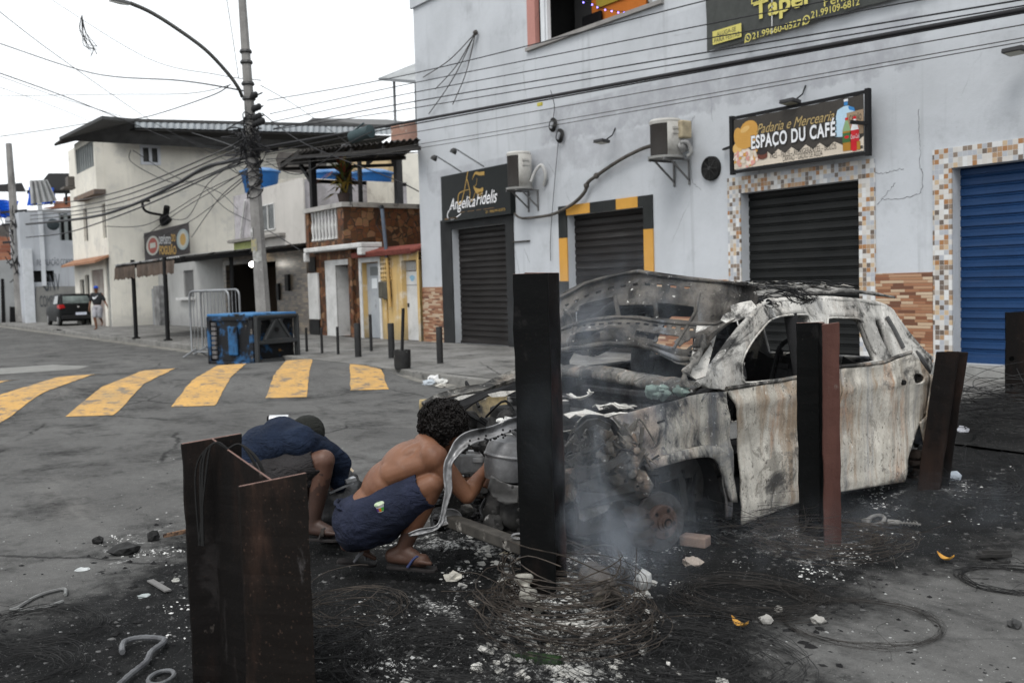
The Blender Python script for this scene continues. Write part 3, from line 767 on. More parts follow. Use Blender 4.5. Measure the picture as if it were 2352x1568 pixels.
# festival banner on the upper wall
Yb = 12.42; Ys = Yb
xl, xr = F(1625, 60, Yb).x, F(2150, 0, Yb).x+.1; zb, zt = F(1632, 118, Yb).z, 7.6; W = xr-xl
t = thing('banner', 'faded grey vinyl banner with yellow lettering and telephone numbers tied to the upper wall', 'banner', ((xl+xr)/2, Yb, zb))
mb = MB(); xs_ = lambda px, py: F(px, py, Yb)
mb.grid(lambda u, v: (xl+W*u, Yb-.02-.02*mnoise.noise(V((u*9, v*4, 0))), zb+.015*abs(sin(u*20))*(1-v)+(zt-zb)*v), 40, 12, 0)
def spz(px, py, d=.05): q = F(px, py, Yb-d); return q
o = spz(1637, 104); e = spz(1703, 84); tp = spz(1634, 74); hh = tp.z-o.z; ww = e.x-o.x
mb.quad(o, o+xd*ww, o+xd*ww+ud*hh, o+ud*hh, 1)
letter(mb, 'ALUGA-SE', o+V((ww*.16, -.004, hh*.54)), xd, ud, hh*.32, 0, width=ww*.66, bold=.0); letter(mb, 'PARA FESTAS', o+V((ww*.06, -.004, hh*.12)), xd, ud, hh*.32, 0, width=ww*.88, bold=.0)
o = spz(1728, 91); e = spz(1840, 52); letter(mb, '21.99660-0527', o, xd, ud, .10, 1, width=e.x-o.x, bold=.005)
o = spz(1863, 43); e = spz(1974, 14); letter(mb, '21.99109-6812', o, xd, ud, .10, 1, width=e.x-o.x, bold=.005)
for px, py in ((1718, 87), (1852, 46)):
    q = spz(px, py); ring = [q+xd*.068*cos(a)+ud*.068*sin(a) for a in [2*pi*i/18 for i in range(18)]]; mb.poly(ring, 1)
    mb.poly([q+xd*.048*cos(a)+ud*.048*sin(a)+V((0, -.003, 0)) for a in [2*pi*i/14 for i in range(14)]], 0)
    mb.poly([q+V((-.022, -.006, .022)), q+V((-.008, -.006, .025)), q+V((.008, -.006, -.004)), q+V((.025, -.006, -.014)), q+V((.014, -.006, -.028)), q+V((-.018, -.006, -.008))], 1)
    mb.poly([q+V((-.065, -.002, -.015)), q+V((-.03, -.002, -.06)), q+V((-.075, -.002, -.075))], 1)
o = spz(1731, 47); e = spz(1870, 6); letter(mb, 'Taper', o, xd, ud, .27, 1, width=e.x-o.x, bold=.025)
letter(mb, 'Espaço', spz(1726, 11)+V((0, -.004, .0)), xd, ud, .16, 1, width=.62)
letter(mb, 'Penha', spz(1893, 16)+V((0, -.004, .0)), xd, ud, .14, 1, width=.55)
mb.quad(spz(1772, 80), spz(1774, 79), spz(1774, -30), spz(1772, -30), 2)
mb.build('vinyl', [surf('vinyl_grey', (.045, .048, .045), (.062, .066, .062), scale=.8, rough=.5, bump=.1, bscale=8), flat('vinyl_yellow', (.56, .50, .15)), flat('vinyl_split', (.6, .6, .6))], t)

# air conditioners
M_ac = surf('ac_white', (.50, .49, .465), (.36, .35, .325), layers=(((.17, .165, .15), 3, .54, .75),))
M_acd = surf('ac_black', (.03, .026, .024), (.045, .042, .04), layers=(((.22, .21, .2), 6, .66, .76),))
def ac_round(px, py, lab, wpx, ztop, zbot, Yc, r):
    c = F(px, py, Yc); zt_, zb_ = ztop, zbot
    t = thing('air_conditioner', lab, 'air conditioner', V((c.x, Yc, zb_)))
    mb = MB(); mb.lathe([(r, 0), (r, zt_-zb_)], (c.x, Yc, zb_), n=28); mb.build('coil', M_acd, t, smooth=40)
    mb = MB(); mb.lathe([(r*1.03, 0), (r*1.06, .05), (r*.96, .085), (r*.4, .1)], (c.x, Yc, zt_), n=28); mb.build('lid', M_ac, t, smooth=40)
    mb = MB()
    mb.grid(lambda u, v: (c.x+r*1.05*cos(-.65+1.75*u), Yc+r*1.05*sin(-.65+1.75*u), L3(zb_-.02, zt_+.02, v)), 20, 2)
    for z_ in (.70, .84): mb.box(c.x+r*1.03, c.x+r*1.11, Yc-.09, Yc+.06, L3(zb_, zt_, z_)-.014, L3(zb_, zt_, z_)+.014)
    mb.build('side_cover', M_ac, t, smooth=40, solid=.02)
    mb = MB(); mb.lathe([(r*1.15, 0), (r*1.18, .04)], (c.x, Yc, zb_-.05), n=28); mb.build('tray', surf('ac_tray', (.36, .36, .35), (.25, .25, .24)), t, smooth=30)
    mb = MB()
    for s in (-.7, .7):
        x = c.x+s*r; mb.bar((x, Yc-r*.9, zb_-.07), (x, YF, zb_-.07), .035, .03); mb.bar((x, Yc-r*.3, zb_-.08), (x, YF-.02, zb_-.42), .03, .025); mb.bar((x, YF-.02, zb_-.08), (x, YF-.02, zb_-.5), .03, .03)
    mb.each('bracket', flat('bracket_grey', (.16, .16, .16), .5), t)
    return t, c
t, c = ac_round(1192, 385, 'rounded white and black condenser unit beside the salon sign', 0, F(1190, 356, 12.0).z, F(1190, 428, 12.0).z, 12.14, .245)
mb = MB(); mb.tube(cr([c+V((.28, .1, -.32)), c+V((.38, .15, -.1)), c+V((.5, .22, .0)), c+V((.55, .28, -.22)), c+V((.42, .32, -.4))], 5), .035, 8); mb.build('hose', flat('hose_grey', (.42, .42, .41)), t, smooth=60)
t, c = ac_round(1529, 320, 'worn white condenser unit with a torn cover left of the bakery sign', 0, F(1522, 285, 12.0).z, F(1522, 357, 12.0).z, 12.12, .265)
mb = MB(); mb.box(c.x+.25, c.x+.38, 12.14, 12.38, c.z-.02, c.z+.28); mb.build('torn_cover', surf('torn_cream', (.42, .36, .25), (.26, .22, .15), scale=5), t, bevel=.03)
mb = MB(); mb.ball(c+V((.36, .08, -.16)), (.10, .10, .10), jit=.3); mb.tube(cr([c+V((.36, .0, -.1)), c+V((.48, .05, -.12)), c+V((.51, .1, -.28)), c+V((.43, .1, -.33))], 4), .035, 7); mb.build('compressor', surf('compr', (.4, .4, .39), (.12, .12, .12)), t, smooth=50)
# wall fan, floodlights, conduit, cable coils
c = F(1632, 387, 12.46); r = .185
t = thing('extractor_fan', 'round black extractor fan set in the wall between the worn condenser and bakery sign', 'fan', c)
mb = MB(); mb.lathe([(r*1.12, .04), (r*1.1, -.02), (r, -.02), (r, .03)], c, V((0, 1, 0)), 32); mb.build('rim', flat('fan_rim', (.02, .02, .02)), t, smooth=30)
mb = MB()
for k in range(6):
    rr = r*(.25+.14*k); mb.tube([c+V((rr*cos(a), -.03, rr*sin(a))) for a in [2*pi*i/30 for i in range(30)]], .004, 4, closed=True)
for k in range(8): mb.bar(c+V((0, -.032, 0)), c+V((r*cos(k*pi/4), -.032, r*sin(k*pi/4))), .007, .007)
mb.lathe([(.035, -.01), (.03, -.03)], c+V((0, -.02, 0)), V((0, 1, 0)), 12); mb.build('grille', flat('fan_grille', (.05, .05, .05)), t)
mb = MB()
for k in range(5):
    a = 2*pi*k/5; u1 = V((cos(a), 0, sin(a))); u2 = V((-sin(a), 0, cos(a)))
    mb.quad(c+u1*.03+u2*.02, c+u1*.03-u2*.02, c+u1*.17-u2*.05+V((0, .015, 0)), c+u1*.17+u2*.05+V((0, -.01, 0)))
mb.build('blade', flat('fan_blade', (.015, .015, .015)), t, solid=.004)
for q, (px, py, lab) in enumerate(((1382, 325, 'small dark floodlight on the wall above the yellow and black shutter frame'), (1815, 234, 'small dark floodlight hanging just above the bakery sign'), (2333, 117, 'small dark floodlight on the wall above the blue shutter'))):
    c = F(px, py, 12.2); t = thing('floodlight', lab, 'floodlight', c, 'floodlights along the shop wall')
    mb = MB(); mb.obox(c, V((.13, 0, 0)), V((0, .1, -.012)), V((0, .005, .028))); mb.build('lamp_body', flat('flood_dark', (.05, .05, .052), .4), t, bevel=.008)
    mb = MB(); mb.obox(c+V((0, -.005, -.032)), V((.10, 0, 0)), V((0, .075, -.01)), V((0, 0, .004))); mb.build('lens', flat('flood_lens', (.35, .34, .28), .2), t)
    mb = MB(); mb.tube([c+V((.05, .05, .02)), c+V((.05, .22, .12)), V((c.x+.05, YF, c.z+.26))], .012, 6); mb.build('bracket', M_dark, t)
mb = MB(); pp = [(1182, 490), (1192, 499), (1210, 501), (1262, 494), (1290, 483), (1320, 465), (1343, 441), (1350, 420), (1370, 404), (1420, 370), (1470, 344), (1503, 333)]
q = cr([F(x, y, 12.4) for x, y in pp], 6); mb.tube(q, [.022+.014*min(1, i/30) for i in range(len(q))], 8)
for i in (40, 48): mb.ball(q[i], .06, 8, 6, jit=.3)
solo(mb, 'drain_hose', surf('lagged_hose', (.055, .05, .045), (.11, .1, .09), scale=6), 'dark lagged hose sagging across the wall between the two condenser units', 'hose', smooth=60)
for q, (px, py) in enumerate(((1270, 287), (1286, 312))):
    c = F(px, py, 12.44); mb = MB()
    for k in range(5): mb.tube([c+V(((.125-.012*k)*cos(a), -.01*k+.01*sin(3*a), (.125-.012*k)*1.1*sin(a))) for a in [2*pi*i/24 for i in range(24)]], .009, 5, closed=True)
    mb.tube(cr([c+V((.02, 0, .13)), c+V((.06, 0, .4)), c+V((-.05, 0, .7))] if q == 0 else [c+V((-.06, 0, -.13)), c+V((-.25, 0, -1.1)), c+V((-.4, 0, -2.0)), c+V((-.42, 0, -2.5))], 6), .007, 5)
    solo(mb, 'cable_coil', flat('coil_black', (.03, .03, .03)), ['upper of the two coiled cables hanging on the grey wall', 'lower of the two coiled cables, with a long loose end down the wall'][q], 'cable', group='coiled cables on the shop wall')
c = F(1092, 76, 12.42); mb = MB()
mb.ball(c, .06, 8, 6, jit=.4)
for e in ((972, 178), (1000, 205), (1040, 240), (985, 262)): mb.tube(cr([c, (c+F(*e, 12.44))/2+V((.12, -.02, -.1)), F(*e, 12.44)], 6), .012, 5)
solo(mb, 'service_drop', flat('drop_black', (.06, .055, .05)), 'bunch of dark wires looping from a bracket high on the wall near its left corner', 'wires')
# string lights
mb = MB(); pts = [(1340, 4), (1360, 9), (1372, 15), (1390, 21), (1405, 24), (1420, 27), (1433, 27), (1447, 29), (1460, 24)]
pw = [F(x, y, 13.2) for x, y in pts]
t = thing('string_lights', 'string of small violet lights hanging inside the upstairs opening', 'lights', pw[4])
mb = MB(); mb.tube(cr(pw, 4), .006, 4); mb.build('cord', M_dark, t)
mb = MB(); [mb.ball(p+V((0, 0, -.02)), .017, 6, 4) for p in pw]; mb.each('bulb', emit('violet_bulb', (.25, .2, 1.), 3.), t)
c = F(1497, 2, 12.7); mb = MB(); mb.lathe([(.12, 0), (.2, .1), (.24, .28), (.26, .5)], (c.x+.15, 12.75, 6.45), n=20)
mb.tube([V((c.x+.15+.25*cos(a), 12.75+.25*sin(a), 6.72)) for a in [2*pi*i/20 for i in range(20)]], .02, 6, closed=True); solo(mb, 'planter', surf('planter_white', (.55, .54, .51), (.4, .39, .37)), 'round whitish planter on the upstairs balcony ledge', 'planter', smooth=40)
mb = MB(); c = F(1358, 60, 13.4); mb.box(c.x-.3, c.x+.3, 13.40, 13.46, c.z-.2, c.z+.25); mb.box(c.x-.03, c.x+.03, 13.461, 13.5, c.z, c.z+.1)
solo(mb, 'television', flat('tv_black', (.012, .012, .013), .2), 'black television on the orange wall upstairs', 'television', bevel=.01)
# ============================================================ NEIGHBOURING BUILDINGS
def slabF(mb, px, Y, th, mi=0): mb.prism([F(x, y, Y) for x, y in px], (0, th, 0), mi)
def slabX(mb, px, X, th, mi=0): mb.prism([XP(x, y, X) for x, y in px], (-th, 0, 0), mi)
def panelF(px0, py0, px1, py1, Y):                   # rectangle on a street-parallel wall from two plate corners
    a = F(px0, py0, Y); b = F(px1, py1, Y); return min(a.x, b.x), max(a.x, b.x), min(a.z, b.z), max(a.z, b.z)
M_stone = stone_mat('crazy_stone')
M_white = surf('white_trim', (.60, .60, .59), (.45, .45, .44), layers=(((.2, .2, .19), 2.5, .58, .75),))
M_yelw = wall_mat('yellow_plaster', (.55, .38, .16), (.62, .59, .53), (.22, .19, .13), lo=.5, hi=.64, crack=False)
M_greyd = surf('grey_door', (.36, .38, .40), (.28, .3, .32), layers=(((.2, .2, .2), 3, .6, .75),))
M_whited = surf('white_door', (.58, .58, .57), (.46, .46, .45), layers=(((.25, .24, .22), 2.5, .6, .8),))
M_shutg = surf('shutter_grey', (.17, .17, .17), (.12, .12, .12), rough=.5)
M_blk = flat('black_metal', (.011, .011, .0115), .5)
M_tilec = surf('clay_coping', (.20, .06, .045), (.12, .035, .03), scale=4)
# ---- yellow fronted house
Y0 = 12.42
y = thing('yellow_house', 'low yellow plastered house front with two doors squeezed beside the grey shop', 'house', (-23.6, Y0, SZ))
xa, xb = -25.5, -22.1; zt = 2.42
d1 = panelF(845, 612, 893, 776, Y0); d2 = panelF(927, 588, 968, 782, Y0)
d1 = (-25.3, -24.28, SZ, 2.22); d2 = (-23.02, -22.22, SZ, 2.2)
mb = MB(); wallo(mb, (xa, Y0, 0), (1, 0, 0), xb-xa, 0, zt, [(d1[0]-xa, d1[1]-xa, SZ, d1[3]), (d2[0]-xa, d2[1]-xa, SZ, d2[3])], (0, .22, 0)); mb.box(xa, xb, Y0+.24, Y0+3, 2.3, 2.4); mb.build('wall', M_yelw, y)
mb = MB(); mb.box(d1[0]-.16, d1[0]-.003, Y0-.03, Y0-.004, SZ, 2.36); mb.box(d1[1]+.003, d1[1]+.12, Y0-.03, Y0-.004, SZ, 2.36); mb.box(d1[0], d1[1], Y0-.03, Y0-.004, 2.225, 2.36); mb.build('door_frame', M_white, y)
mb = MB(); mb.box(d1[0], d1[1], Y0+.14, Y0+.18, SZ, 2.2); o = mb.build('door', M_greyd, y); o['label'] = 'grey metal door with a small notice'
q = MB(); q.box(d1[0]+.3, d1[0]+.62, Y0+.13, Y0+.137, 1.5, 1.78); q.build('notice', flat('paper_white', (.65, .68, .7)), o)
q = MB(); q.box(d1[0]+.22, d1[1]-.1, Y0+.13, Y0+.137, 1.86, 2.1); q.build('grille', flat('grille_grey', (.16, .17, .17)), o)
q = MB(); q.box(d1[1]-.1, d1[1]-.06, Y0+.1, Y0+.14, 1.05, 1.2); q.each('handle', M_blk, o)
mb = MB(); mb.box(d2[0], d2[1], Y0+.14, Y0+.18, SZ, 1.92); o = mb.build('door', M_whited, y); o['label'] = 'dirty white metal door with a barred fanlight'
q = MB(); [q.box(d2[0]+.05+k*.09, d2[0]+.08+k*.09, Y0+.12, Y0+.15, 1.94, 2.18) for k in range(9)]; q.build('fanlight_bars', M_white, o)
q = MB(); q.box(d2[0]+.08, d2[0]+.11, Y0+.1, Y0+.14, 1.0, 1.1); q.box(d2[1]-.16, d2[1]-.04, Y0+.1, Y0+.14, 1.3, 1.33); q.each('handle', M_blk, o)
q = MB(); q.poly([V((d2[0]+.32+.13*cos(a)*(1+.3*sin(3*a)), Y0+.135, 1.74+.08*sin(a))) for a in [2*pi*i/12 for i in range(12)]]); q.build('sticker', flat('sticker_blue', (.25, .42, .55)), o)
q = MB(); q.box(d2[0], d2[1], Y0+.133, Y0+.139, 1.56, 1.575); q.build('seam', flat('seam', (.2, .2, .2)), o)
mb = MB()
for k in range(24): mb.tube([(xa+(xb-xa)*(k+.5)/24, Y0-.22, zt+.0), (xa+(xb-xa)*(k+.5)/24, Y0+.3, zt+.13)], .075, 8)
mb.build('tile_coping', M_tilec, y, smooth=50)
vx = -24.05                                          # pierced concrete vent, meters, conduit
mb = MB(); z0, z1 = 1.72, 2.32; x0, x1 = vx-.1, vx+.5
holes = [[(x0+.3*0+.06+.12*i+.048*cos(a), z0+.06+.12*j+.048*sin(a)) for a in [2*pi*k/8 for k in range(8)]] for i in range(5) for j in range(5)]
v2, f2 = fill2d([(x0, z0), (x1, z0), (x1, z1), (x0, z1)], holes); mb.add([(a, Y0-.02, b) for a, b in v2], f2); mb.build('pierced_block', M_yelw, y, solid=.03)
mb = MB(); mb.box(x0, x1, Y0-.004, Y0-.002, z0, z1); mb.build('vent_shade_sheet', M_blk, y)  # black sheet painted in as the shade inside the vent holes
for k in range(2):
    o = MB(); o.box(vx-.02+.26*k, vx+.22+.26*k, Y0-.16, Y0-.01, 1.24-.04*k, 1.68); o.build('meter_box', surf('meter', (.10, .095, .075), (.06, .055, .045)), y, bevel=.03)
mb = MB(); mb.tube([(vx+.52, Y0-.1, 1.0), (vx+.44, Y0-.1, 2.3)], .045, 8); mb.tube([(vx+.2, Y0-.02, SZ), (vx+.2, Y0-.02, 1.25)], .02, 6); mb.build('conduit', surf('conduit_yellow', (.52, .34, .12), (.36, .24, .1)), y)
mb = MB(); mb.tube([(vx+.44, Y0-.1, 2.3), (vx+.26, Y0-.1, 3.65)], .05, 8); mb.build('conduit', surf('conduit_blue', (.11, .14, .18), (.07, .08, .1)), y)
mb = MB(); mb.ball((vx+.24, Y0-.1, 3.62), (.1, .06, .08), 8, 6, jit=.4); mb.tube([(vx+.1, Y0-.1, 3.5), (vx-.05, Y0-.12, 3.2), (vx+.3, Y0-.12, 2.9)], .012, 5); mb.build('weatherhead', M_blk, y)

# ---- stone tiled house with balcony
h = thing('stone_tiled_house', 'house clad in brown crazy stone with a balustraded corner balcony and white framed shutter', 'house', (-27, Y0, SZ))
xa, xb = -29.0, -25.52
sh = (-27.02, -25.98, SZ, 2.2)
mb = MB(); wallo(mb, (xa, Y0, 0), (1, 0, 0), xb-xa, 0, 2.62, [(sh[0]-xa, sh[1]-xa, SZ, sh[3])], (0, .55, 0)); mb.box(xa, xa+.02, Y0+.02, Y0+3, 0, 2.6); mb.build('wall', M_stone, h)
mb = MB(); mb.box(-27.72, sh[0]+.02, Y0-.03, Y0-.004, SZ, 2.36); mb.box(sh[1]+.003, sh[1]+.15, Y0-.03, Y0-.004, SZ, 2.36); mb.box(sh[0]+.021, sh[1]+.002, Y0-.03, Y0-.004, 2.205, 2.36); mb.build('shutter_frame', M_white, h)
mb = MB(); mb.quad((sh[0]-.003, Y0, SZ), (sh[0]-.003, Y0+.5, SZ), (sh[0]-.003, Y0+.5, 2.2), (sh[0]-.003, Y0, 2.2)); mb.box(sh[0], sh[0]+.012, Y0+.01, Y0+.5, SZ, 2.19); mb.build('reveal', M_white, h)
mb = MB(); shutter(mb, sh[0], sh[1], Y0+.42, SZ, 2.2, .13); mb.build('shutter', M_shutg, h)
mb = MB(); mb.box(-28.95, -28.2, Y0-.07, Y0-.02, .62, 2.02); mb.build('door', M_whited, h); mb = MB(); mb.box(-28.95, -28.25, Y0-.06, Y0-.02, SZ, .6); mb.box(-28.9, -28.4, Y0-.05, Y0-.02, 2.05, 2.5); mb.each('door_panel', M_blk, h)
BY = 12.12; bx0, bx1 = -28.4, -25.75
mb = MB(); mb.box(bx0-.1, -24.6, BY-.06, Y0+.3, 2.62, 2.76); mb.box(-24.85, -24.6, BY-.06, Y0+.2, 2.42, 2.62); mb.box(bx0-.12, bx0+.02, BY-.07, BY+.1, 2.35, 2.62); mb.build('balcony_slab', M_white, h, bevel=.03)
mb = MB(); mb.box(bx0, bx0+.22, BY, BY+.2, 2.762, 3.80); mb.box(-26.15, bx1, BY, BY+.2, 2.762, 3.80); mb.box(bx0+.22, -26.15, BY+.04, BY+.16, 2.762, 2.92); mb.each('balcony_pier', M_stone, h)
for k in range(8):
    mb = MB(); mb.lathe([(.035, 0), (.065, .03), (.03, .14), (.055, .34), (.062, .42), (.028, .62), (.05, .78), (.05, .87)], (bx0+.33+k*.235, BY+.1, 2.925), n=10); mb.build('baluster', M_white, h, smooth=60)
mb = MB(); mb.box(bx0-.05, bx1+.06, BY-.06, BY+.26, 3.803, 3.93)
p0 = V((bx1, BY, 0)); p1 = V((-26.05, 15.6, 0))
def wallseg(mb, a, b, z0, z1, th, mi=0, out=0.):
    d = (b-a).normalized(); nn = V((d.y, -d.x, 0)); a_, b_ = a+nn*out, b+nn*out
    mb.prism([V((a_.x, a_.y, z0)), V((b_.x, b_.y, z0)), V((b_.x-nn.x*th, b_.y-nn.y*th, z0)), V((a_.x-nn.x*th, a_.y-nn.y*th, z0))], (0, 0, z1-z0), mi)
wallseg(mb, p0+V((0, .28, 0)), p1, 3.803, 3.935, .3, out=.06); mb.build('parapet_cap', surf('cap_grey', (.42, .41, .39), (.25, .24, .23), layers=(((.1, .1, .1), 4, .55, .7),)), h)
mb = MB(); wallseg(mb, p0+V((0, .2, 0)), p1, .1, 3.80, .2); mb.build('parapet', M_stone, h)
# canopy over the terrace
zc = 5.42
cn = [F(684, 347, 12.0), F(964, 318, 12.05)]; bk = [G(645, 374, zc-.05), G(890, 362, zc-.1)]
M_can = surf('canopy_dark', (.022, .02, .019), (.038, .034, .031), scale=1.5, layers=(((.13, .1, .08), 2, .6, .75),))
A = V((-29.2, 11.9, 5.62)); B = V((-21.6, 11.9, 5.05)); Cc = V((-24.5, 16.5, 5.6)); D = V((-36.5, 16.2, 5.55))
A = F(684, 347, 12.0); B = F(966, 319, 12.0); D = G(640, 376, 5.42); D = CAM+(D-CAM)*1.0; Cc = F(905, 366, 16.)
mb = MB()
def cf(u, v): p = L3(L3(A, B, u), L3(D, Cc, u), v); return p+V((0, 0, .03*sin(u*150)))
mb.grid(cf, 160, 4); can = mb.build('canopy_roof', M_can, h, solid=.02)
mb = MB()
for u in (.02, .25, .5, .75, .98): mb.bar(cf(u, .02)-V((0, 0, .1)), cf(u, .98)-V((0, 0, .1)), .08, .12)
for v in (.03, .5, .97): mb.bar(cf(0, v)-V((0, 0, .18)), cf(1, v)-V((0, 0, .18)), .07, .1)
mb.build('canopy_beams', flat('beam_dark', (.035, .033, .032)), h)
for (px, pt_, pb, Yp, wd, m) in ((717, 372, 476, 12.3, .17, M_blk), (795, 344, 466, 12.6, .2, surf('post_grey', (.09, .09, .095), (.13, .13, .13))), (825, 360, 470, 15.6, .12, M_blk), (912, 335, 470, 14.6, .2, surf('post_grey2', (.11, .11, .115), (.08, .08, .08)))):
    a = F(px, pt_, Yp); mb = MB(); mb.box(a.x-wd/2, a.x+wd/2, Yp-wd/2, Yp+wd/2, 3.93 if Yp < 15 else 2.6, a.z+.15); mb.build('canopy_post', m, h)
a = F(717, 420, 12.3); b = F(690, 378, 12.3); mb = MB(); mb.bar(a, b, .1, .1); mb.build('canopy_brace', M_blk, h)
mb = MB(); mb.box(-29.5, -22.0, 17.5, 17.6, 2.4, 4.55); mb.box(-24.6, -22.1, 15.6, 15.7, 2.0, 5.3, 1); mb.build('back_wall', [wall_mat('back_cream', (.55, .51, .43), (.3, .28, .25), crack=False), M_blk], h)
# potted plant on the corner pier
pc = V((-26.2, BY+.25, 3.94)); t = thing('potted_plant', 'spiky cordyline with red and green leaves in a pot on the balcony corner', 'plant', pc)
mb = MB(); mb.lathe([(.13, 0), (.18, .25), (.19, .27)], pc, n=14); mb.build('pot', flat('pot_dark', (.06, .045, .04)), t)
random.seed(11); mb = MB()
for k in range(105):
    az = rnd(0, 2*pi); el = rnd(-.35, 1.35); L = rnd(.45, .85); b = pc+V((rnd(-.08, .08), rnd(-.08, .08), rnd(.25, .95)))
    d = V((cos(az)*cos(el), sin(az)*cos(el), sin(el))); s = d.cross(V((0, 0, 1))); s = (s.normalized() if s.length > .05 else V((1, 0, 0)))
    p1 = b+d*L*.5+V((0, 0, .04)); p2 = b+d*L-V((0, 0, .16*L)); wd = rnd(.035, .06); mi = random.choice((0, 0, 0, 1, 2))
    mb.add([b-s*wd*.4, b+s*wd*.4, p1+s*wd, p1-s*wd, p2], [(0, 1, 2, 3), (3, 2, 4)], mi)
mb.build('leaves', [flat('leaf_green', (.06, .075, .025), .5), flat('leaf_red', (.14, .035, .02), .5), flat('leaf_yellow', (.25, .18, .04), .5)], t)
mb = MB(); mb.tube([pc+V((0, 0, .2)), pc+V((.02, 0, 1.0))], .03, 6); mb.build('stem', flat('stem_brown', (.08, .06, .04)), t)

# ---- bar with tin canopy
bz = 2.95; Yb = 12.5; xa, xb = -46.5, -29.35
dr = (-36.9, -31.9, SZ, 2.5); wi = (-42.2, -40.85, 1.35, 2.45)
b_ = thing('corner_bar', 'low bar with a dark doorway under a long rusty tin canopy', 'bar', (-36, Yb, SZ))
mb = MB(); wallo(mb, (xa, Yb, 0), (1, 0, 0), dr[0]-.3-xa, 0, bz, [(wi[0]-xa, wi[1]-xa, wi[2], wi[3])], (0, .2, 0)); mb.build('wall', wall_mat('bar_plaster', (.40, .40, .39), (.26, .26, .25), crack=False), b_)
mb = MB(); xs0 = dr[0]-.3; wallo(mb, (xs0, Yb, 0), (1, 0, 0), xb-xs0, 0, bz, [(dr[0]-xs0, dr[1]-xs0, SZ, dr[3])], (0, .3, 0)); mb.box(xb, xb+.02, Yb, Yb+4, 0, bz)
mb.build('stone_front', tile_mat('ledge_stone', (.3, .07), [(.17, .14, .11), (.11, .09, .075), (.22, .18, .14), (.14, .12, .10), (.26, .21, .15)], row_off=True, gw=.12, grout=(.06, .055, .05)), b_)
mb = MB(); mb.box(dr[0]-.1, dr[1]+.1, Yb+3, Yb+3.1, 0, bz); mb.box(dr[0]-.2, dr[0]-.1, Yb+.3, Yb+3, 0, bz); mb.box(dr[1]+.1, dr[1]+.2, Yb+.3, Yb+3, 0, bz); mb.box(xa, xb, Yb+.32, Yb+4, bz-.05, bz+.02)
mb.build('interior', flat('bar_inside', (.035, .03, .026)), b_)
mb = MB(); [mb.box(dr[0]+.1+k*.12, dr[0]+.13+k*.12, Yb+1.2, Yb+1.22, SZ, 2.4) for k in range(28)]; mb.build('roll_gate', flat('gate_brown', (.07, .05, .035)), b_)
mb = MB(); [mb.box(wi[0]+.05+k*.12, wi[0]+.075+k*.12, Yb+.05, Yb+.07, wi[2], wi[3]) for k in range(11)]; mb.box(wi[0], wi[1], Yb+.16, Yb+.18, wi[2], wi[3])
mb.build('window_bars', flat('bars_grey', (.2, .2, .2)), b_); mb = MB(); mb.box(wi[0]-.5, wi[1]+.1, Yb-.22, Yb, wi[2]-.12, wi[2]-.02); mb.build('window_sill', M_white, b_)
mb = MB(); a = F(660, 648, Yb-.05); mb.box(a.x-.14, a.x+.14, Yb-.09, Yb-.005, a.z-.28, a.z+.25); a = F(638, 668, Yb-.05); mb.box(a.x-.1, a.x+.1, Yb-.07, Yb-.005, a.z-.3, a.z+.25); mb.each('wall_box', M_blk, b_)
mb = MB(); lp = P(578, 607, 33.5); mb.ball(lp, .085, 10, 8); mb.build('bulb', emit('bulb_white', (1, .95, .85), 25.), b_)
fl, fr, br, bl2 = V((-33.4, 7.75, 2.46)), V((-29.3, 8.6, 2.58)), V((-29.2, 12.75, 2.97)), V((-41., 12.75, 2.97))
M_tin = surf('tin_sheet', (.20, .20, .20), (.46, .46, .46), scale=1.3, rough=.5, layers=(((.12, .07, .045), 2, .55, .7), ((.03, .03, .032), 3.3, .52, .62)), metal=.3)
mb = MB()
def rf(u, v): p = L3(L3(fl, fr, u), L3(bl2, br, u), v); return p+V((0, 0, .025*sin(u*190)))
mb.grid(rf, 200, 3); mb.build('tin_canopy', M_tin, b_, solid=.012)
mb = MB()
for v in (.03, .5, .95): mb.bar(rf(0, v)-V((0, 0, .1)), rf(1, v)-V((0, 0, .1)), .07, .13)
for u in (.01, .3, .6, .985): mb.bar(rf(u, .01)-V((0, 0, .09)), rf(u, .99)-V((0, 0, .09)), .07, .12)
mb.build('canopy_frame', M_blk, b_)
for q in (G(313, 778, SZ), G(386, 782, SZ), V((-29.6, 10.2, SZ))):
    mb = MB(); mb.cyl(q, V((q.x+.03, q.y, 2.6)), .065, n=10); mb.cyl(q, q+V((0, 0, .05)), .13, n=10); mb.build('canopy_post', M_blk, b_)
for (u0, u1) in ((.02, .36), (.38, .95)):
    mb = MB(); mb.grid(lambda u, v: (lambda p: p+V((0, -.06-.05*sin(u*40)*v, -.08-(.36+.03*abs(sin(u*70)))*v)))(rf(u0+(u1-u0)*u, 0.)), 60, 4); mb.build('awning_cloth', surf('awning_brown', (.10, .075, .06), (.06, .048, .04)), b_)
# roller sign on the cream wall above the canopy
cbx = -46.0
cy0 = XP(258, 740, cbx).y
Xs = cbx+.4
a = [XP(x, y, Xs) for x, y in ((331, 536), (434, 511), (437, 582), (334, 600))]
t = thing('shop_sign', 'faded dark beverage depot banner with two round bottle-top emblems on the cream wall', 'sign', (a[0]+a[2])/2)
mb = MB(); mb.prism(a, (-.06, 0, 0), 0); mb.build('sign_back', surf('banner_dark', (.07, .065, .065), (.11, .1, .1), scale=1), t)
yd = V((0, 1, 0)); W2 = a[1].y-a[0].y; H2 = a[0].z-a[3].z
def sp2(u, v, d): p = L3(L3(a[3], a[2], u), L3(a[0], a[1], u), v); return p+V((.02+d, 0, 0))
mb = MB()
def disc2(u, v, r, mi, d, ry=None): mb.poly([sp2(u+r/W2*cos(q), v+(ry or r)/H2*sin(q), d) for q in [2*pi*i/20 for i in range(20)]], mi)
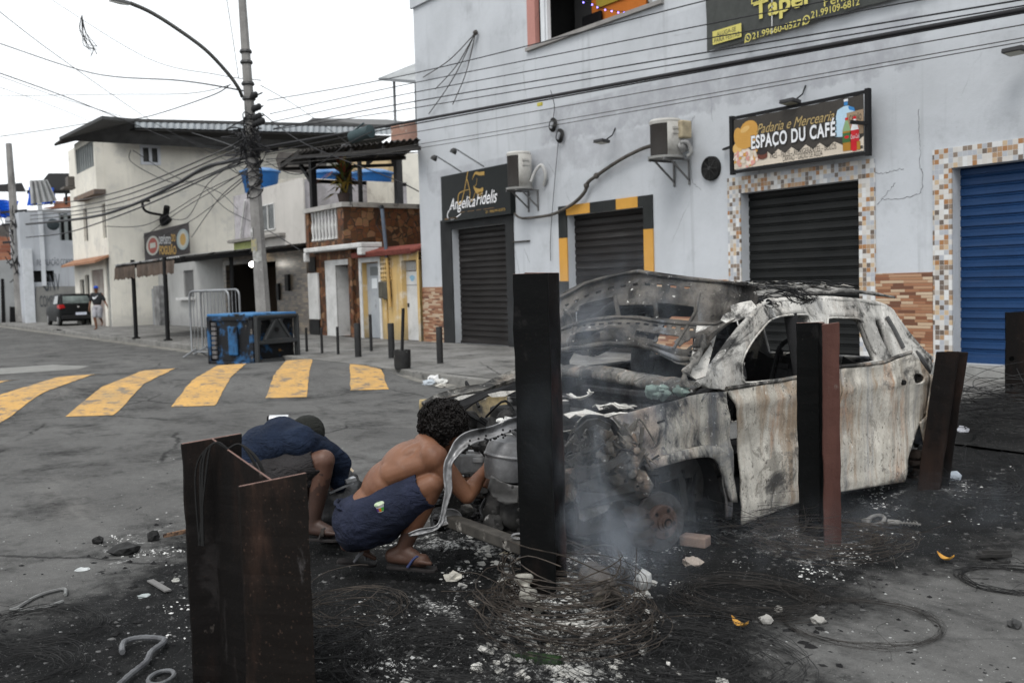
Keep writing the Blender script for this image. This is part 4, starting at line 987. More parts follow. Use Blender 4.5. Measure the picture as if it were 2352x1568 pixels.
disc2(.17, .5, .28, 0, .01, .42); disc2(.17, .5, .2, 1, .014, .34); mb.quad(sp2(.11, .42, .018), sp2(.23, .42, .018), sp2(.23, .6, .018), sp2(.11, .6, .018), 0)
disc2(.84, .5, .28, 4, .01, .42); disc2(.84, .5, .2, 0, .014, .34); disc2(.84, .5, .13, 3, .018, .24)
letter(mb, 'DEPÓSITO', sp2(.31, .52, .02), yd, ud, H2*.25, 2, width=W2*.26, bold=.03); letter(mb, 'DO', sp2(.585, .52, .02), yd, ud, H2*.25, 3, width=W2*.09, bold=.03)
letter(mb, 'FOGUIÃO', sp2(.31, .16, .02), yd, ud, H2*.29, 3, width=W2*.37, bold=.04)
mb.build('sign_print', [flat('emb_white', (.55, .55, .5)), flat('emb_red', (.4, .14, .12)), flat('let_white', (.6, .6, .6)), flat('let_orange', (.55, .36, .14)), flat('emb_blue', (.4, .47, .48))], t)
# bracket with a lamp stub above that sign
q = XP(379, 505, cbx+.3); mb = MB(); mb.tube([q, q+V((.4, 0, .55))], .14, 8); mb.tube(cr([q+V((.2, -.2, .2)), q+V((.3, -.9, .35)), q+V((.3, -1.0, .75)), q+V((.3, -.7, .8))], 4), .06, 6); mb.ball(q, .26, 8, 6, jit=.5)
solo(mb, 'service_bracket', M_blk, 'black cable bracket tangled with wires above the beverage depot banner', 'bracket')

# ---- lilac house between the pole and the terrace
l = thing('lilac_house', 'small lilac and lime house with a rooftop water tank behind the bar canopy', 'house', (-36, 14, SZ))
Yl = 13.8
lw = (F(606, 530, Yl).x, F(637, 530, Yl).x, F(620, 528, Yl).z, F(620, 470, Yl).z)
xa, xb = F(538, 500, Yl).x, F(700, 500, Yl).x; zl0 = F(600, 552, Yl).z; ztp = F(610, 432, Yl).z
mb = MB(); wallo(mb, (xa, Yl, 0), (1, 0, 0), xb-xa, 2.6, ztp, [(lw[0]-xa, lw[1]-xa, lw[2], lw[3])], (0, .2, 0)); mb.box(xa, xb, Yl+.3, Yl+4, ztp-.15, ztp-.02); mb.box(xa, xa+.02, Yl, Yl+4, 2.6, ztp)
mb.box(xb-.02, xb, Yl+.01, Yl+4, 2.6, ztp-.01)
mb.build('wall', wall_mat('lilac_plaster', (.45, .43, .45), (.24, .23, .23), lo=.46, hi=.6), l)
mb = MB(); mb.box(F(605, 440, Yl).x, xb+.1, Yl-.06, Yl-.004, lw[3]-1.7, ztp+.02); mb.build('cream_panel', wall_mat('lilac_cream', (.50, .48, .45), (.3, .28, .26)), l)
mb = MB(); mb.box(xa-.05, F(652, 550, Yl).x, Yl-.05, Yl-.003, 2.6, zl0+.02); mb.build('lime_band', surf('lime_paint', (.46, .50, .20), (.34, .38, .16)), l)
mb = MB(); mb.box(xa-.1, F(660, 550, Yl).x, Yl-.3, Yl-.002, zl0+.03, zl0+.14); mb.build('ledge', surf('ledge', (.3, .29, .27), (.17, .16, .15)), l)
fr = MB(); wx = (lw[0]+lw[1])/2
for x in (lw[0], wx, lw[1]): fr.box(x-.022, x+.022, Yl-.1, Yl-.065, lw[2], lw[3])
for z in (lw[2], lw[3]): fr.box(lw[0], lw[1], Yl-.1, Yl-.066, z-.022, z+.022)
w_ = fr.build('window_frame', M_white, l); q = MB(); q.box(lw[0]+.02, lw[1]-.02, Yl-.064, Yl-.062, lw[2], lw[3]); q.build('pane', flat('dark_glass', (.03, .035, .035), .15, spec=.6), w_)
mb = MB(); a1, a2 = F(552, 546, Yl-.1), F(563, 460, Yl-.1); mb.tube([a1, a2], .05, 6); mb.build('pipe', M_white, l)
# grey stub wall and cream back wall
mb = MB(); slabF(mb, [(600, 440), (640, 412), (700, 409), (905, 420), (905, 480), (700, 560), (600, 560)], 16.2, .3); solo(mb, 'cream_wall', wall_mat('cream_back', (.56, .53, .46), (.32, .29, .25), lo=.5, hi=.66, crack=False), 'stained cream parapet wall behind the terrace canopy', 'wall')
mb = MB(); slabF(mb, [(633, 365), (640, 350), (735, 352), (735, 404), (640, 392)], 17.5, .3); solo(mb, 'dark_parapet', surf('parapet_dark', (.07, .066, .062), (.11, .1, .095)), 'dark weathered parapet above the cream wall, right of the pole', 'wall')
mb = MB(); slabF(mb, [(790, 350), (892, 350), (892, 425), (790, 420)], 19.5, .4); solo(mb, 'ochre_wall', wall_mat('ochre_back', (.50, .38, .22), (.3, .24, .16), crack=False), 'ochre wall far behind the balcony plant under the canopy', 'wall')
M_tank = surf('tank_blue', (.013, .085, .25), (.02, .11, .3), rough=.45, bump=.05)
M_tankl = surf('tank_lid', (.025, .12, .31), (.12, .22, .38), rough=.45, bump=.05, scale=3)
def tank(px, py, Y, r, hh, lab, grp):
    c = F(px, py, Y); t = thing('water_tank', lab, 'water tank', V((c.x, Y, c.z-hh)), grp)
    mb = MB(); mb.lathe([(r*.78, 0), (r*.86, hh*.5), (r*.9, hh*.55), (r*.97, hh*.97), (r*1.03, hh)], (c.x, Y, c.z-hh), n=28); mb.build('tank_body', M_tank, t, smooth=40)
    mb = MB(); mb.lathe([(r*1.07, 0), (r*1.05, .06), (r*.6, .17), (r*.12, .2)], (c.x, Y, c.z), n=28); mb.build('lid', M_tankl, t, smooth=40)
    return t, c
t, c = tank(597, 397, 15.0, .78, .9, 'open blue water tank half hidden by the concrete pole', 'blue water tanks')
tank(752, 400, 17.1, .66, .8, 'blue water tank seen left of the balcony plant', 'blue water tanks')
tank(854, 401, 17.1, .78, .8, 'blue water tank seen right of the balcony plant', 'blue water tanks')

# ---- cream three storey building at the corner
cbx = -46.0
cy0 = XP(258, 740, cbx).y; cy1 = XP(640, 350, cbx).y
M_cream = wall_mat('cream_plaster', (.74, .71, .63), (.50, .49, .46), (.36, .35, .33), lo=.5, hi=.7, streak=.5)
cb = thing('cream_building', 'tall cream three storey corner building with a wide tin roof and an overhanging upper floor', 'building', (cbx, cy0+4, SZ))
zc_ = XP(248, 300, cbx).z; zr = XP(560, 330, cbx).z
wn_ = [XP(x, y, cbx) for x, y in ((324, 336), (364, 336), (364, 377), (324, 375))]
w1 = (wn_[0].y-cy0, wn_[1].y-cy0, wn_[3].z, wn_[0].z)
mb = MB(); wallo(mb, (cbx, cy0, 0), (0, 1, 0), 24, 0, zr, [w1], (-.2, 0, 0)); mb.prism([V((cbx, cy0, zr)), V((cbx, cy0+9, zr)), V((cbx, cy0, zc_))], (-.2, 0, 0))
# street side (faces the road)
sx0 = F(177, 740, cy0).x
def SY(px, py): return F(px, py, cy0)
o1 = [SY(233, 470), SY(250, 545)]; o2 = [SY(190, 480), SY(203, 553)]
o3 = [SY(207, 640), SY(246, 745)]; o4 = [SY(250, 632), SY(262, 740)]
ops = []
for a, b in ((o1[0], o1[1]), (o2[0], o2[1])): ops.append((a.x-sx0, min(b.x, cbx-.2)-sx0, b.z, a.z))
D1 = [(F(p, 700, cy0).x-sx0, F(q, 700, cy0).x-sx0) for p, q in ((186, 196), (198, 208), (214, 241), (247, 255))]
for (p, q), zt_ in zip(D1, (2.3, 2.5, 2.7, 3.2)): ops.append((p, q, SZ, zt_))
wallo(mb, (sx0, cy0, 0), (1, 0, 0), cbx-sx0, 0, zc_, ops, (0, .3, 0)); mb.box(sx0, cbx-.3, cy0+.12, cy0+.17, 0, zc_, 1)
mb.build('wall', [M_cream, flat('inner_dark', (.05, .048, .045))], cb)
# overhanging upper floor
yo = cy0-.35
ol = F(172, 370, yo).x; zb0 = XP(246, 435, cbx).z; zt0 = XP(250, 305, cbx).z; hh = zt0-zb0; wz0, wz1 = zb0+hh*.42, zb0+hh*.88
mb = MB()
mb.box(ol, cbx-.02, yo, cy0-.003, zb0, wz0); mb.box(ol, cbx-.02, yo, cy0-.004, wz1, zt0); mb.box(cbx-.3, cbx-.02, yo, cy0-.005, wz0, wz1); mb.box(ol, ol+.2, yo, cy0-.004, wz0, wz1)
mb.build('upper_floor', M_cream, cb)
mb = MB(); mb.box(ol-.1, cbx+.06, yo-.12, cy0, zb0-.2, zb0); mb.build('floor_slab', surf('slab_rust', (.2, .14, .1), (.12, .1, .09)), cb)
fr = MB()
for k in range(9): x = L3(ol+.2, cbx-.3, k/8); fr.box(x-.04, x+.04, yo+.02, yo+.08, wz0, wz1)
w_ = fr.build('window_frame', flat('win_grey', (.28, .3, .3)), cb)
q = MB(); q.box(ol+.2, cbx-.3, yo+.1, yo+.12, wz0, wz1); q.build('pane', surf('pane_pale', (.55, .57, .55), (.3, .32, .31), scale=3, rough=.2, bump=0), w_)
fr = MB(); y0_, y1_, z0_, z1_ = cy0+w1[0], cy0+w1[1], w1[2], w1[3]
for yy in (y0_, (y0_+y1_)/2, y1_): fr.box(cbx-.06, cbx+.05, yy-.06, yy+.06, z0_, z1_)
for zz_ in (z0_, z1_): fr.box(cbx-.05, cbx+.06, y0_-.06, y1_+.06, zz_-.06, zz_+.06)
w_ = fr.build('window_frame', flat('win_white', (.66, .68, .72)), cb); q = MB(); q.box(cbx-.12, cbx-.1, y0_, y1_, z0_, z1_); q.build('pane', flat('pane_dark', (.07, .07, .065), .2), w_)
mb = MB(); za = XP(262, 590, cbx).z; mb.prism([V((sx0, cy0-.6, za-.25)), V((cbx+.1, cy0-.6, za-.25)), V((cbx+.1, cy0-.02, za)), V((sx0, cy0-.02, za))], (0, 0, .1)); mb.build('tile_awning', surf('clay_orange', (.36, .19, .11), (.25, .13, .08), scale=3), cb)
# roof
mb = MB(); Xr = -44.2
r0, r1 = XP(310, 281, Xr), XP(897, 294, Xr); f0, f1 = XP(310, 293, Xr), XP(897, 309, Xr)
def rr(u, v): p = L3(L3(f0, f1, u), L3(r0, r1, u), v); return p+V((.06*sin(u*260), 0, 0))
mb.grid(rr, 240, 2); mb.build('roof_fascia', surf('fascia_tin', (.42, .45, .47), (.32, .34, .36), rough=.5, layers=(((.2, .2, .2), 2, .6, .8, (1, 1, .2)),)), cb, solid=.03)
mb = MB(); e0, e1 = XP(234, 274, -48.5), XP(135, 325, -60); e0 = F(234, 274, yo-1.6); e1 = F(136, 322, yo-1.6)
back = V((-6, 0, 0))
mb.prism([e0, r0+V((0, 0, .03)), r1+V((0, 0, .03)), r1+V((-12, 0, .3)), e0+V((-8, 8, .2)), e1+V((0, 6, 0)), e1], (0, 0, .12)); mb.build('roof', surf('roof_dark', (.05, .05, .05), (.08, .08, .08)), cb)
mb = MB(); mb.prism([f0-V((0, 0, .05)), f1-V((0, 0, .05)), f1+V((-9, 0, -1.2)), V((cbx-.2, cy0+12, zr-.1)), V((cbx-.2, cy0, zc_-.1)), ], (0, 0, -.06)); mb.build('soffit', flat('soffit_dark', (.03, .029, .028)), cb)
mb = MB(); mb.bar(XP(245, 290, cbx+.25), XP(420, 316, cbx+.25), .2, .24); mb.build('gutter', surf('gutter_grey', (.3, .3, .29), (.2, .2, .19)), cb)
mb = MB(); slabX(mb, [(250, 302), (420, 324), (640, 347), (640, 318), (400, 303), (250, 292)], cbx+.1, .3); mb.build('painted_eave_shade', flat('eave_shade_black', (.02, .02, .02)), cb)  # added near-black slab, paints the shade under the eaves
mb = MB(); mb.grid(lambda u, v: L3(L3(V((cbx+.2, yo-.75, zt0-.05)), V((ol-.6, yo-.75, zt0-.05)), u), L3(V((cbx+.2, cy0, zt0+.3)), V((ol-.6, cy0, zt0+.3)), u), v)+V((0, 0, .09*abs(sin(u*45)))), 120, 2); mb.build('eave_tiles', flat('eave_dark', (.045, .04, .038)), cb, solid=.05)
mb = MB(); ax = SY(187, 415); mb.box(ax.x-.3, ax.x+.3, yo-.3, yo-.003, ax.z-.3, ax.z+.15); mb.box(ax.x-.5, ax.x+.4, yo-.5, yo-.003, ax.z-.42, ax.z-.33); mb.build('air_conditioner', flat('ac_old', (.12, .11, .1)), cb)
# doors behind
mb = MB(); mb.box(sx0+D1[2][0], sx0+D1[2][1], cy0+.05, cy0+.1, SZ, 2.7); mb.build('gate', surf('gate_rust', (.16, .11, .09), (.3, .29, .27), scale=1.5), cb)
mb = MB(); mb.box(sx0+D1[3][0], sx0+D1[3][1], cy0+.05, cy0+.1, SZ, 3.2); mb.build('door', surf('door_grey_old', (.2, .2, .19), (.3, .3, .28)), cb)
# low grey wall with iron gate against the cream wall
g = thing('grey_gate_wall', 'grey rendered garden wall with barred metal gates below the cream building', 'wall', (-47, 12.3, SZ))
Yg = 12.1
mb = MB(); a = F(257, 664, Yg); b = F(308, 664, Yg); mb.box(a.x, b.x, Yg, Yg+.2, SZ, a.z-.0); mb.build('wall', wall_mat('grey_render', (.26, .265, .275), (.17, .17, .17), crack=False), g)
for k, (pa, pb) in enumerate(((310, 330), (332, 352))):
    a = F(pa, 665, Yg); b = F(pb, 665, Yg); mb = MB(); mb.box(a.x, b.x, Yg+.08, Yg+.12, SZ, 1.75)
    n_ = 9
    for q in range(n_): x = a.x+(b.x-a.x)*(q+.5)/n_; mb.box(x-.05, x+.05, Yg+.08, Yg+.12, 1.75, a.z)
    mb.box(a.x, b.x, Yg+.07, Yg+.13, a.z-.3, a.z-.2); mb.build('gate', surf('gate_grey', (.25, .26, .27), (.32, .33, .34)), g)
mb = MB(); a = F(352, 662, Yg); mb.box(a.x, a.x+.9, Yg, Yg+.3, SZ, a.z+.1); mb.build('gate_pier', surf('pier_dark', (.1, .1, .1), (.3, .3, .3)), g)

# ---- far left: grey house, lean-to, tarpaulin roof, brick house
gh = thing('grey_house', 'small pale grey house with a painted board and dark windows behind the parked car', 'house', (-60, 9, SZ))
Xg = -60.0
def gx(px, py): return XP(px, py, Xg)
a, b = gx(58, 735), gx(190, 735); z1 = gx(120, 488).z
wv = [gx(78, 648), gx(124, 621)]; wu = [gx(138, 552), gx(183, 488)]
mb = MB(); wallo(mb, (Xg, a.y, 0), (0, 1, 0), b.y-a.y+1.5, 0, z1, [(wv[0].y-a.y, wv[1].y-a.y, wv[0].z, wv[1].z), (wu[0].y-a.y, wu[1].y-a.y, wu[0].z, wu[1].z-.05)], (-.3, 0, 0)); mb.box(Xg-5, Xg, a.y-.02, a.y, 0, z1); mb.box(Xg-5, Xg-.4, a.y, b.y+1.5, z1-.1, z1)
mb.box(Xg-.5, Xg-.4, a.y, b.y+1.5, 0, z1-.1, 1)
mb.build('wall', [wall_mat('grey_house_plaster', (.40, .42, .45), (.3, .31, .33), crack=False), flat('gh_dark', (.025, .025, .025))], gh)
mb = MB(); mb.box(Xg+.01, Xg+.2, a.y+.0, a.y+.5, 0, wv[1].z+1.2); mb.bar(gx(100, 640)+V((.1, 0, -.4)), gx(100, 640)+V((.1, 0, 5.)), .2, .2); mb.build('pilaster', surf('pil_white', (.52, .54, .57), (.42, .44, .46)), gh)
fr = MB()
for k in range(4): y_ = wu[0].y+(wu[1].y-wu[0].y)*k/3; fr.box(Xg-.15, Xg-.05, y_-.09, y_+.09, wu[0].z, wu[1].z-.05)
fr.build('window_frame', flat('wf_grey', (.2, .22, .22)), gh)
mb = MB(); pb = [gx(82, 742), gx(190, 742), gx(182, 657), gx(82, 658)]
mb.prism([p+V((.12, 0, 0)) for p in pb], (-.1, 0, 0), 0); W3 = pb[1].y-pb[0].y
letter(mb, 'INSTALAÇÃO CORRENTE', pb[0]+V((.135, .2, 3.15)), yd, ud, .34, 1, width=W3*.9); letter(mb, 'GNV', pb[0]+V((.135, W3*.2, 1.75)), yd, ud, .95, 1, width=W3*.35); letter(mb, 'COMPRO', pb[0]+V((.135, W3*.1, .9)), yd, ud, .6, 1, width=W3*.42)
mb.build('painted_board', [surf('board_grey', (.21, .21, .2), (.16, .16, .155)), flat('board_ink', (.06, .065, .075))], gh)
mb = MB(); q = gx(118, 517); mb.ball(q+V((.5, 0, 0)), (.12, .34, .32), 10, 6); mb.build('satellite_dish', flat('dish_dark', (.04, .05, .055)), gh)
ug = MB(); p = [gx(x, y)+V((-1.0, 0, 0)) for x, y in ((40, 600), (40, 500), (70, 480), (190, 478), (190, 500), (60, 560))]; ug.prism(p, (-1, 0, 0)); ug.build('upper_wall', wall_mat('gh_upper', (.22, .22, .22), (.15, .14, .13), crack=False), gh)
ug = MB(); ug.grid(lambda u, v: L3(L3(gx(60, 420), gx(98, 418), u), L3(gx(63, 473), gx(120, 465), u), v)+V((1.2+.1*sin(u*26), 0, 0)), 120, 2); ug.build('lean_to_sheet', surf('fibro_grey', (.38, .39, .39), (.28, .28, .28)), gh, solid=.05)
ts = thing('tarpaulin_shelter', 'dark tin roof on thin posts with a bright blue tarpaulin over a brick terrace', 'shelter', (-66, 9, 6))
Xt = -66.
mb = MB(); mb.prism([XP(x, y, Xt) for x, y in ((75, 445), (112, 398), (185, 398), (185, 443))], (-.2, 0, 0)); mb.prism([XP(x, y, Xt-3) for x, y in ((-20, 425), (50, 420), (60, 440), (-20, 440))], (-.2, 0, 0)); mb.each('tin_roof', flat('tin_black', (.045, .045, .045)), ts)
M_tarp = surf('tarp_blue', (.01, .11, .65), (.01, .08, .45), rough=.5, scale=3)
mb = MB(); mb.grid(lambda u, v: L3(L3(XP(62, 473, Xt), XP(124, 466, Xt), u), L3(XP(66, 430, Xt), XP(128, 432, Xt), u), v)+V((.3*sin(u*14+v*3), 0, 0)), 24, 8); mb.build('tarpaulin', M_tarp, ts, solid=.03)
mb = MB(); mb.grid(lambda u, v: L3(L3(XP(-20, 494, Xt), XP(36, 505, Xt), u), L3(XP(-20, 458, Xt), XP(42, 462, Xt), u), v)+V((.3*sin(u*9+v*4), 0, 0)), 16, 6); mb.build('tarpaulin', M_tarp, ts, solid=.03)
mb = MB(); slabX(mb, [(128, 473), (128, 462), (150, 462), (150, 452), (182, 448), (182, 478), (100, 478)], Xt, .6); mb.build('brick_wall', surf('brick_orange', (.36, .15, .09), (.26, .11, .07), scale=4), ts)
mb = MB()
for px in (80, 118, 152): mb.bar(XP(px, 470, Xt+.2), XP(px, 440, Xt+.2), .12, .12)
mb.bar(XP(62, 441, Xt+.2), XP(185, 441, Xt+.2), .1, .2); mb.build('posts', M_blk, ts)
bh = thing('brick_house', 'raw brick upper storey over a rough concrete wall at the far left edge', 'house', (-70, 6, SZ))
Xb = -63.
mb = MB(); slabX(mb, [(-30, 745), (40, 742), (38, 595), (-30, 600)], Xb, 1.); mb.build('concrete_wall', wall_mat('rough_conc', (.33, .34, .34), (.24, .24, .24), crack=False), bh)
mb = MB(); slabX(mb, [(-30, 602), (30, 596), (28, 545), (-30, 540)], Xb-.5, 1.); mb.build('brick_wall', tile_mat('raw_brick', (.4, .22), [(.33, .13, .075), (.27, .10, .06), (.38, .17, .1)], axis='y', row_off=True, grout=(.2, .17, .15)), bh)
mb = MB(); slabX(mb, [(-30, 545), (60, 552), (70, 520), (-30, 515)], Xb-.6, 2.); slabX(mb, [(-30, 520), (0, 520), (0, 480), (-30, 480)], Xb-2, 1.); mb.build('slab', surf('slab_dark', (.09, .085, .08), (.15, .14, .13)), bh)
mb = MB(); slabX(mb, [(4, 742), (13, 742), (9, 640), (2, 640)], Xb+.02, .2); slabX(mb, [(24, 742), (42, 742), (42, 705), (24, 704)], Xb+.3, .3); mb.build('door', M_blk, bh)

# ---- terrace canopy behind the shop's left corner
tc_ = thing('terrace_canopy', 'light metal terrace canopy on thin posts beyond the shop corner', 'canopy', (-26, 18, 6))
Yt = 17.
mb = MB(); mb.prism([F(868, 180, Yt), F(870, 184, Yt), F(972, 192, Yt), F(972, 138, Yt+2), F(950, 148, Yt+2)], (0, .05, .02)); mb.build('canopy_sheet', surf('canopy_tin', (.2, .21, .21), (.3, .31, .32), rough=.5), tc_)
mb = MB(); a = F(905, 186, Yt+.3); b = F(908, 285, Yt+.3); mb.cyl(a, b, .05, n=8); mb.bar(F(872, 182, Yt), F(972, 190, Yt), .08, .1); mb.cyl(F(955, 190, Yt+.3), F(957, 285, Yt+.3), .05, n=8); mb.build('post', flat('post_thin', (.2, .21, .22)), tc_)
mb = MB(); slabF(mb, [(898, 326), (898, 287), (985, 268), (985, 326)], 18.5, .4); solo(mb, 'brick_parapet', surf('parapet_brick', (.36, .22, .17), (.25, .14, .10), scale=1.5, layers=(((.45, .38, .33), 3, .55, .7),)), 'orange brick parapet against the corner of the grey shop, above the dark canopy', 'wall')
mb = MB(); mb.prism([F(700, 283, 30), F(718, 271, 30), F(885, 292, 30), F(700, 300, 30)], (0, 6, .3)); solo(mb, 'gable_roof', surf('gable_dark', (.09, .09, .09), (.12, .12, .12)), 'dark low gable roof peeking over the tin roof to the right of the pole', 'roof')
# ============================================================ STREET FURNITURE
# ---- concrete pole with street lamp
pb = G(611, 821, SZ); pb = V((pb.x, 8.75, SZ)); pb.x = F(611, 815, 8.75).x
ptop = F(551, -80, 8.75); ptop.y = 8.75
def pole_at(t): return L3(pb, ptop, t)
M_conc = surf('pole_concrete', (.24, .235, .225), (.15, .145, .14), scale=1.3, bump=.4, bscale=25, layers=(((.07, .068, .065), 2.2, .55, .7, (1, 1, .25)), ((.36, .35, .34), 5, .64, .72)))
pt = thing('utility_pole', 'tall weathered concrete pole wrapped in tangled black cables with a curved lamp arm', 'pole', pb)
mb = MB(); mb.tube([pole_at(i/12) for i in range(13)], [.195-.105*i/12 for i in range(13)], 8); mb.build('shaft', M_conc, pt, smooth=35)
mb = MB()
for y in (123, 148, 198, 233, 280):
    t_ = (815-y)/(815+80); c = pole_at(t_); mb.lathe([(.2-.1*t_+.012, -.03), (.2-.1*t_+.03, 0), (.2-.1*t_+.012, .05)], c, n=12)
mb.each('clamp_band', flat('band_dark', (.06, .06, .06), .5, .4), pt)
random.seed(21)
mb = MB()
for y in (300, 318, 330, 345, 362, 375, 395, 420, 445):
    t_ = (815-y)/895; c = pole_at(t_); r = .2-.1*t_
    for k in range(4):
        ph = rnd(0, 6); zz = rnd(-.15, .15); tl = rnd(-.3, .3)
        mb.tube([c+V(((r+.03+rnd(0, .03))*cos(a), (r+.03)*sin(a), zz+tl*cos(a+ph))) for a in [2*pi*i/14 for i in range(14)]], .014, 4, closed=True)
for k in range(46):
    y = rnd(300, 372); t_ = (815-y)/895; c = pole_at(t_); e = c+V((rnd(-.9, .9), rnd(-.5, .3), rnd(-.35, .35))); m = (c+e)/2+V((rnd(-.3, .3), rnd(-.2, .2), rnd(-.35, .1)))
    mb.tube(cr([c, m, e, c+V((rnd(-.3, .3), rnd(-.3, .1), rnd(-.3, .3)))], 5), rnd(.008, .018), 4)
mb.build('cable_tangle', flat('cable_black', (.022, .022, .024), .5), pt)
mb = MB()
for y, ns in ((232, 2), (262, 3), (283, 3), (297, 4)):
    c = pole_at((815-y)/895)
    mb.cyl(c+V((.0, 0, 0)), c+V((.75, .05, .02)), .018, n=6)
    for k in range(ns): mb.ball(c+V((.22+.17*k, .02, .03)), (.07, .07, .085), 8, 6)
mb.build('insulator', flat('insul_black', (.02, .02, .021), .35), pt)
for q, (y, n_) in enumerate(((545, 'white'), (575, 'yellow'), (600, 'worn'))):
    c = pole_at((815-y)/895); mb = MB(); r = .2-.1*(815-y)/895+.006; h0 = rnd(.12, .2)
    mb.grid(lambda u, v: (c.x+r*cos(-2.3+1.2*u+q*.5), c.y+r*sin(-2.3+1.2*u+q*.5), c.z-h0+2*h0*v+.02*sin(u*9)), 8, 4); mb.build('poster_scrap', surf('scrap_%d' % q, ((.5, .5, .5), (.32, .28, .12), (.4, .4, .38))[q], (.2, .2, .19), scale=8), pt)
am = [P(556, 222, 23.75), P(546, 200, 23.5), P(520, 165, 23.3), P(470, 113, 22.9), P(400, 62, 22.5), P(345, 28, 22.2), P(300, 8, 21.9)]
mb = MB(); mb.tube(cr(am, 6), .045, 8); mb.build('lamp_arm', flat('arm_grey', (.10, .10, .095), .5, .4), pt, smooth=60)
hd = (P(300, 9, 21.9), P(256, -3, 21.6)); dvec = (hd[1]-hd[0]); mb = MB()
mb.obox((hd[0]+hd[1])/2, dvec/2, V((0, .12, 0)), V((.0, 0, .045))); mb.build('lamp_head', flat('lamp_grey', (.13, .13, .13), .4, .3), pt, bevel=.03)
mb = MB(); mb.obox((hd[0]+hd[1])/2+dvec*.12-V((0, 0, .055)), dvec*.3, V((0, .09, 0)), V((0, 0, .012))); mb.build('lamp_lens', flat('lamp_lens', (.3, .3, .28), .2), pt)
# ---- second pole at far left
a, b = F(50, 742, 9.1), F(20, 330, 9.1); a.z = SZ
p2 = thing('utility_pole', 'distant concrete pole beside the brick house at the far left', 'pole', a)
mb = MB(); mb.tube([L3(a, b, i/8) for i in range(9)], [.30-.14*i/8 for i in range(9)], 8); mb.build('shaft', M_conc, p2, smooth=35)
mb = MB()
for k in range(60):
    t_ = rnd(.25, .62); c = L3(a, b, t_); e = c+V((rnd(-1.2, 1.2), rnd(-.6, .6), rnd(-1., 1.)))
    mb.tube(cr([c, (c+e)/2+V((rnd(-.4, .4), 0, rnd(-.5, .2))), e], 4), .03, 4)
for z_ in (.55, .62, .45): c = L3(a, b, z_); mb.bar(c+V((-.9, -.5, 0)), c+V((.9, .5, 0)), .12, .12)
mb.build('cable_tangle', flat('cable_black', (.022, .022, .024)), p2)

# ---- overhead wires
M_wire = flat('wire_black', (.028, .028, .03), .5); M_wireg = flat('wire_grey', (.06, .058, .055), .5)
def wire(pts, r, label, sag=0, mat=None, nm='overhead_wire', grp='overhead wires'):
    q = [P(*p) for p in pts]
    q = cr(q, 8 if len(pts) > 2 else 16)
    n_ = len(q)
    for i, p in enumerate(q): p.z -= sag*4*(i/(n_-1))*(1-i/(n_-1))
    mb = MB(); mb.tube(q, r, 5); o = solo(mb, nm, mat or M_wire, label, 'wire', loc=q[0], group=grp, smooth=80)
    return o
PD = 23.7
def dF(x, y, Y): return (F(x, y, Y)-CAM).dot(FW)
def shopw(p0, p1, p2, r, lab, Y=11.7, mat=None):
    wire([(p0[0], p0[1], PD), (p1[0], p1[1], dF(p1[0], p1[1], 10.9)), (p2[0], p2[1], dF(p2[0], p2[1], Y))], r, lab, mat=mat)
for (p0, p1, p2, r, lab) in (
    ((614, 231), (955, 168), (1640, -3), .011, 'topmost thin wire crossing the upper wall from the pole insulators'),
    ((620, 262), (955, 190), (1950, -8), .010, 'second thin wire from the top crossing the upper grey wall'),
    ((622, 281), (955, 212), (2160, -8), .010, 'third thin wire from the top crossing the upper grey wall'),
    ((628, 296), (955, 233), (2420, -12), .012, 'thin wire just above the thick black cable on the grey wall'),
    ((628, 298), (960, 247), (2420, 2), .010, 'thin wire running close along the top of the thick black cable')): shopw(p0, p1, p2, r, lab)
shopw((608, 338), (958, 277), (2420, 10), .032, 'thick black cable bundle sagging across the grey shop front')
shopw((608, 352), (958, 284), (2420, 17), .014, 'thin wire hugging the underside of the thick black cable')
shopw((606, 356), (958, 303), (2420, 45), .008, 'first thin grey wire below the thick black cable', mat=M_wireg)
shopw((606, 372), (960, 332), (2420, 75), .007, 'second thin grey wire below the thick black cable', mat=M_wireg)
shopw((606, 380), (960, 341), (2420, 84), .007, 'third and lowest thin grey wire across the shop front', mat=M_wireg)
c = F(1240, 236, 11.0); mb = MB(); mb.obox(c+V((0, 0, -.03)), V((.06, 0, 0)), V((0, .02, 0)), V((0, 0, .03))); solo(mb, 'cable_tag', flat('tag_yellow', (.45, .4, .08)), 'small yellow tag on the thick black cable', 'tag')
# splice closure by the canopy
c = P(829, 309, 22.); ax_ = (P(856, 300, 21.8)-P(803, 318, 22.2)).normalized()
mb = MB(); mb.lathe([(.10, -.30), (.135, -.28), (.135, .24), (.15, .25), (.15, .29), (.07, .31)], c, ax_, 16); mb.tube([c-ax_*.3+V((0, 0, .1)), c+ax_*.1+V((0, 0, .22))], .02, 5)
solo(mb, 'splice_closure', surf('closure_green', (.035, .055, .06), (.05, .07, .075)), 'dark green cylindrical cable closure hanging among the wires before the canopy', 'cable closure', smooth=40)
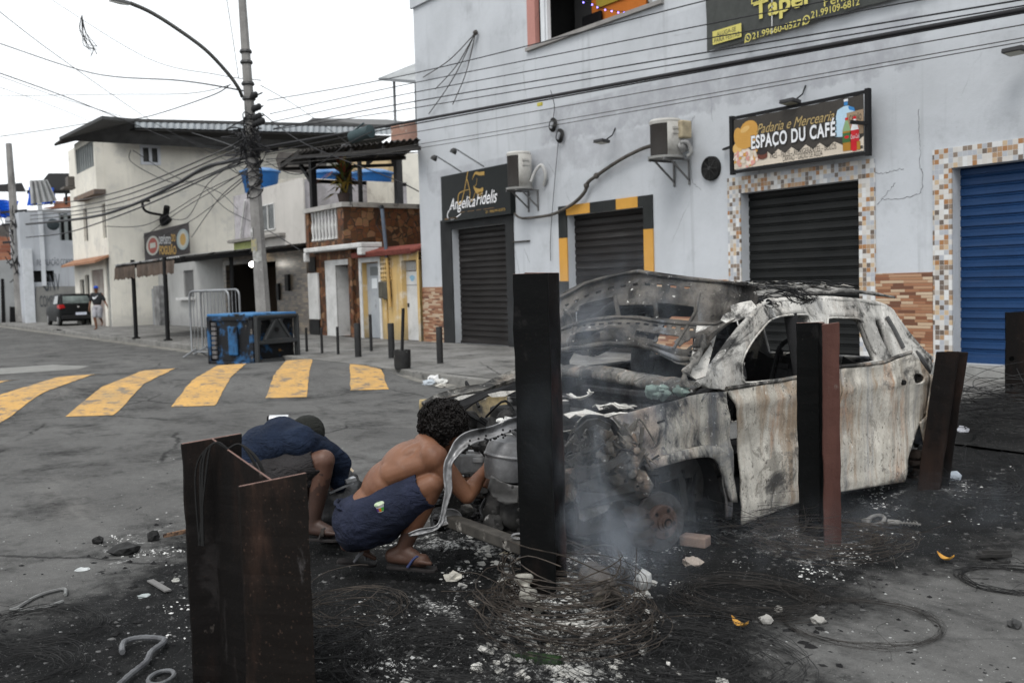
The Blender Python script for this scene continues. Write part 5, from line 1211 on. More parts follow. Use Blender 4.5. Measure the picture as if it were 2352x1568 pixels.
# wires to the left
LW = [
 ([(590, 215, PD), (420, 186, 30), (210, 168, 38), (-10, 97, 50)], .022, 'dark wire sagging from the pole to the top left, the upper thick one'),
 ([(600, 185, PD), (500, 172, 26), (330, 130, 30), (110, -6, 36)], .010, 'thin wire rising from the pole to the top edge left of the lamp'),
 ([(530, 195, PD), (430, 215, 26), (250, 217, 32), (-10, 221, 42)], .010, 'thin level wire running left from the pole across the sky'),
 ([(528, 195, PD), (480, 222, 26), (330, 270, 32), (255, 275, 40), (110, 298, 46), (-10, 315, 52)], .016, 'wire looping from the lamp arm down to the cream roof and the left edge'),
 ([(-10, 20, 24), (120, 120, 26), (320, 260, 32), (420, 318, 36), (575, 395, 45)], .010, 'long straight wire slanting down from the top left corner'),
 ([(-10, 165, 30), (130, 215, 33), (250, 262, 36), (390, 320, 40)], .018, 'heavier wire slanting down from the left edge to the cream roof'),
 ([(-10, 172, 30), (140, 225, 33), (280, 268, 36)], .010, 'thin wire just below the heavier one at the left edge of the sky'),
 ([(-10, 198, 30), (90, 232, 33), (190, 272, 36), (220, 290, 38)], .009, 'thin wire slanting to the cream roof corner at left'),
 ([(520, -5, 22), (535, 90, 23), (548, 180, PD)], .008, 'thin wire dropping steeply beside the pole top'),
 ([(598, 196, PD), (690, 250, 30), (800, 330, 38)], .010, 'thin wire slanting down right from the pole over the tin roof'),
 ([(602, 260, PD), (700, 330, 22), (900, 410, 20), (962, 440, 20)], .012, 'wire slanting down from the pole past the terrace to the shop corner'),
 ([(612, 366, PD), (760, 360, 22), (960, 350, 20.5)], .010, 'wire passing level in front of the terrace canopy'),
 ([(612, 372, PD), (690, 400, 22), (800, 330, 21), (856, 302, 21)], .010, 'drooping wire between pole and cable closure'),
]
for k, (y0, y1, y2, y3) in enumerate(((300, 350, 432, 470), (318, 362, 445, 483), (330, 378, 458, 493), (344, 392, 470, 502))):
    LW.append(([(592, y0, PD), (500, y1, 30), (300, y2, 44), (170, y3-8, 54), (70, y3+2, 61)], .022, ('topmost', 'second', 'third', 'fourth')[k]+' of the pale wires running from the pole to the far pole'))
LW.append(([(590, 355, PD), (520, 372, 27), (470, 385, 30), (400, 425, 36), (300, 472, 45), (200, 500, 54), (60, 515, 61)], .055, 'thickest black cable bundle sagging across the cream building'))
LW.append(([(590, 362, PD), (510, 392, 27), (380, 452, 36), (260, 500, 47), (150, 535, 57), (60, 545, 61)], .026, 'black cable below the thickest bundle across the cream building'))
for k, pts in enumerate(([(590, 372, PD), (560, 405, 25), (500, 460, 30), (440, 545, 44)], [(590, 375, PD), (520, 420, 28), (420, 480, 38), (330, 545, 44)], [(592, 380, PD), (540, 430, 28), (450, 500, 40), (380, 540, 45)], [(592, 384, PD), (470, 440, 34), (340, 515, 44), (240, 520, 46)], [(592, 368, PD), (500, 395, 32), (400, 420, 40), (305, 375, 44), (300, 345, 45)], [(590, 360, PD), (520, 330, 30), (440, 305, 42)], [(470, 430, 40), (520, 480, 38), (600, 520, 30), (690, 575, 27)], [(592, 340, PD), (480, 420, 34), (430, 500, 42), (380, 500, 45)], [(305, 345, 45), (400, 405, 44), (500, 440, 42), (545, 480, 38)])):
    LW.append((pts, .014, 'thin drop wire over the cream wall, '+('left end by the bar sign', 'reaching below the bar sign', 'ending on the sign bracket', 'running down to the left windows', 'looping up to the white window', 'rising to the tin roof', 'crossing in front of the lilac house', 'curving to the cable bracket', 'slanting from the window to the lilac house')[k]))
def onY(p):
    dd = dF(p[0], p[1], 8.9); return (p[0], p[1], dd)
LW = [([onY(q) if ('far pole' in lab or 'across the cream' in lab) else (q[0], q[1], min(q[2], 40)) for q in p], r, lab) for p, r, lab in LW]
for p, r, lab in LW: wire(p, r, lab, mat=M_wireg if 'pale' in lab else None)
c = P(190, 70, 30); random.seed(5); mb = MB()
for k in range(9): mb.tube(cr([c+V((0, 0, .45)), c+V((rnd(-.15, .15), rnd(-.1, .1), 0)), c+V((rnd(0, .35), rnd(0, .3), -.45)), c+V((rnd(.1, .4), rnd(.1, .35), -rnd(.5, .8)))], 5), rnd(.005, .014), 4)
solo(mb, 'kite_scrap', flat('scrap_black', (.03, .03, .03)), 'tattered black scrap caught on the wire at the top left', 'scrap')

# ---- bollards
M_bol = surf('bollard_black', (.013, .013, .0135), (.028, .028, .028), scale=4, rough=.5, layers=(((.4, .39, .37), 9, .66, .7),))
def post(px, pyb, pyt, wpx, lab, cat='bollard', grp='posts along the pavement edge'):
    b = G(px, pyb, SZ); dep = (b-CAM).dot(FW); tpt = P(px-(.045*(pyb-pyt)), pyt, dep)
    r = wpx/2*dep/FPX; t = thing('bollard', lab, cat, b, grp)
    mb = MB(); mb.lathe([(r, 0), (r, tpt.z-b.z-.01), (r*.92, tpt.z-b.z), (0.001, tpt.z-b.z)], b, n=14); mb.build('post_body', M_bol, t, smooth=40); return b, tpt
for a in ((705, 807, 752, 6, 'thin black post standing right behind the toppled blue bin'), (740, 811, 752, 6, 'thin black post in front of the white side door of the stone house'), (777, 813, 750, 6.5, 'thin black post in front of the grey roller shutter of the stone house'),
          (823, 819, 742, 15, 'thick black post between the grey shutter and the grey door'), (853, 806, 722, 7, 'taller thin black post in front of the grey door'), (900, 822, 742, 15, 'thick black post with peeling paint left of the concrete bucket'), (1011, 834, 750, 15, 'thick peeling black post in front of the salon shutter')): post(*a)
b = G(925, 847, SZ); dep = (b-CAM).dot(FW); t = thing('bucket_post', 'black concrete filled bucket with a thin iron post at the kerb', 'bollard', b)
r = 19*dep/FPX; hh = 44*dep/FPX; mb = MB(); mb.lathe([(r*.92, 0), (r, .06), (r*1.02, hh-.03), (r*1.0, hh), (r*.9, hh), (r*.88, hh-.02), (.001, hh-.02)], b, n=20); mb.build('bucket', M_bol, t, smooth=30)
mb = MB(); mb.cyl(b+V((0, 0, hh-.03)), P(926, 708, dep), .028, n=8); mb.build('iron_post', M_blk, t)
mb = MB(); mb.lathe([(r*.87, 0), (r*.5, .012), (.001, .01)], b+V((0, 0, hh-.02)), n=16); mb.build('concrete_fill', M_conc, t)

# ---- toppled blue waste container
c0 = P(586, 839, 20.6); c0.z = 0; c1 = P(481, 832, 21.5); c1.z = 0; c2 = P(688, 836, 21.5); c2.z = 0
e1 = (c1-c0); e2 = (c2-c0); e2 = V((-e1.y, e1.x, 0)).normalized()*e2.length*(1 if V((-e1.y, e1.x, 0)).dot(e2) > 0 else -1)
H = 1.06; t = thing('waste_container', 'burnt blue wheeled waste container toppled on its side by the kerb', 'waste container', c0)
d1 = e1.normalized(); d2 = e2.normalized(); L1 = e1.length; L2 = e2.length
M_bin = surf('bin_blue', (.02, .075, .17), (.03, .10, .22), scale=2, rough=.45, layers=(((.011, .0115, .013), 2.6, .36, .50), ((.16, .14, .12), 5, .62, .7)))
M_bing = surf('bin_grey', (.035, .037, .038), (.05, .052, .054), scale=2, rough=.55, layers=(((.12, .09, .07), 5, .62, .72),))
def bp(u, v, z, d=0.): return c0+d1*(u*L1)+d2*(v*L2)+V((0, 0, z))-d2*d
mb = MB()
pr = [bp(0, 0, .02), bp(.55, -.04, .02), bp(1, 0, .02), bp(1, 1, .02), bp(0, 1, .02)]
mb.prism([bp(.04, .04, .03), bp(.5, .0, .03), bp(.98, .03, .03), bp(.98, .97, .03), bp(.04, .97, .03)], (0, 0, H-.05)); mb.build('container_body', M_bin, t, bevel=.05)
mb = MB(); mb.prism([bp(-.01, -.02, H-.05), bp(1.0, -.02, H-.05), bp(1.0, 1.0, H-.05), bp(-.01, 1.0, H-.05)], (0, 0, .06)); mb.build('top_panel', surf('bin_top', (.035, .12, .27), (.06, .16, .3), layers=(((.02, .02, .02), 3, .56, .64),)), t, bevel=.02)
mb = MB()
for z0, z1 in ((.0, .07), (H-.14, H-.05)): mb.prism([bp(0, -.03, z0), bp(1., -.03, z0), bp(1., .02, z0), bp(0, .02, z0)], (0, 0, z1-z0))
mb.prism([bp(.93, -.03, 0), bp(1.0, -.03, 0), bp(1.0, .03, 0), bp(.93, .03, 0)], (0, 0, H-.05)); mb.prism([bp(.0, -.03, 0), bp(.08, -.03, 0), bp(.08, .03, 0), bp(.0, .03, 0)], (0, 0, H-.05)); mb.build('rim', M_bin, t, bevel=.015)
mb = MB(); mb.prism([bp(.33, -.05, .2), bp(.52, -.05, .2), bp(.52, .0, .2), bp(.33, .0, .2)], (0, 0, .62)); mb.build('lid_rib', surf('bin_rib', (.03, .12, .27), (.02, .03, .05), layers=(((.01, .01, .01), 3, .56, .62),)), t, bevel=.04)
for k in range(8):
    mb = MB(); z = .12+.1*k; mb.prism([bp(.80, -.035, z), bp(.89, -.035, z), bp(.89, .0, z), bp(.80, .0, z)], (0, 0, .07)); mb.build('reflector', surf('reflector_%d' % (k % 2), (.42, .38, .36) if k > 4 else (.06, .06, .06), (.16, .15, .15)), t)
# underside, facing the right of the picture
n1 = -d1
def up_(v, z, d=0.): return c0+d2*(v*L2)+V((0, 0, z))+n1*d
mb = MB()
v2, f2 = fill2d([(0, .02), (1, .02), (1, H-.03), (0, H-.03)], [[(.08, .12), (.92, .12), (.92, .42), (.08, .42)], [(.10, .52), (.14, .92), (.34, .94), (.38, .86), (.17, .5)][::-1], [(.62, .86), (.66, .94), (.92, .94), (.92, .52), (.84, .5)]])
mb.add([up_(a, b_, .03) for a, b_ in v2], f2); mb.build('base_frame', M_bing, t, solid=.05)
mb = MB(); mb.quad(up_(.0, .0, -.12), up_(1, .0, -.12), up_(1, H-.05, -.12), up_(0, H-.05, -.12)); mb.build('base_plate', flat('bin_deep', (.014, .015, .015), .5), t)
mb = MB()
for a_, b_ in (((.2, .5), (.47, .93)), ((.8, .5), (.53, .93)), ((.2, .5), (.8, .5)), ((.06, .46), (.94, .46)), ((.04, .05), (.96, .05)), ((.04, 1.0), (.96, 1.0)), ((.03, .04), (.03, 1.)), ((.97, .04), (.97, 1.))): mb.bar(up_(*a_, .07), up_(*b_, .07), .06, .05, up=n1)
mb.build('base_rib', M_bing, t, bevel=.01)
mb = MB(); mb.lathe([(.05, 0), (.05, .02), (.02, .02)], up_(.47, .72, .07), n1, 14); mb.build('drain_plug', M_blk, t)
mb = MB(); mb.lathe([(.025, 0), (.04, .03), (.02, .07)], up_(.62, .27, -.1), n1, 8); mb.build('burnt_bung', surf('bung', (.32, .16, .06), (.1, .06, .03)), t)
# ---- crowd barriers
M_galv = surf('galvanised', (.26, .27, .28), (.18, .185, .19), rough=.45, metal=.5)
def barrier(pxl, pxr, pyt, pyb, dl, dr_, lab):
    a = P(pxl, pyb, dl); a.z = .12; b = P(pxr, pyb, dr_); b.z = .12; ztop = P(pxl, pyt, dl).z; u_ = (b-a).normalized(); nn = V((-u_.y, u_.x, 0))
    t = thing('crowd_barrier', lab, 'barrier', a, 'steel crowd barriers')
    L = (b-a).length; mb = MB(); R = .14
    path = [a, a+V((0, 0, ztop-a.z-R))]+[a+u_*(R-R*cos(q))+V((0, 0, ztop-a.z-R+R*sin(q))) for q in (.5, 1., pi/2)]+[a+u_*(L-R)+V((0, 0, ztop-a.z))]+[a+u_*(L-R+R*sin(q))+V((0, 0, ztop-a.z-R+R*cos(q))) for q in (.5, 1., pi/2)]+[b]
    mb.tube(path, .026, 8, closed=True); mb.build('frame', M_galv, t, smooth=60)
    mb = MB()
    for k in range(1, 11): p = a+u_*(L*k/11); mb.cyl(p, p+V((0, 0, ztop-a.z)), .009, n=5)
    mb.build('bars', M_galv, t)
    for p in (a+u_*.12, b-u_*.12):
        mb = MB(); mb.tube([p+nn*.35-V((0, 0, .11)), p+V((0, 0, .06)), p-nn*.35-V((0, 0, .11))], .024, 6); mb.build('foot', M_galv, t)
barrier(441, 531, 669, 806, 24.0, 23.2, 'front steel crowd barrier left of the toppled blue container')
barrier(466, 555, 667, 800, 25.0, 23.9, 'rear steel crowd barrier standing just behind another one')

# ---- parked black hatchback
q0 = V((-50.2, 9.9, SZ)); hc = thing('parked_car', 'black hatchback parked on the pavement in front of the grey house', 'car', q0)
M_carb = flat('car_black', (.005, .0055, .006), .45, .0, spec=.12); M_glass = flat('car_glass', (.03, .035, .036), .1, spec=.7)
sect = [(0, .42, .30, .62, .80), (-.12, .22, .55, .98, .83), (-.9, .2, .62, 1.0, .84), (-2.4, .2, .62, 1.0, .84), (-3.4, .22, .6, .9, .82), (-3.85, .3, .5, .72, .72)]
mb = MB()
rings = []
for x, zl, z1, z2, hw in sect:
    ring = [(-hw*.94, zl), (-hw, z1), (-hw*.97, z2-.08), (-hw*.86, z2), (hw*.86, z2), (hw*.97, z2-.08), (hw, z1), (hw*.94, zl)]
    rings.append([q0+V((x, a, b)) for a, b in ring])
def loft(mb, rings, mi=0, caps=True):
    b = len(mb.v); n = len(rings[0])
    for r in rings: mb.v += [V(p) for p in r]
    for i in range(len(rings)-1):
        for k in range(n): mb.f.append([b+i*n+k, b+i*n+(k+1) % n, b+(i+1)*n+(k+1) % n, b+(i+1)*n+k]); mb.m.append(mi)
    if caps: mb.f.append([b+k for k in range(n)][::-1]); mb.m.append(mi); mb.f.append([b+(len(rings)-1)*n+k for k in range(n)]); mb.m.append(mi)
loft(mb, rings); mb.build('body', M_carb, hc, smooth=35, bevel=.04)
mb = MB(); loft(mb, [[q0+V((x, s*hw, z)) for s, z in ((-1, .96), (-.86, zt), (.86, zt), (1, .96))] for x, zt, hw in ((-.18, .99, .78), (-.62, 1.42, .76), (-1.0, 1.5, .76), (-1.9, 1.5, .76), (-2.75, 1.02, .78))]); mb.build('cabin', M_carb, hc, smooth=35, bevel=.03)
mb = MB(); mb.add([q0+V(p) for p in ((-.21, -.62, 1.04), (-.21, .62, 1.04), (-.555, .55, 1.38), (-.555, -.55, 1.38))], [(0, 1, 2, 3)]); mb.build('rear_window', surf('rear_glass', (.06, .07, .07), (.2, .24, .23), scale=1.2, rough=.1, bump=0), hc, solid=.02)
mb = MB(); mb.add([q0+V(p) for p in ((-.5, -.795, 1.04), (-1.5, -.8, 1.02), (-1.5, -.70, 1.4), (-.75, -.70, 1.4))], [(0, 1, 2, 3)]); mb.build('side_window', M_glass, hc, solid=.02)
for s in (-1, 1):
    mb = MB(); mb.add([q0+V(p) for p in ((-.03, s*.80, .80), (-.05, s*.56, .84), (-.09, s*.6, 1.0), (-.1, s*.8, 1.0), (-.32, s*.845, .98), (-.3, s*.845, .84))], [(0, 1, 2, 3), (0, 3, 4, 5)]); mb.build('tail_light', surf('tail_red', (.35, .015, .015), (.25, .01, .01), rough=.2), hc, solid=.03)
mb = MB(); mb.box(q0.x+.01, q0.x+.03, q0.y-.12, q0.y+.36, q0.z+.5, q0.z+.62); mb.build('number_plate', flat('plate', (.55, .58, .68)), hc)
mb = MB(); mb.obox(q0+V((.0, 0, .40)), V((.04, 0, 0)), V((0, .74, 0)), V((0, 0, .1))); mb.build('bumper', flat('bump_black', (.02, .02, .021), .4), hc, bevel=.03)
mb = MB(); mb.lathe([(.05, 0), (.04, .01)], q0+V((-.02, .02, .88)), V((1, 0, .2)), 12); mb.build('badge', flat('chrome', (.6, .6, .6), .2, .8), hc)
for x in (-.62, -3.1):
    for s in (-1, 1):
        mb = MB(); mb.lathe([(.22, .0), (.3, .02), (.3, .16), (.22, .18)], q0+V((x, s*.80-(0 if s < 0 else .0), .30)), V((0, -s, 0)), 20); w_ = mb.build('wheel', flat('tyre', (.02, .02, .02)), hc, smooth=40)
        q = MB(); q.lathe([(.2, -.005), (.05, -.02), (.001, -.02)], q0+V((x, s*.80, .30)), V((0, -s, 0)), 14); q.build('rim', flat('rim_grey', (.2, .2, .2), .4, .5), w_)
# ---- litter by the kerb
random.seed(9)
def crumple(c, r, col, lab, nm='crumpled_bag', cat='litter', grp=None, sq=.5, seed=0, sub=2):
    bm = bmesh.new(); bmesh.ops.create_icosphere(bm, subdivisions=sub, radius=1)
    mb = MB()
    vs = []
    for q in bm.verts:
        p = q.co; k = 1+.45*mnoise.noise(p*1.6+V((seed, 0, 0)))+.25*mnoise.noise(p*4+V((0, seed, 0)))
        vs.append(V(c)+V((p.x*r*k, p.y*r*k, max(0., (p.z+.7)*r*sq*k))))
    mb.add(vs, [[w_.index for w_ in f.verts] for f in bm.faces]); bm.free()
    return solo(mb, nm, col, lab, cat, loc=c, group=grp)
for q, (px, py, r, m, lab) in enumerate(((974, 873, .07, (.62, .62, .62), 'small white crumpled bag at the left of the kerbside litter'), (985, 884, .1, (.40, .44, .48), 'pale grey plastic bag at the front of the kerbside litter'), (1000, 878, .13, (.6, .6, .6), 'largest white plastic bag in the kerbside litter'), (1015, 881, .1, (.5, .5, .48), 'off white plastic bag in the middle of the kerbside litter'), (1025, 879, .09, (.22, .42, .55), 'light blue plastic bag in the kerbside litter'), (1012, 890, .07, (.42, .4, .36), 'beige scrap of plastic nearest the camera in the kerbside litter'))):
    g_ = G(px, py, .0); crumple(g_, r, surf('litter_%d' % q, m, rough=.5), lab, grp='plastic litter by the kerb', seed=q*3.1)
# ============================================================ BURNT CAR
CX = -4.98                                            # centre plane of the car, its nose towards -Y
def side_x(z):                                        # near flank: slight barrel below the belt, leaning in above it
    if z < .93: return -4.085-.02*((z-.5)/.43)**2-.05*max(0., .25-z)
    return -4.10-(z-.93)*.33
def S(px, py):
    X = -4.1; p = None
    for _ in range(8): p = XP(px, py, X); X = side_x(p.z)
    return p
def far(p): return V((2*CX-p.x, p.y, p.z))
Z3 = lambda zx, zy: S(1653.75+zx*.332, 643.1+zy*.332)
Z2 = lambda zx, zy: S(1261.75+zx*.27344, 888.1+zy*.27344)
Z8 = lambda zx, zy: S(1225+zx*.27344, 612.5+zy*.27344)
M_paint = burnt_paint('burnt_door_paint', (.385, .36, .315), (.58, .55, .49), (.05, .048, .047), .53, .68, .85)
M_paint2 = burnt_paint('burnt_fender_paint', (.125, .135, .155), (.40, .38, .335), (.035, .037, .042), .50, .62, .25, 4.)
M_pillar = burnt_paint('burnt_pillar_paint', (.40, .39, .365), (.60, .585, .55), (.025, .025, .025), .50, .62, .15, 9.)
M_roof = burnt_paint('burnt_roof_paint', (.06, .06, .058), (.36, .35, .33), (.009, .009, .009), .40, .54, .08, 14.)
M_shell = shell_mat('burnt_inside')
M_hood = burnt_paint('burnt_hood', (.03, .029, .028), (.105, .097, .087), (.010, .010, .010), .46, .62, .04, 21.)
M_ashm = burnt_paint('ashen_metal', (.10, .096, .088), (.29, .28, .26), (.018, .018, .018), .44, .58, .3, 30.)
M_steel = surf('bare_steel', (.30, .30, .305), (.12, .12, .122), scale=4, rough=.45, bump=.4, bscale=20, metal=.55, layers=(((.04, .04, .04), 5, .55, .66), ((.48, .47, .45), 9, .62, .7)))
M_rust = surf('hub_rust', (.072, .050, .043), (.045, .031, .027), scale=9, rough=.8, bump=.4, layers=(((.11, .08, .07), 14, .56, .68),))
M_disc = surf('disc_steel', (.030, .029, .029), (.048, .045, .043), scale=6, rough=.5, metal=.4, layers=(((.16, .10, .07), 3, .6, .75),))
M_cast = surf('cast_grey', (.038, .037, .036), (.015, .0148, .0145), scale=7, bump=.6, bscale=25, layers=(((.20, .195, .19), 8, .62, .7),))
M_alloy = surf('alloy_ash', (.36, .36, .36), (.22, .22, .22), scale=6, rough=.6, bump=.5, bscale=18, layers=(((.06, .06, .06), 7, .58, .66),))
car = thing('burnt_car', 'burnt out pale ash grey suv wreck with its bonnet raised and no glass or tyres', 'car', V((CX, 4.6, 0)))
def panel(name, outer, holes=(), mat=M_paint, mirror=False, cell=.05, dent=None, thick=.014, dx=0., parent=None, label=None):
    # sheet-metal panel: outline measured on the flank, dressed with curvature and dents
    mb = MB(); pts = [(p.y, p.z) for p in outer]; hl = [[(p.y, p.z) for p in h] for h in holes]
    v2, f2 = fill2d(pts, hl, cell)
    vs = []
    for y_, z_ in v2:
        x = side_x(z_)+dx+(dent(y_, z_) if dent else 0)+.004*mnoise.noise(V((y_*5, z_*5, 2)))
        vs.append(V((x if not mirror else 2*CX-x, y_, z_)))
    mb.add(vs, f2); o = mb.build(name, mat, parent or car, smooth=50, solid=thick)
    if label: o['label'] = label
    return o
def smooth_loop(pts, n=4):                            # round off a closed outline
    m = len(pts); out = []
    for i in range(m):
        p0, p1, p2, p3 = pts[i-1], pts[i], pts[(i+1) % m], pts[(i+2) % m]
        for k in range(n):
            t = k/n; out.append(.5*((2*p1)+(p2-p0)*t+(2*p0-5*p1+4*p2-p3)*t*t+(3*p1-p0-3*p2+p3)*t*t*t))
    return out
# --- front fender
fo = [Z2(*q) for q in ((390, 350), (470, 300), (620, 228), (850, 165), (1090, 110), (1180, 78), (1330, 50), (1485, 40), (1490, 180), (1500, 330), (1515, 620), (1532, 950), (1522, 1110), (1478, 1105), (1478, 950), (1440, 760), (1385, 640), (1345, 595), (1290, 575), (1200, 582), (1100, 600), (950, 640), (800, 690), (762, 605), (720, 530), (660, 478), (598, 420), (606, 362), (570, 342))]
def fdent(y_, z_):
    f = 0.
    f += .03*sm(.60, .52, z_)*sm(.30, .45, z_)*1.0          # flared lip over the wheel
    f += .018*exp(-((z_-.70-.06*(y_-3.9))/.05)**2)
    f -= .10*sm(3.65, 3.3, y_)**2
    f += .012*mnoise.noise(V((y_*4, z_*4, 7)))
    return f
panel('fender', fo, mat=M_paint2, dent=fdent, cell=.035)
fl = [Z2(*q) for q in ((775, 612), (960, 560), (1100, 520), (1250, 483), (1380, 492), (1440, 545), (1490, 640), (1512, 800), (1530, 955), (1480, 955), (1440, 760), (1385, 640), (1345, 597), (1290, 578), (1200, 585), (1100, 603), (950, 643), (802, 690))]
panel('wheel_arch_flare', fl, mat=M_paint2, dent=lambda a, b: .03+.012*mnoise.noise(V((a*4, b*4, 7))), dx=.0, cell=.05, thick=.03)
panel('fender', [V((p.x, p.y, p.z)) for p in fo], mat=M_hood, mirror=True, dent=fdent)
# --- doors
d_top = [Z3(45, 766), Z3(280, 728), Z3(515, 690), Z3(680, 648), Z3(828, 612)]
fd = d_top+[Z3(832, 690), Z3(822, 900), Z3(815, 1150), Z3(803, 1330), S(1918, 1129), S(1860, 1142), S(1819, 1156), S(1760, 1179), S(1699, 1203), S(1700, 1140), S(1700.5, 1075), S(1699, 1008), S(1692, 942), S(1681, 918)]
def ddent(y_, z_):
    f = .016*exp(-((z_-.80)/.035)**2)                    # shoulder crease
    f += -.02*exp(-((z_-.55)/.13)**2)
    f += .014*sm(.24, .19, z_)
    f += .010*mnoise.noise(V((y_*5, z_*1.6, 11)))+.006*mnoise.noise(V((y_*14, z_*2.5, 3)))
    return f
door = panel('door', fd, dent=ddent, cell=.035, label='front door scorched cream and orange')
rd = [Z3(832, 611), Z3(1000, 597), Z3(1140, 578), Z3(1220, 545), Z3(1322, 510), Z3(1380, 560), Z3(1432, 640), Z3(1440, 740), Z3(1425, 940), Z3(1385, 1000), Z3(1345, 1100), Z3(1300, 1220), Z3(1262, 1390), S(2000, 1116), S(1921, 1129), Z3(808, 1330), Z3(820, 1150), Z3(826, 900), Z3(838, 690)]
hc_ = Z3(1362, 680); hole = [V((0, hc_.y+.045*cos(a)*1.3, hc_.z+.035*sin(a))) for a in [2*pi*i/12 for i in range(12)]]
rdoor = panel('door', rd, [hole], dent=ddent, cell=.035, label='rear door streaked grey and ochre with an empty handle hole')
for y_, z_, r in ((hc_.y-.2, hc_.z-.01, .018),):
    mb = MB(); mb.lathe([(r, 0), (r, .03)], V((side_x(z_)+.012, y_, z_)), V((1, 0, 0)), 10); mb.build('lock_hole', M_blk, rdoor)
mb = MB(); mb.ball(hc_+V((-.06, 0, 0)), (.05, .06, .045), 10, 8, jit=.5); mb.build('handle_remains', M_cast, rdoor)
for dr_, a_, b_ in ((door, fd[9], fd[13]), (rdoor, rd[13], rd[12])):
    mb = MB(); mb.bar(a_+V((.012, 0, .075)), b_+V((.012, 0, .06)), .018, .012); mb.build('sill_seam', M_ashm, dr_)
mb = MB(); mb.tube(cr([p+V((.0, 0, .012)) for p in d_top], 5), .014, 6); mb.tube(cr([p+V((.0, 0, .012)) for p in rd[:5]], 5), .014, 6); mb.build('window_ledge', M_ashm, car)
for mm in (fd, rd): panel('door', mm, mat=M_shell, mirror=True, dent=ddent, cell=.09)
# --- side frame with window openings
A0 = [Z8(1395, 975), Z8(1500, 850), Z8(1620, 690), Z8(1740, 520), Z8(1850, 400), Z8(1900, 332), Z8(1990, 275)]
B0 = [Z3(400, 133), Z3(560, 122), Z3(750, 120), Z3(950, 135), Z3(1080, 152), Z3(1150, 175), Z3(1195, 205), Z3(1225, 250), Z3(1300, 350), Z3(1400, 470), Z3(1475, 535), Z3(1478, 600), Z3(1462, 650), Z3(1432, 640), Z3(1380, 560), Z3(1325, 512)]
C0 = [Z3(1220, 548), Z3(1140, 581), Z3(1000, 600), Z3(832, 615), Z3(680, 652), Z3(515, 694), Z3(280, 732), Z3(45, 770), Z3(30, 762), Z3(0, 756), Z8(1480, 1022)]
so_ = A0+B0+C0
w1_ = [Z3(178, 708), Z3(158, 640), Z3(165, 545), Z3(225, 430), Z3(300, 335), Z3(345, 285), Z3(400, 258), Z3(480, 243), Z3(590, 240), Z3(622, 256), Z3(640, 330), Z3(665, 480), Z3(668, 640), Z3(600, 660), Z3(400, 690)]
w0_ = [Z3(75, 728), Z3(72, 640), Z3(85, 612), Z3(145, 560), Z3(150, 640), Z3(163, 712)]
w2_ = [Z3(765, 262), Z3(860, 262), Z3(952, 266), Z3(985, 288), Z3(1010, 350), Z3(1060, 470), Z3(1098, 556), Z3(1000, 578), Z3(850, 598), Z3(755, 615), Z3(745, 560), Z3(745, 400), Z3(750, 290)]
w3_ = [Z3(1078, 278), Z3(1110, 285), Z3(1140, 318), Z3(1165, 380), Z3(1192, 480), Z3(1195, 530), Z3(1175, 520), Z3(1150, 470), Z3(1110, 380), Z3(1082, 310)]
rng = lambda a, b: (lambda y_, z_: 0)
def fr_dent(y_, z_): return .012*mnoise.noise(V((y_*6, z_*6, 4)))
panel('side_frame', so_, [w1_, w2_, w3_], M_pillar, dent=fr_dent, cell=.04, thick=.05, dx=-.03)
panel('side_frame', so_, [w1_, w2_, w3_], M_shell, mirror=True, dent=fr_dent, cell=.08, thick=.05, dx=-.03)
# raised gutter rails that round the frame off
for mir in (0, 1):
    mb = MB(); rail = cr(A0+B0[:11], 4); q = [V((side_x(p.z)-.015, p.y, p.z-.01)) for p in rail]; q = [far(p) for p in q] if mir else q
    mb.tube(q, .020, 8); mb.build('roof_rail', M_shell if mir else M_pillar, car, smooth=60)
    mb = MB(); q = smooth_loop(w1_, 3); q = [V((side_x(p.z)-.005, p.y, p.z)) for p in q]; q = [far(p) for p in q] if mir else q; mb.tube(q, .007, 6, closed=True)
    q = smooth_loop(w2_, 3); q = [V((side_x(p.z)-.005, p.y, p.z)) for p in q]; q = [far(p) for p in q] if mir else q; mb.tube(q, .007, 6, closed=True); mb.build('window_rim', M_shell if mir else M_pillar, car, smooth=60)
mb = MB(); v2, f2 = fill2d([(p.y, p.z) for p in w0_]); mb.add([V((side_x(b)-.04, a, b)) for a, b in v2], f2); o = mb.build('mirror_base', M_ashm, car, solid=.01)
# D pillar groove
mb = MB(); q = [Z3(1150, 255), Z3(1205, 350), Z3(1265, 470)]; mb.tube(cr([p+V((.004, 0, 0)) for p in q], 5), .016, 6)
q = [Z3(1355, 490), Z3(1410, 570), Z3(1452, 640)]; mb.tube(cr([p+V((.002, 0, 0)) for p in q], 5), [.008+.012*sin(pi*i/10) for i in range(11)], 6); mb.each('pillar_groove', flat('groove_dark', (.09, .09, .09)), car)
# --- roof, windscreen header, tailgate
yr0 = Z8(1990, 275).y; yr1 = Z3(1195, 200).y
ztop = lambda y_: 1.345+.075*sin(pi*min(1, max(0, (y_-yr0+.15)/(yr1-yr0+.4))))
def roof(u, v):
    y_ = L3(yr0-.02, yr1+.12, v); e = abs(2*u-1); z_ = ztop(y_)+.055*(1-e**3)
    return (CX+(2*u-1)*.70, y_, z_+.012*mnoise.noise(V((u*9, y_*7, 0)))+.006*sin(u*40))
mb = MB(); mb.grid(roof, 24, 30); mb.build('roof', M_roof, car, smooth=60, solid=.015)
random.seed(31); mb = MB()
for k in range(16):
    b = V(roof(rnd(.55, .92), rnd(.02, .6))); a = rnd(0, 6); L = rnd(.1, .32)
    pts = [b+V((L*cos(a)*t+rnd(-.05, .05), L*sin(a)*t+rnd(-.05, .05), .012+.018*sin(pi*t)+rnd(0, .012))) for t in (0, .3, .6, 1)]
    mb.tube(cr(pts, 4), .0035, 4)
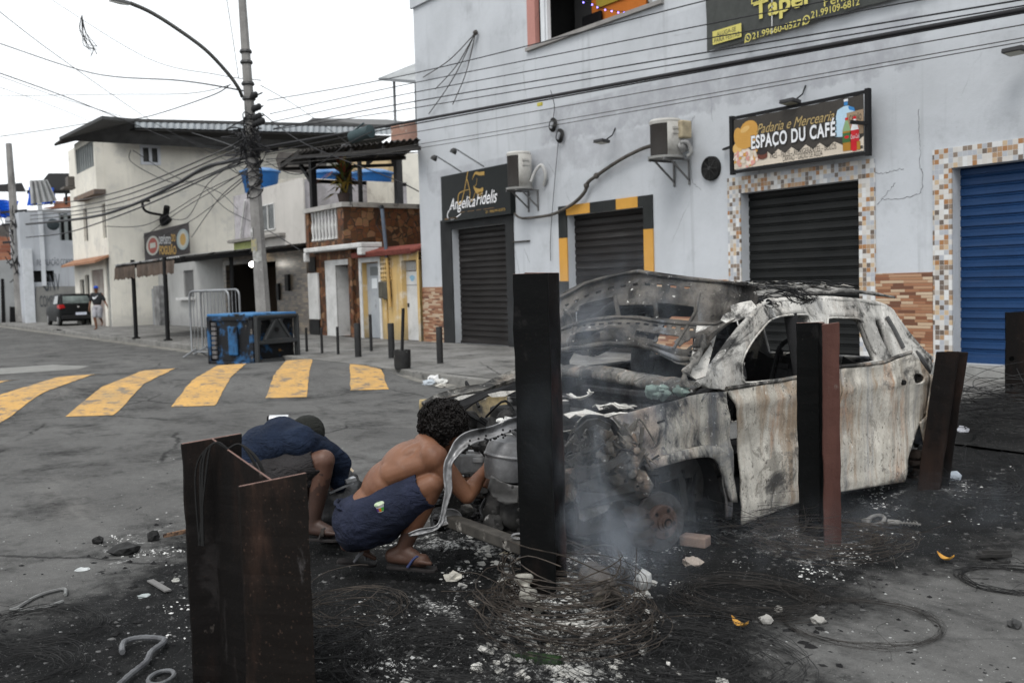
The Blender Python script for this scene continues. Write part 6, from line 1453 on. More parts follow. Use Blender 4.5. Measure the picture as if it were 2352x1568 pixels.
for k in range(26):                                       # wires spilling over the near rail
    y_ = rnd(4.55, 5.15); p = V((-4.33, y_, ztop(y_)+.05)); mb.tube(cr([p, p+V((.05, rnd(.0, .15), .02)), p+V((.085, rnd(.1, .35), -.035)), p+V((.075, rnd(.1, .42), -.09+rnd(0, .05)))], 5), .0025, 4)
mb.build('roof_wires', M_blk, car)
mb = MB()
for k in range(150):
    b = V(roof(rnd(.03, .99), rnd(.0, .98))); s = rnd(.015, .05); n_ = random.choice((3, 4, 5)); a0 = rnd(0, 6)
    mb.poly([b+V((s*cos(a0+2*pi*i/n_), s*sin(a0+2*pi*i/n_), .012+rnd(0, .025))) for i in range(n_)])
mb.build('roof_ash', M_ashm, car)
mb = MB(); wl = A0[-1]; mb.tube(cr([V((CX+(2*t-1)*.73, yr0-.02, ztop(yr0)+.03*(1-(2*t-1)**2))) for t in (0, .25, .5, .75, 1)], 4), .035, 8); mb.build('windscreen_header', M_shell, car, smooth=60)
tg0 = Z3(1225, 250); tg1 = Z3(1462, 640)
def tailp(u, v):
    y_ = L3(tg0.y, tg1.y+.03, v); z_ = L3(1.28, .80, v); w_ = L3(.70, .84, v); return (CX+(2*u-1)*w_, y_+.05*(1-(2*u-1)**2), z_)
mb = MB(); mb.grid(tailp, 20, 12, skip=lambda u, v: .13 < u < .87 and .12 < v < .78)
mb.grid(lambda u, v: (CX+(2*u-1)*.86, tg1.y+.08*(1-(2*u-1)**2)-.05*v, L3(.80, .33, v)), 16, 6); mb.build('tailgate', M_paint2, car, smooth=60, solid=.03)
qp = [Z3(1432, 640), Z3(1462, 650), Z3(1478, 600)]
q_ = [Z3(1442, 650), Z3(1470, 655), V((0, tg1.y-.005, .5)), V((0, tg1.y-.02, .34)), V((0, tg1.y-.10, .33)), V((0, 6.22, .50)), Z3(1428, 940), Z3(1443, 740)]
panel('quarter_panel', q_, mat=M_paint, cell=.06); panel('quarter_panel', q_, mat=M_shell, mirror=True, cell=.1)
# --- floor, sills, firewall, cowl, dashboard
mb = MB(); mb.box(CX-.82, CX+.80, 4.25, 6.3, .13, .17); mb.box(CX+.70, CX+.85, 4.35, 6.0, .10, .24); mb.box(CX-.85, CX-.72, 4.35, 6.0, .10, .24); mb.box(CX-.15, CX+.15, 4.3, 6.2, .17, .34); mb.build('floor_pan', M_shell, car, bevel=.02)
mb = MB(); mb.grid(lambda u, v: (CX+(2*u-1)*.78, 4.12+.05*sin(u*9)+.06*v+.02*mnoise.noise(V((u*7, v*7, 0))), .15+.62*v), 24, 14); mb.build('firewall', M_shell, car, smooth=60, solid=.02)
cowl = [P(1270, 856, 5.75), P(1292, 862, 5.72), P(1330, 866, 5.68), P(1400, 874, 5.55), P(1480, 890, 5.42), P(1540, 895, 5.33), P(1575, 893, 5.28), P(1600, 880, 5.25)]
cowl = [V((-5.75, 4.30, .93)), V((-5.45, 4.24, .95)), V((-5.1, 4.20, .955)), V((-4.75, 4.20, .94)), V((-4.45, 4.22, .92)), V((-4.22, 4.24, .90))]
cq = cr(cowl, 6)
mb = MB(); nn_ = len(cq)
def cow(u, v):
    t = u*(nn_-1); i = min(int(t), nn_-2); p = L3(cq[i], cq[i+1], t-i); a = v*2.6-.4
    return p+V((0, -.075*sin(a)+.03, .045*cos(a)-.03+.016*mnoise.noise(V((u*14, v*4, 0)))))
mb.grid(cow, 60, 10); mb.build('cowl_panel', M_ashm, car, smooth=60, solid=.012)
mb = MB(); mb.tube([(CX-.72, 4.55, .76), (CX+.7, 4.55, .76)], .035, 8); mb.tube([(CX+.35, 4.5, .75), (CX+.36, 4.85, .86)], .03, 8); mb.build('dash_beam', M_shell, car)
mb = MB(); sc_ = V((CX+.36, 4.87, .86)); mb.tube([sc_+V((.17*cos(a), .06*sin(a), .16*sin(a))) for a in [2*pi*i/22 for i in range(22)]], .011, 6, closed=True); mb.build('steering_wheel', M_shell, car)
for sx in (CX+.38, CX-.38):
    mb = MB()
    for d in (-.22, .22):
        mb.tube(cr([(sx+d, 5.0, .42), (sx+d, 5.42, .44), (sx+d*.95, 5.52, .75), (sx+d*.8, 5.58, 1.02)], 5), .016, 6)
    mb.tube(cr([(sx-.176, 5.58, 1.02), (sx-.1, 5.6, 1.09), (sx+.1, 5.6, 1.09), (sx+.176, 5.58, 1.02)], 5), .016, 6)
    mb.tube([(sx-.08, 5.6, 1.08), (sx-.08, 5.62, 1.2), (sx+.08, 5.62, 1.2), (sx+.08, 5.6, 1.08)], .012, 5)
    for k in range(7): z_ = .48+.085*k; mb.tube([(sx-.2, 5.45+.02*k, z_), (sx, 5.43+.02*k, z_-.02), (sx+.2, 5.45+.02*k, z_)], .004, 4)
    mb.box(sx-.2, sx+.2, 5.0, 5.45, .36, .42); mb.build('seat_frame', M_shell, car)
    mb = MB(); mb.grid(lambda u, v: (sx-.19+.38*u, 5.47+.14*v+.03*mnoise.noise(V((u*6, v*6, sx))), .46+.56*v), 10, 12, skip=lambda u, v: mnoise.noise(V((u*5, v*5, sx*3))) > .22); mb.build('seat_back', M_shell, car, solid=.02)
mb = MB(); mb.grid(lambda u, v: (CX-.62+1.24*u, 6.05+.12*v, .42+.5*v+.03*sin(u*20)), 20, 8, skip=lambda u, v: mnoise.noise(V((u*8, v*5, 0))) > .3); mb.build('rear_seat_back', M_shell, car, solid=.02)
mb = MB(); mb.tube([(-4.22, 5.14, .2), (-4.2, 5.12, .9), (-4.26, 5.1, 1.3)], .045, 8); mb.tube([far(V(p)) for p in ((-4.22, 5.14, .2), (-4.2, 5.12, .9), (-4.26, 5.1, 1.3))], .05, 8); mb.each('door_pillar', M_shell, car, smooth=60)
# --- raised bonnet: a buckled inner panel with cut-outs, hinged at the cowl
HP = [[(1262, 690), (1290, 672), (1340, 648), (1400, 634), (1465, 619), (1530, 628), (1600, 637), (1680, 648), (1735, 657)],
      [(1270, 720), (1300, 703), (1350, 680), (1410, 660), (1470, 652), (1530, 656), (1600, 662), (1660, 670), (1742, 690)],
      [(1276, 742), (1305, 727), (1350, 712), (1410, 705), (1470, 704), (1530, 707), (1600, 716), (1655, 722), (1733, 705)],
      [(1280, 765), (1308, 752), (1350, 742), (1410, 738), (1470, 738), (1530, 744), (1590, 750), (1640, 752), (1712, 722)],
      [(1283, 790), (1310, 782), (1350, 778), (1405, 775), (1455, 778), (1510, 790), (1570, 802), (1615, 800), (1668, 742)],
      [(1287, 812), (1312, 806), (1350, 803), (1400, 799), (1450, 797), (1500, 806), (1555, 835), (1590, 842), (1625, 770)]]
HD = [[(5.75, 5.3)]*1]
def hood_pt(u, v):
    fu = u*8; fv = v*5; i = min(int(fu), 7); j = min(int(fv), 4); a = fu-i; b = fv-j
    q = [HP[j][i], HP[j][i+1], HP[j+1][i], HP[j+1][i+1]]
    px = (q[0][0]*(1-a)+q[1][0]*a)*(1-b)+(q[2][0]*(1-a)+q[3][0]*a)*b; py = (q[0][1]*(1-a)+q[1][1]*a)*(1-b)+(q[2][1]*(1-a)+q[3][1]*a)*b
    X = L3(-5.72, -4.12, u); 
    dep_top = L3(5.98, 5.32, u)-.10*sin(pi*u); dep_bot = L3(5.74, 5.16, u)-.12*sin(pi*u)
    dep = L3(dep_top, dep_bot, v)+.035*sin(v*14)*(1-.5*u)+.02*mnoise.noise(V((u*6, v*6, 5)))
    return P(px, py, dep)
def hslot(u, v, u0, u1, v0, v1, n, f=.55):
    if not (v0 < v < v1 and u0 < u < u1): return False
    t = (u-u0)/(u1-u0)*n; return abs((t % 1)-.5) < f/2
def hskip(u, v):
    if .17 < u < .385 and .30 < v < .53 and not (u < .20 and v < .37): return True       # left oval
    if .40 < u < .565 and .385 < v < .54: return True
    if .585 < u < .74 and .36 < v < .53: return True
    if hslot(u, v, .10, .74, .185, .215, 11, .42) or hslot(u, v, .12, .82, .615, .64, 16, .5): return True
    if .60 < u < .80 and .70 < v < .80 and mnoise.noise(V((u*16, v*12, 0))) > -.25: return True
    if .16 < u < .34 and .70 < v < .80 and mnoise.noise(V((u*13, v*15, 2))) > -.05: return True
    if .80 < u < .86 and .78 < v < .96 and abs((v*22) % 1-.5) < .28: return True
    if .50 < u < .60 and .71 < v < .77: return True
    return False
mb = MB(); mb.grid(hood_pt, 210, 130, skip=hskip); bon = mb.build('bonnet', M_hood, car, smooth=60, solid=.006)
mb = MB()
for v0, rr_ in ((.03, .010), (.56, .010), (.93, .014)):
    mb.tube([hood_pt(u/40, v0+.02*sin(u*.3))+FW*-.012 for u in range(0, 39)], [rr_*(.7+.5*abs(sin(k*.37))) for k in range(39)], 7)
mb.tube([hood_pt(.76-.06*v/20, .25+.6*v/20)+FW*-.006 for v in range(20)], .009, 7); mb.tube([hood_pt(.10+.05*sin(v/6), .22+.7*v/20)+FW*-.006 for v in range(20)], .009, 7)
mb.tube([hood_pt(.38+.02*v/8, .28+.27*v/8)+FW*-.005 for v in range(9)], .012, 6); mb.tube([hood_pt(.57+.01*v/8, .30+.25*v/8)+FW*-.005 for v in range(9)], .012, 6)
mb.build('bonnet_rib', M_hood, bon, smooth=60)
# outer skin sagging behind the inner frame
mb = MB(); mb.grid(lambda u, v: hood_pt(.10+.5*u, .70+.22*v)+FW*(.12+.1*u)+V((0, 0, -.02-.05*sin(u*5))), 30, 10, skip=lambda u, v: mnoise.noise(V((u*6, v*5, 9))) > .25); mb.build('bonnet_skin', M_hood, bon, smooth=50, solid=.006)
mb = MB()
fr_ = [P(1725, 690, 5.24), P(1738, 705, 5.24), P(1715, 728, 5.22), P(1690, 738, 5.2), P(1668, 742, 5.18), P(1655, 735, 5.19), P(1662, 722, 5.2), P(1680, 715, 5.21), P(1678, 702, 5.22), P(1700, 695, 5.23)]
mb.poly(fr_); mb.build('skin_flap', M_pillar, bon, solid=.006)
# hinge plate and strut down to the cowl
mb = MB(); hp = [P(1600, 748, 5.30), P(1652, 742, 5.30), P(1640, 790, 5.24), P(1620, 865, 5.15), P(1598, 872, 5.14), P(1580, 860, 5.14), P(1588, 820, 5.2)]
mb.poly(hp); mb.build('hinge_plate', M_pillar, car, solid=.012)
mb = MB(); mb.tube(cr([P(1616, 770, 5.2), P(1612, 800, 5.17), P(1590, 835, 5.13), P(1573, 860, 5.12), P(1572, 885, 5.13)], 6), [.012, .014, .018, .022, .026, .028]*4+[.028], 8); mb.build('hinge_arm', M_ashm, car, smooth=60)
# --- engine bay
mb = MB(); mb.grid(lambda u, v: (CX+.72+.06*sin(v*3), 3.42+.85*u, .22+.55*v-.05*u*0), 14, 10, skip=lambda u, v: (u-.5)**2+(v-.05)**2 < .16); mb.build('inner_wing', M_cast, car, solid=.02)
mb = MB(); mb.grid(lambda u, v: (CX-.70+.06*sin(v*5)*(1-u)+.02*mnoise.noise(V((u*5, v*5, 0))), 3.2+1.0*u, .28+.52*v), 20, 14); mb.build('inner_wing', surf('inner_wing_tan', (.17, .145, .105), (.06, .056, .05), scale=3, bump=.6, bscale=14, layers=(((.04, .04, .04), 4, .54, .62), ((.33, .26, .14), 2.5, .55, .7), ((.4, .38, .34), 12, .6, .7))), car, smooth=60, solid=.02)
# far fender top strip and jagged edge
ft = [P(968, 926, 6.15), P(1000, 909, 6.15), P(1060, 890, 6.18), P(1110, 884, 6.2), P(1140, 868, 6.25), P(1182, 850, 6.3), P(1290, 838, 6.35), P(1290, 870, 6.25), P(1180, 872, 6.2), P(1110, 898, 6.1), P(1040, 912, 6.08), P(985, 935, 6.08)]
mb = MB(); mb.poly(ft); mb.build('fender_edge', M_ashm, car, solid=.02)
mb = MB(); mb.poly([P(985, 936, 6.05), P(1040, 913, 6.05), P(1120, 898, 6.05), P(1190, 880, 6.1), P(1190, 910, 6.05), P(1130, 905, 6.0), P(1090, 925, 5.98), P(1055, 952, 5.98), P(1000, 955, 6.0)]); mb.build('torn_liner', M_shell, car, solid=.01)
for k, q in enumerate(([(1035, 918), (1060, 908), (1092, 904), (1062, 917), (1040, 922)], [(1120, 905), (1150, 898), (1185, 897), (1160, 910), (1130, 912)])):
    mb = MB(); mb.poly([P(a, b, 5.9-.02*k) for a, b in q]); mb.build('metal_scrap', M_pillar, car, solid=.008)
# strut towers, frame rails
for sx in (CX+.56, CX-.56):
    mb = MB(); mb.lathe([(.17, -.25), (.15, 0), (.11, .05), (.04, .055), (.001, .06)], (sx, 4.0, .72), n=16); mb.build('strut_tower', M_cast, car, smooth=40)
mb = MB(); a, b = V((-4.36, 3.18, .42)), V((-4.42, 4.15, .42)); mb.obox((a+b)/2, (b-a)/2, V((.05, 0, 0)), V((0, 0, .085))); a, b = far(a), far(b); mb.obox((a+b)/2, (b-a)/2, V((.05, 0, 0)), V((0, 0, .085))); mb.each('frame_rail', M_ashm, car, bevel=.012)
mb = MB(); q = [P(1333, 1127, 4.95), P(1395, 1135, 4.95), P(1440, 1105, 5.0), P(1490, 1120, 5.05), P(1480, 1145, 5.05), P(1420, 1150, 5.0), P(1398, 1158, 4.97), P(1345, 1168, 4.95), P(1330, 1170, 4.95)]
mb.prism(q, FW*.25); mb.build('subframe_arm', M_cast, car, bevel=.01)
for q_ in ([(1322, 1072), (1360, 1074), (1402, 1062), (1440, 1040), (1445, 1048), (1405, 1078), (1360, 1092), (1325, 1110)], [(1322, 990), (1350, 965), (1375, 962), (1405, 975), (1400, 985), (1370, 975), (1345, 985), (1330, 1010)]):
    mb = MB(); mb.prism([P(a, b, 4.9) for a, b in q_], FW*.08); mb.build('support_bracket', M_cast, car)
mb = MB(); q = [Z2(560, 560), Z2(600, 445), Z2(720, 540), Z2(765, 620), Z2(700, 660), Z2(620, 640)]; mb.poly([p+V((-.06, 0, 0)) for p in q]); mb.build('liner_flap', M_cast, car, solid=.02)
# engine block and its lumps
eng = V((-5.0, 3.62, .45)); mb = MB(); mb.obox(eng, V((.38, 0, 0)), V((0, .24, 0)), V((0, 0, .25))); block = mb.build('engine_block', M_cast, car, bevel=.05)
mb = MB(); mb.obox(eng+V((0, .02, .27)), V((.33, 0, 0)), V((0, .17, 0)), V((0, 0, .05))); mb.build('cylinder_head', M_cast, block, bevel=.02)
mb = MB()
for k in range(4): mb.lathe([(.05, 0), (.05, .06), (.03, .07)], eng+V((-.25+.165*k, 0, .31)), n=10)
mb.each('coil_stub', M_cast, block)
random.seed(17)
mb = MB()
for k in range(30): mb.ball(eng+V((rnd(-.45, .45), rnd(-.38, -.2), rnd(-.3, .3))), (rnd(.03, .09), rnd(.03, .07), rnd(.03, .09)), 8, 6, jit=.6, seed=k)
mb.build('melted_lumps', M_cast, block, smooth=40)
mb = MB()
for k in range(40):
    a = eng+V((rnd(-.6, .7), rnd(-.45, .2), rnd(-.25, .32))); mb.tube(cr([a, a+V((rnd(-.2, .2), rnd(-.1, .1), rnd(-.15, .15))), a+V((rnd(-.35, .35), rnd(-.15, .15), rnd(-.3, .1)))], 5), rnd(.005, .014), 5)
mb.build('burnt_harness', M_blk, block)
bay = MB()
for k in range(70):
    c = V((rnd(-4.85, -4.25), rnd(3.35, 4.15), rnd(.30, .62))); L = rnd(.03, .10); a = rnd(0, 6)
    bay.obox(c, V((L*cos(a), L*sin(a), rnd(-.03, .03))), V((-.4*L*sin(a), .4*L*cos(a), 0)), V((0, 0, rnd(.008, .04))))
bay.build('bay_wreckage', [M_cast], car, bevel=.004)
bay = MB()
for k in range(60):
    c = P(rnd(1320, 1475), rnd(985, 1110), rnd(4.98, 5.2)); L = rnd(.015, .06); a = rnd(0, 6); d_ = RT*cos(a)+UP*sin(a); e_ = UP*cos(a)-RT*sin(a)
    bay.obox(c, d_*L, e_*rnd(.004, .02), FW*rnd(.004, .02))
for k in range(30):
    c = P(rnd(1320, 1470), rnd(975, 1090), rnd(4.98, 5.15)); bay.tube(cr([c, c+RT*rnd(-.1, .1)+UP*rnd(-.08, .08), c+RT*rnd(-.16, .16)+UP*rnd(-.1, .06)], 5), rnd(.003, .009), 6)
for k in range(14): bay.lathe([(.018, 0), (.018, .02), (.008, .024)], P(rnd(1330, 1470), rnd(990, 1100), 4.98), -FW, 10)
bay.build('bay_wreckage', [M_ashm], car, bevel=.002)
fp_ = [(1326, 1112), (1362, 1098), (1410, 1090), (1452, 1074), (1482, 1082), (1500, 1112), (1490, 1140), (1450, 1150), (1412, 1150), (1396, 1172), (1340, 1196), (1330, 1190)]
q0_ = P(1400, 1130, 5.02); loop = [((P(x, y, 5.02)-q0_).dot(RT), (P(x, y, 5.02)-q0_).dot(UP)) for x, y in fp_]
hol = [[(cx_+r_*cos(t), cy_+r_*sin(t)) for t in [2*pi*i/10 for i in range(10)]] for cx_, cy_, r_ in ((-.12, .02, .016), (-.05, .045, .010), (.08, .06, .012), (.14, .03, .009), (-.10, -.07, .010))]
v2, f2 = fill2d(loop, hol, .02); mb = MB(); mb.add([q0_+RT*a+UP*b-FW*(.02*sin(b*30)+.015*mnoise.noise(V((a*12, b*12, 0)))) for a, b in v2], f2); mb.build('front_panel', M_ashm, car, smooth=50, solid=.008)
bay = MB()
for k in range(26):
    c = V((rnd(-5.5, -4.25), rnd(3.5, 4.18), rnd(.6, .78))); s = rnd(.03, .09); bay.grid(lambda u, v: c+V((s*(2*u-1)*1.4, s*(2*v-1), s*.7*mnoise.noise(V((u*2.5+k, v*2.5, k))))), 4, 3)
bay.each('bay_ash', M_pillar, car, solid=.004)
mb = MB(); mb.tube(cr([P(1330, 985, 5.0), P(1350, 960, 5.0), P(1400, 968, 5.02), P(1420, 1000, 5.05)], 6), .018, 7); mb.tube([P(1430, 1048, 4.98)+RT*.03*cos(a)+UP*.035*sin(a) for a in [2*pi*i/16 for i in range(16)]], .005, 5, closed=True); mb.build('hose_remains', M_shell, car, smooth=60)
# catalyst can and heat shield beside the shirtless man's hand
c = P(1163, 1050, 5.25); ax_ = (UP*.9+RT*.12).normalized()
mb = MB(); mb.lathe([(.05, -.13), (.10, -.115), (.112, -.05), (.115, .03), (.10, .085), (.06, .11), (.03, .12)], c, ax_, 24); mb.lathe([(.118, .0), (.122, .01), (.118, .02)], c, ax_, 24); can_ = mb.build('catalyst_can', M_steel, car, smooth=40)
mb = MB(); mb.tube([c+ax_*.11+RT*(.04*cos(a))+FW*-.02+UP*.03*sin(a) for a in [pi*i/8 for i in range(9)]], .009, 6); mb.build('lifting_eye', M_steel, can_)
sh_ = [P(1128, 1090, 5.15), P(1148, 1104, 5.12), P(1175, 1112, 5.12), P(1196, 1112, 5.13), P(1188, 1150, 5.13), P(1160, 1158, 5.12), P(1132, 1142, 5.14), P(1120, 1120, 5.16)]
mb = MB(); v2, f2 = fill2d([((p-c).dot(RT), (p-c).dot(UP)) for p in sh_], cell=.02); mb.add([c+RT*a+UP*b-FW*(.14+.04*sin(a*14)+.012*mnoise.noise(V((a*20, b*20, 0)))) for a, b in v2], f2); mb.build('heat_shield', surf('shield_dark', (.085, .083, .08), (.05, .05, .05), rough=.5, metal=.4, layers=(((.25, .24, .23), 8, .62, .7),)), can_, smooth=60, solid=.004)
mb = MB()
for px, py, r in ((1140, 1170, .07), (1155, 1195, .085), (1135, 1210, .06), (1175, 1185, .08), (1190, 1165, .06), (1178, 1215, .07), (1195, 1205, .06)): mb.ball(P(px, py, 5.2+rnd(-.05, .1)), (r, r*.9, r*1.1), 10, 8, jit=.5, seed=px)
mb.build('gearbox_casing', M_cast, car, smooth=50)
mb = MB()
for px, py in ((1133, 1175), (1143, 1205), (1178, 1118), (1192, 1170), (1135, 1212), (1190, 1195)): mb.lathe([(.010, 0), (.010, .010), (.005, .012)], P(px, py, 5.10), -FW, 8)
mb.build('bolt_heads', M_cast, car)
# pale battery / control box left of the hand
c = P(1078, 1062, 5.55); mb = MB(); mb.obox(c, RT*.085+FW*.02, FW*.06, UP*.055+RT*.004); bx_ = mb.build('control_box', M_alloy, car, bevel=.012)
mb = MB(); mb.obox(c-FW*.065-RT*.045, RT*.008, FW*.008, UP*.045); mb.obox(c+UP*.055+RT*.02, RT*.05, FW*.04, UP*.012); mb.obox(c-FW*.065+RT*.05+UP*.02, RT*.03, FW*.006, UP*.012); mb.build('box_rib', M_alloy, bx_, bevel=.004)
mb = MB(); random.seed(5)
for k in range(40):
    p = P(rnd(1040, 1190), rnd(985, 1045), rnd(5.4, 5.8)); s = rnd(.012, .045); mb.ball(p, (s, s*rnd(.5, 1), s), 7, 5, jit=.7, seed=k)
mb.build('slag_lumps', M_cast, car, smooth=40)
mb = MB()
for k in range(16):
    p = P(rnd(1150, 1195), rnd(960, 1010), 5.35); s = rnd(.012, .03); mb.ball(p, (s, s, s*.6), 7, 5, jit=.8, seed=k)
mb.build('white_slag', surf('slag_white', (.62, .62, .6), (.4, .4, .39)), car, smooth=40)
# torn radiator support: the bright bent strip in front of the man's face
def ribbon(mb, pts, wd, nrm, curl=.25, mi=0):
    q = cr([p for p in pts], 8); n_ = len(q); ws = cr([(w_, 0, 0) for w_ in wd], 8); K = 6
    b = len(mb.v)
    for i in range(n_):
        t = q[min(i+1, n_-1)]-q[max(i-1, 0)]; t.normalize(); s = t.cross(nrm).normalized(); 
        for k in range(K+1):
            e = 2*k/K-1; mb.v.append(q[i]+s*(e*ws[i].x)+nrm*(curl*ws[i].x*(e*e-.5)+.006*mnoise.noise(V((i*.3, k*.6, 0)))))
    for i in range(n_-1):
        for k in range(K): mb.f.append([b+i*(K+1)+k, b+i*(K+1)+k+1, b+(i+1)*(K+1)+k+1, b+(i+1)*(K+1)+k]); mb.m.append(mi)
mb = MB(); ribbon(mb, [P(1200, 965, 5.2), P(1172, 975, 5.15), P(1130, 992, 5.1), P(1085, 1003, 5.07), P(1060, 1018, 5.05), P(1042, 1042, 5.04), P(1030, 1064, 5.03), P(1028, 1095, 5.03), P(1030, 1125, 5.03), P(1022, 1160, 5.03), P(1014, 1195, 5.03), P(1000, 1212, 5.02), P(965, 1220, 5.0), P(938, 1228, 4.99)],
    [.028, .030, .030, .034, .034, .024, .019, .020, .017, .012, .010, .010, .014, .008], -FW, .9); mb.build('torn_strip', M_steel, car, smooth=60, solid=.006)
mb = MB()
for k in range(26):
    t_ = rnd(0, 1); p = L3(P(1185, 985, 5.08), P(1075, 1020, 4.99), t_)+UP*rnd(-.03, .02); mb.lathe([(.006, 0), (.006, .008)], p, -FW, 6)
mb.build('strip_bolts', M_blk, car)
# lower cross member and its ends
mb = MB(); a, b = P(1022, 1190, 5.28), P(1206, 1258, 4.72)
ax2 = (b-a).normalized(); up2 = V((0, 0, 1)); mb.obox((a+b)/2, (b-a)/2, ax2.cross(up2).normalized()*.035, up2*.030); mb.build('cross_member', surf('member_brown', (.07, .065, .057), (.03, .028, .026), scale=4, bump=.5, bscale=22, layers=(((.34, .32, .29), 7, .58, .68),)), car, bevel=.008)
mb = MB(); ring = [P(1193, 1250, 4.74)+RT*.035*cos(q)+UP*.012*sin(q)+V((0, 0, .04)) for q in [2*pi*i/16 for i in range(16)]]; mb.tube(ring, .006, 6, closed=True)
ring = [P(1004, 1196, 5.2)+RT*.03*cos(q)+UP*.03*sin(q) for q in [2*pi*i/16 for i in range(16)]]; mb.tube(ring, .008, 6, closed=True); mb.build('tow_eye', M_steel, car)
mb = MB(); ribbon(mb, [P(1010, 1195, 5.2), P(1030, 1185, 5.2), P(1045, 1190, 5.22), P(1056, 1205, 5.22)], [.03, .04, .04, .02], -FW, .5); mb.build('bent_plate', M_steel, car, solid=.006)
mb = MB(); ribbon(mb, [P(1035, 1110, 5.35), P(1042, 1150, 5.35), P(1040, 1190, 5.32)], [.03, .035, .04], -FW, .4); mb.cyl(P(1045, 1178, 5.4), P(1075, 1172, 5.5), .035, n=10); mb.build('side_member', M_ashm, car, solid=.006)
# --- wheels: bare discs and calipers
hub = S(1527, 1200); hub.x = -4.13
def brake(h, near=True):
    n_ = V((1, 0, 0)) if near else V((-1, 0, 0)); nn2 = (n_+V((0, -.10, .05))).normalized()
    mb = MB(); mb.lathe([(.165, -.03), (.168, -.028), (.168, -.006), (.165, -.004), (.10, -.004), (.10, -.02)], h, nn2, 40); d_ = mb.build('brake_disc', M_disc, car, smooth=30)
    mb = MB(); mb.lathe([(.098, -.02), (.098, .022), (.09, .03), (.05, .03), (.048, .045), (.035, .05), (.033, .065), (.012, .07), (.001, .07)], h, nn2, 32); hb = mb.build('hub', M_rust, d_, smooth=30)
    mb = MB(); x = nn2.orthogonal().normalized(); y_ = nn2.cross(x)
    for k in range(5): mb.lathe([(.012, .026), (.012, .0315), (.001, .0315)], h+(x*cos(k*1.2566+.3)+y_*sin(k*1.2566+.3))*.07, nn2, 10)
    mb.lathe([(.03, .051), (.028, .068), (.001, .07)], h, nn2, 16); mb.build('bolt_hole', M_blk, hb)
    mb = MB()
    for k, dz in enumerate((.065, .015, -.045, -.09)): mb.ball(h+V((-.03*n_.x, -.155+.012*k, dz)), (.085, .085-.012*abs(k-1.5), .042), 14, 10, jit=.35, seed=k*2.3)
    mb.build('caliper', surf('caliper_brown', (.040, .030, .025), (.020, .016, .014), scale=6, bump=.5, bscale=20), car, smooth=50)
    mb = MB(); mb.tube([h+V((-.12*n_.x, .02, .1)), h+V((-.24*n_.x, .05, .35)), h+V((-.3*n_.x, .06, .6))], .04, 10); mb.tube([h+V((-.05*n_.x, 0, 0)), h+V((-.5*n_.x, .1, .02))], .035, 8); mb.build('suspension_strut', M_cast, car)
brake(hub); brake(far(hub), False)
rh = V((-4.16, 6.50, .18)); brake(rh); brake(far(rh), False)
mb = MB(); wl_ = [Z2(1100, 605), Z2(1200, 590), Z2(1290, 580), Z2(1345, 600), Z2(1400, 690), Z2(1440, 800), Z2(1470, 950), Z2(1478, 1090)]
b = len(mb.v)
for p in wl_:
    for k in range(4): mb.v.append(p+V((-.02-.13*k, -.02*k+.01*mnoise.noise(p*9), .0)))
for i in range(len(wl_)-1):
    for k in range(3): mb.f.append([b+i*4+k, b+i*4+k+1, b+(i+1)*4+k+1, b+(i+1)*4+k]); mb.m.append(0)
mb.build('wheel_liner', M_shell, car, smooth=60, solid=.006)
mb = MB(); q = [Z2(1195, 680), Z2(1240, 800), Z2(1262, 960), Z2(1262, 1165), Z2(1385, 1165), Z2(1385, 1060), Z2(1310, 960), Z2(1300, 830), Z2(1250, 700)]
mb.poly([p+V((-.16, 0, 0)) for p in q]); mb.build('liner_bracket', M_cast, car, solid=.02)
mb = MB(); mb.grid(lambda u, v: (-4.50, 3.5+.95*u, .08+.56*v), 12, 8); mb.build('wheel_housing', surf('housing_brown', (.03, .027, .023), (.055, .048, .04), scale=4, bump=.6, bscale=16), car, solid=.02)
# melted greenish wiper motor lump under the hinge
mb = MB(); random.seed(8)
for k in range(16): mb.ball(P(rnd(1490, 1570), rnd(893, 908), rnd(5.1, 5.25)), (rnd(.02, .05), rnd(.02, .04), rnd(.012, .03)), 8, 6, jit=.7, seed=k)
mb.build('melted_plastic', surf('melt_green', (.14, .19, .17), (.08, .10, .09), scale=9, bump=.5, layers=(((.5, .52, .5), 11, .6, .68),)), car, smooth=50)
mb = MB(); ribbon(mb, [P(1305, 905, 5.25), P(1330, 915, 5.22), P(1355, 905, 5.2), P(1352, 895, 5.2)], [.02, .03, .025, .012], UP, .3); ribbon(mb, [P(1378, 935, 5.1), P(1405, 928, 5.1), P(1430, 938, 5.08), P(1450, 935, 5.08)], [.012, .03, .03, .01], UP, .3); ribbon(mb, [P(1385, 960, 5.02), P(1410, 952, 5.0), P(1440, 948, 5.0)], [.008, .02, .02], UP, .3); ribbon(mb, [P(1408, 926, 5.1), P(1430, 932, 5.08), P(1455, 938, 5.06)], [.015, .012, .01], UP, .3); mb.each('ash_flakes', M_pillar, car, solid=.005)
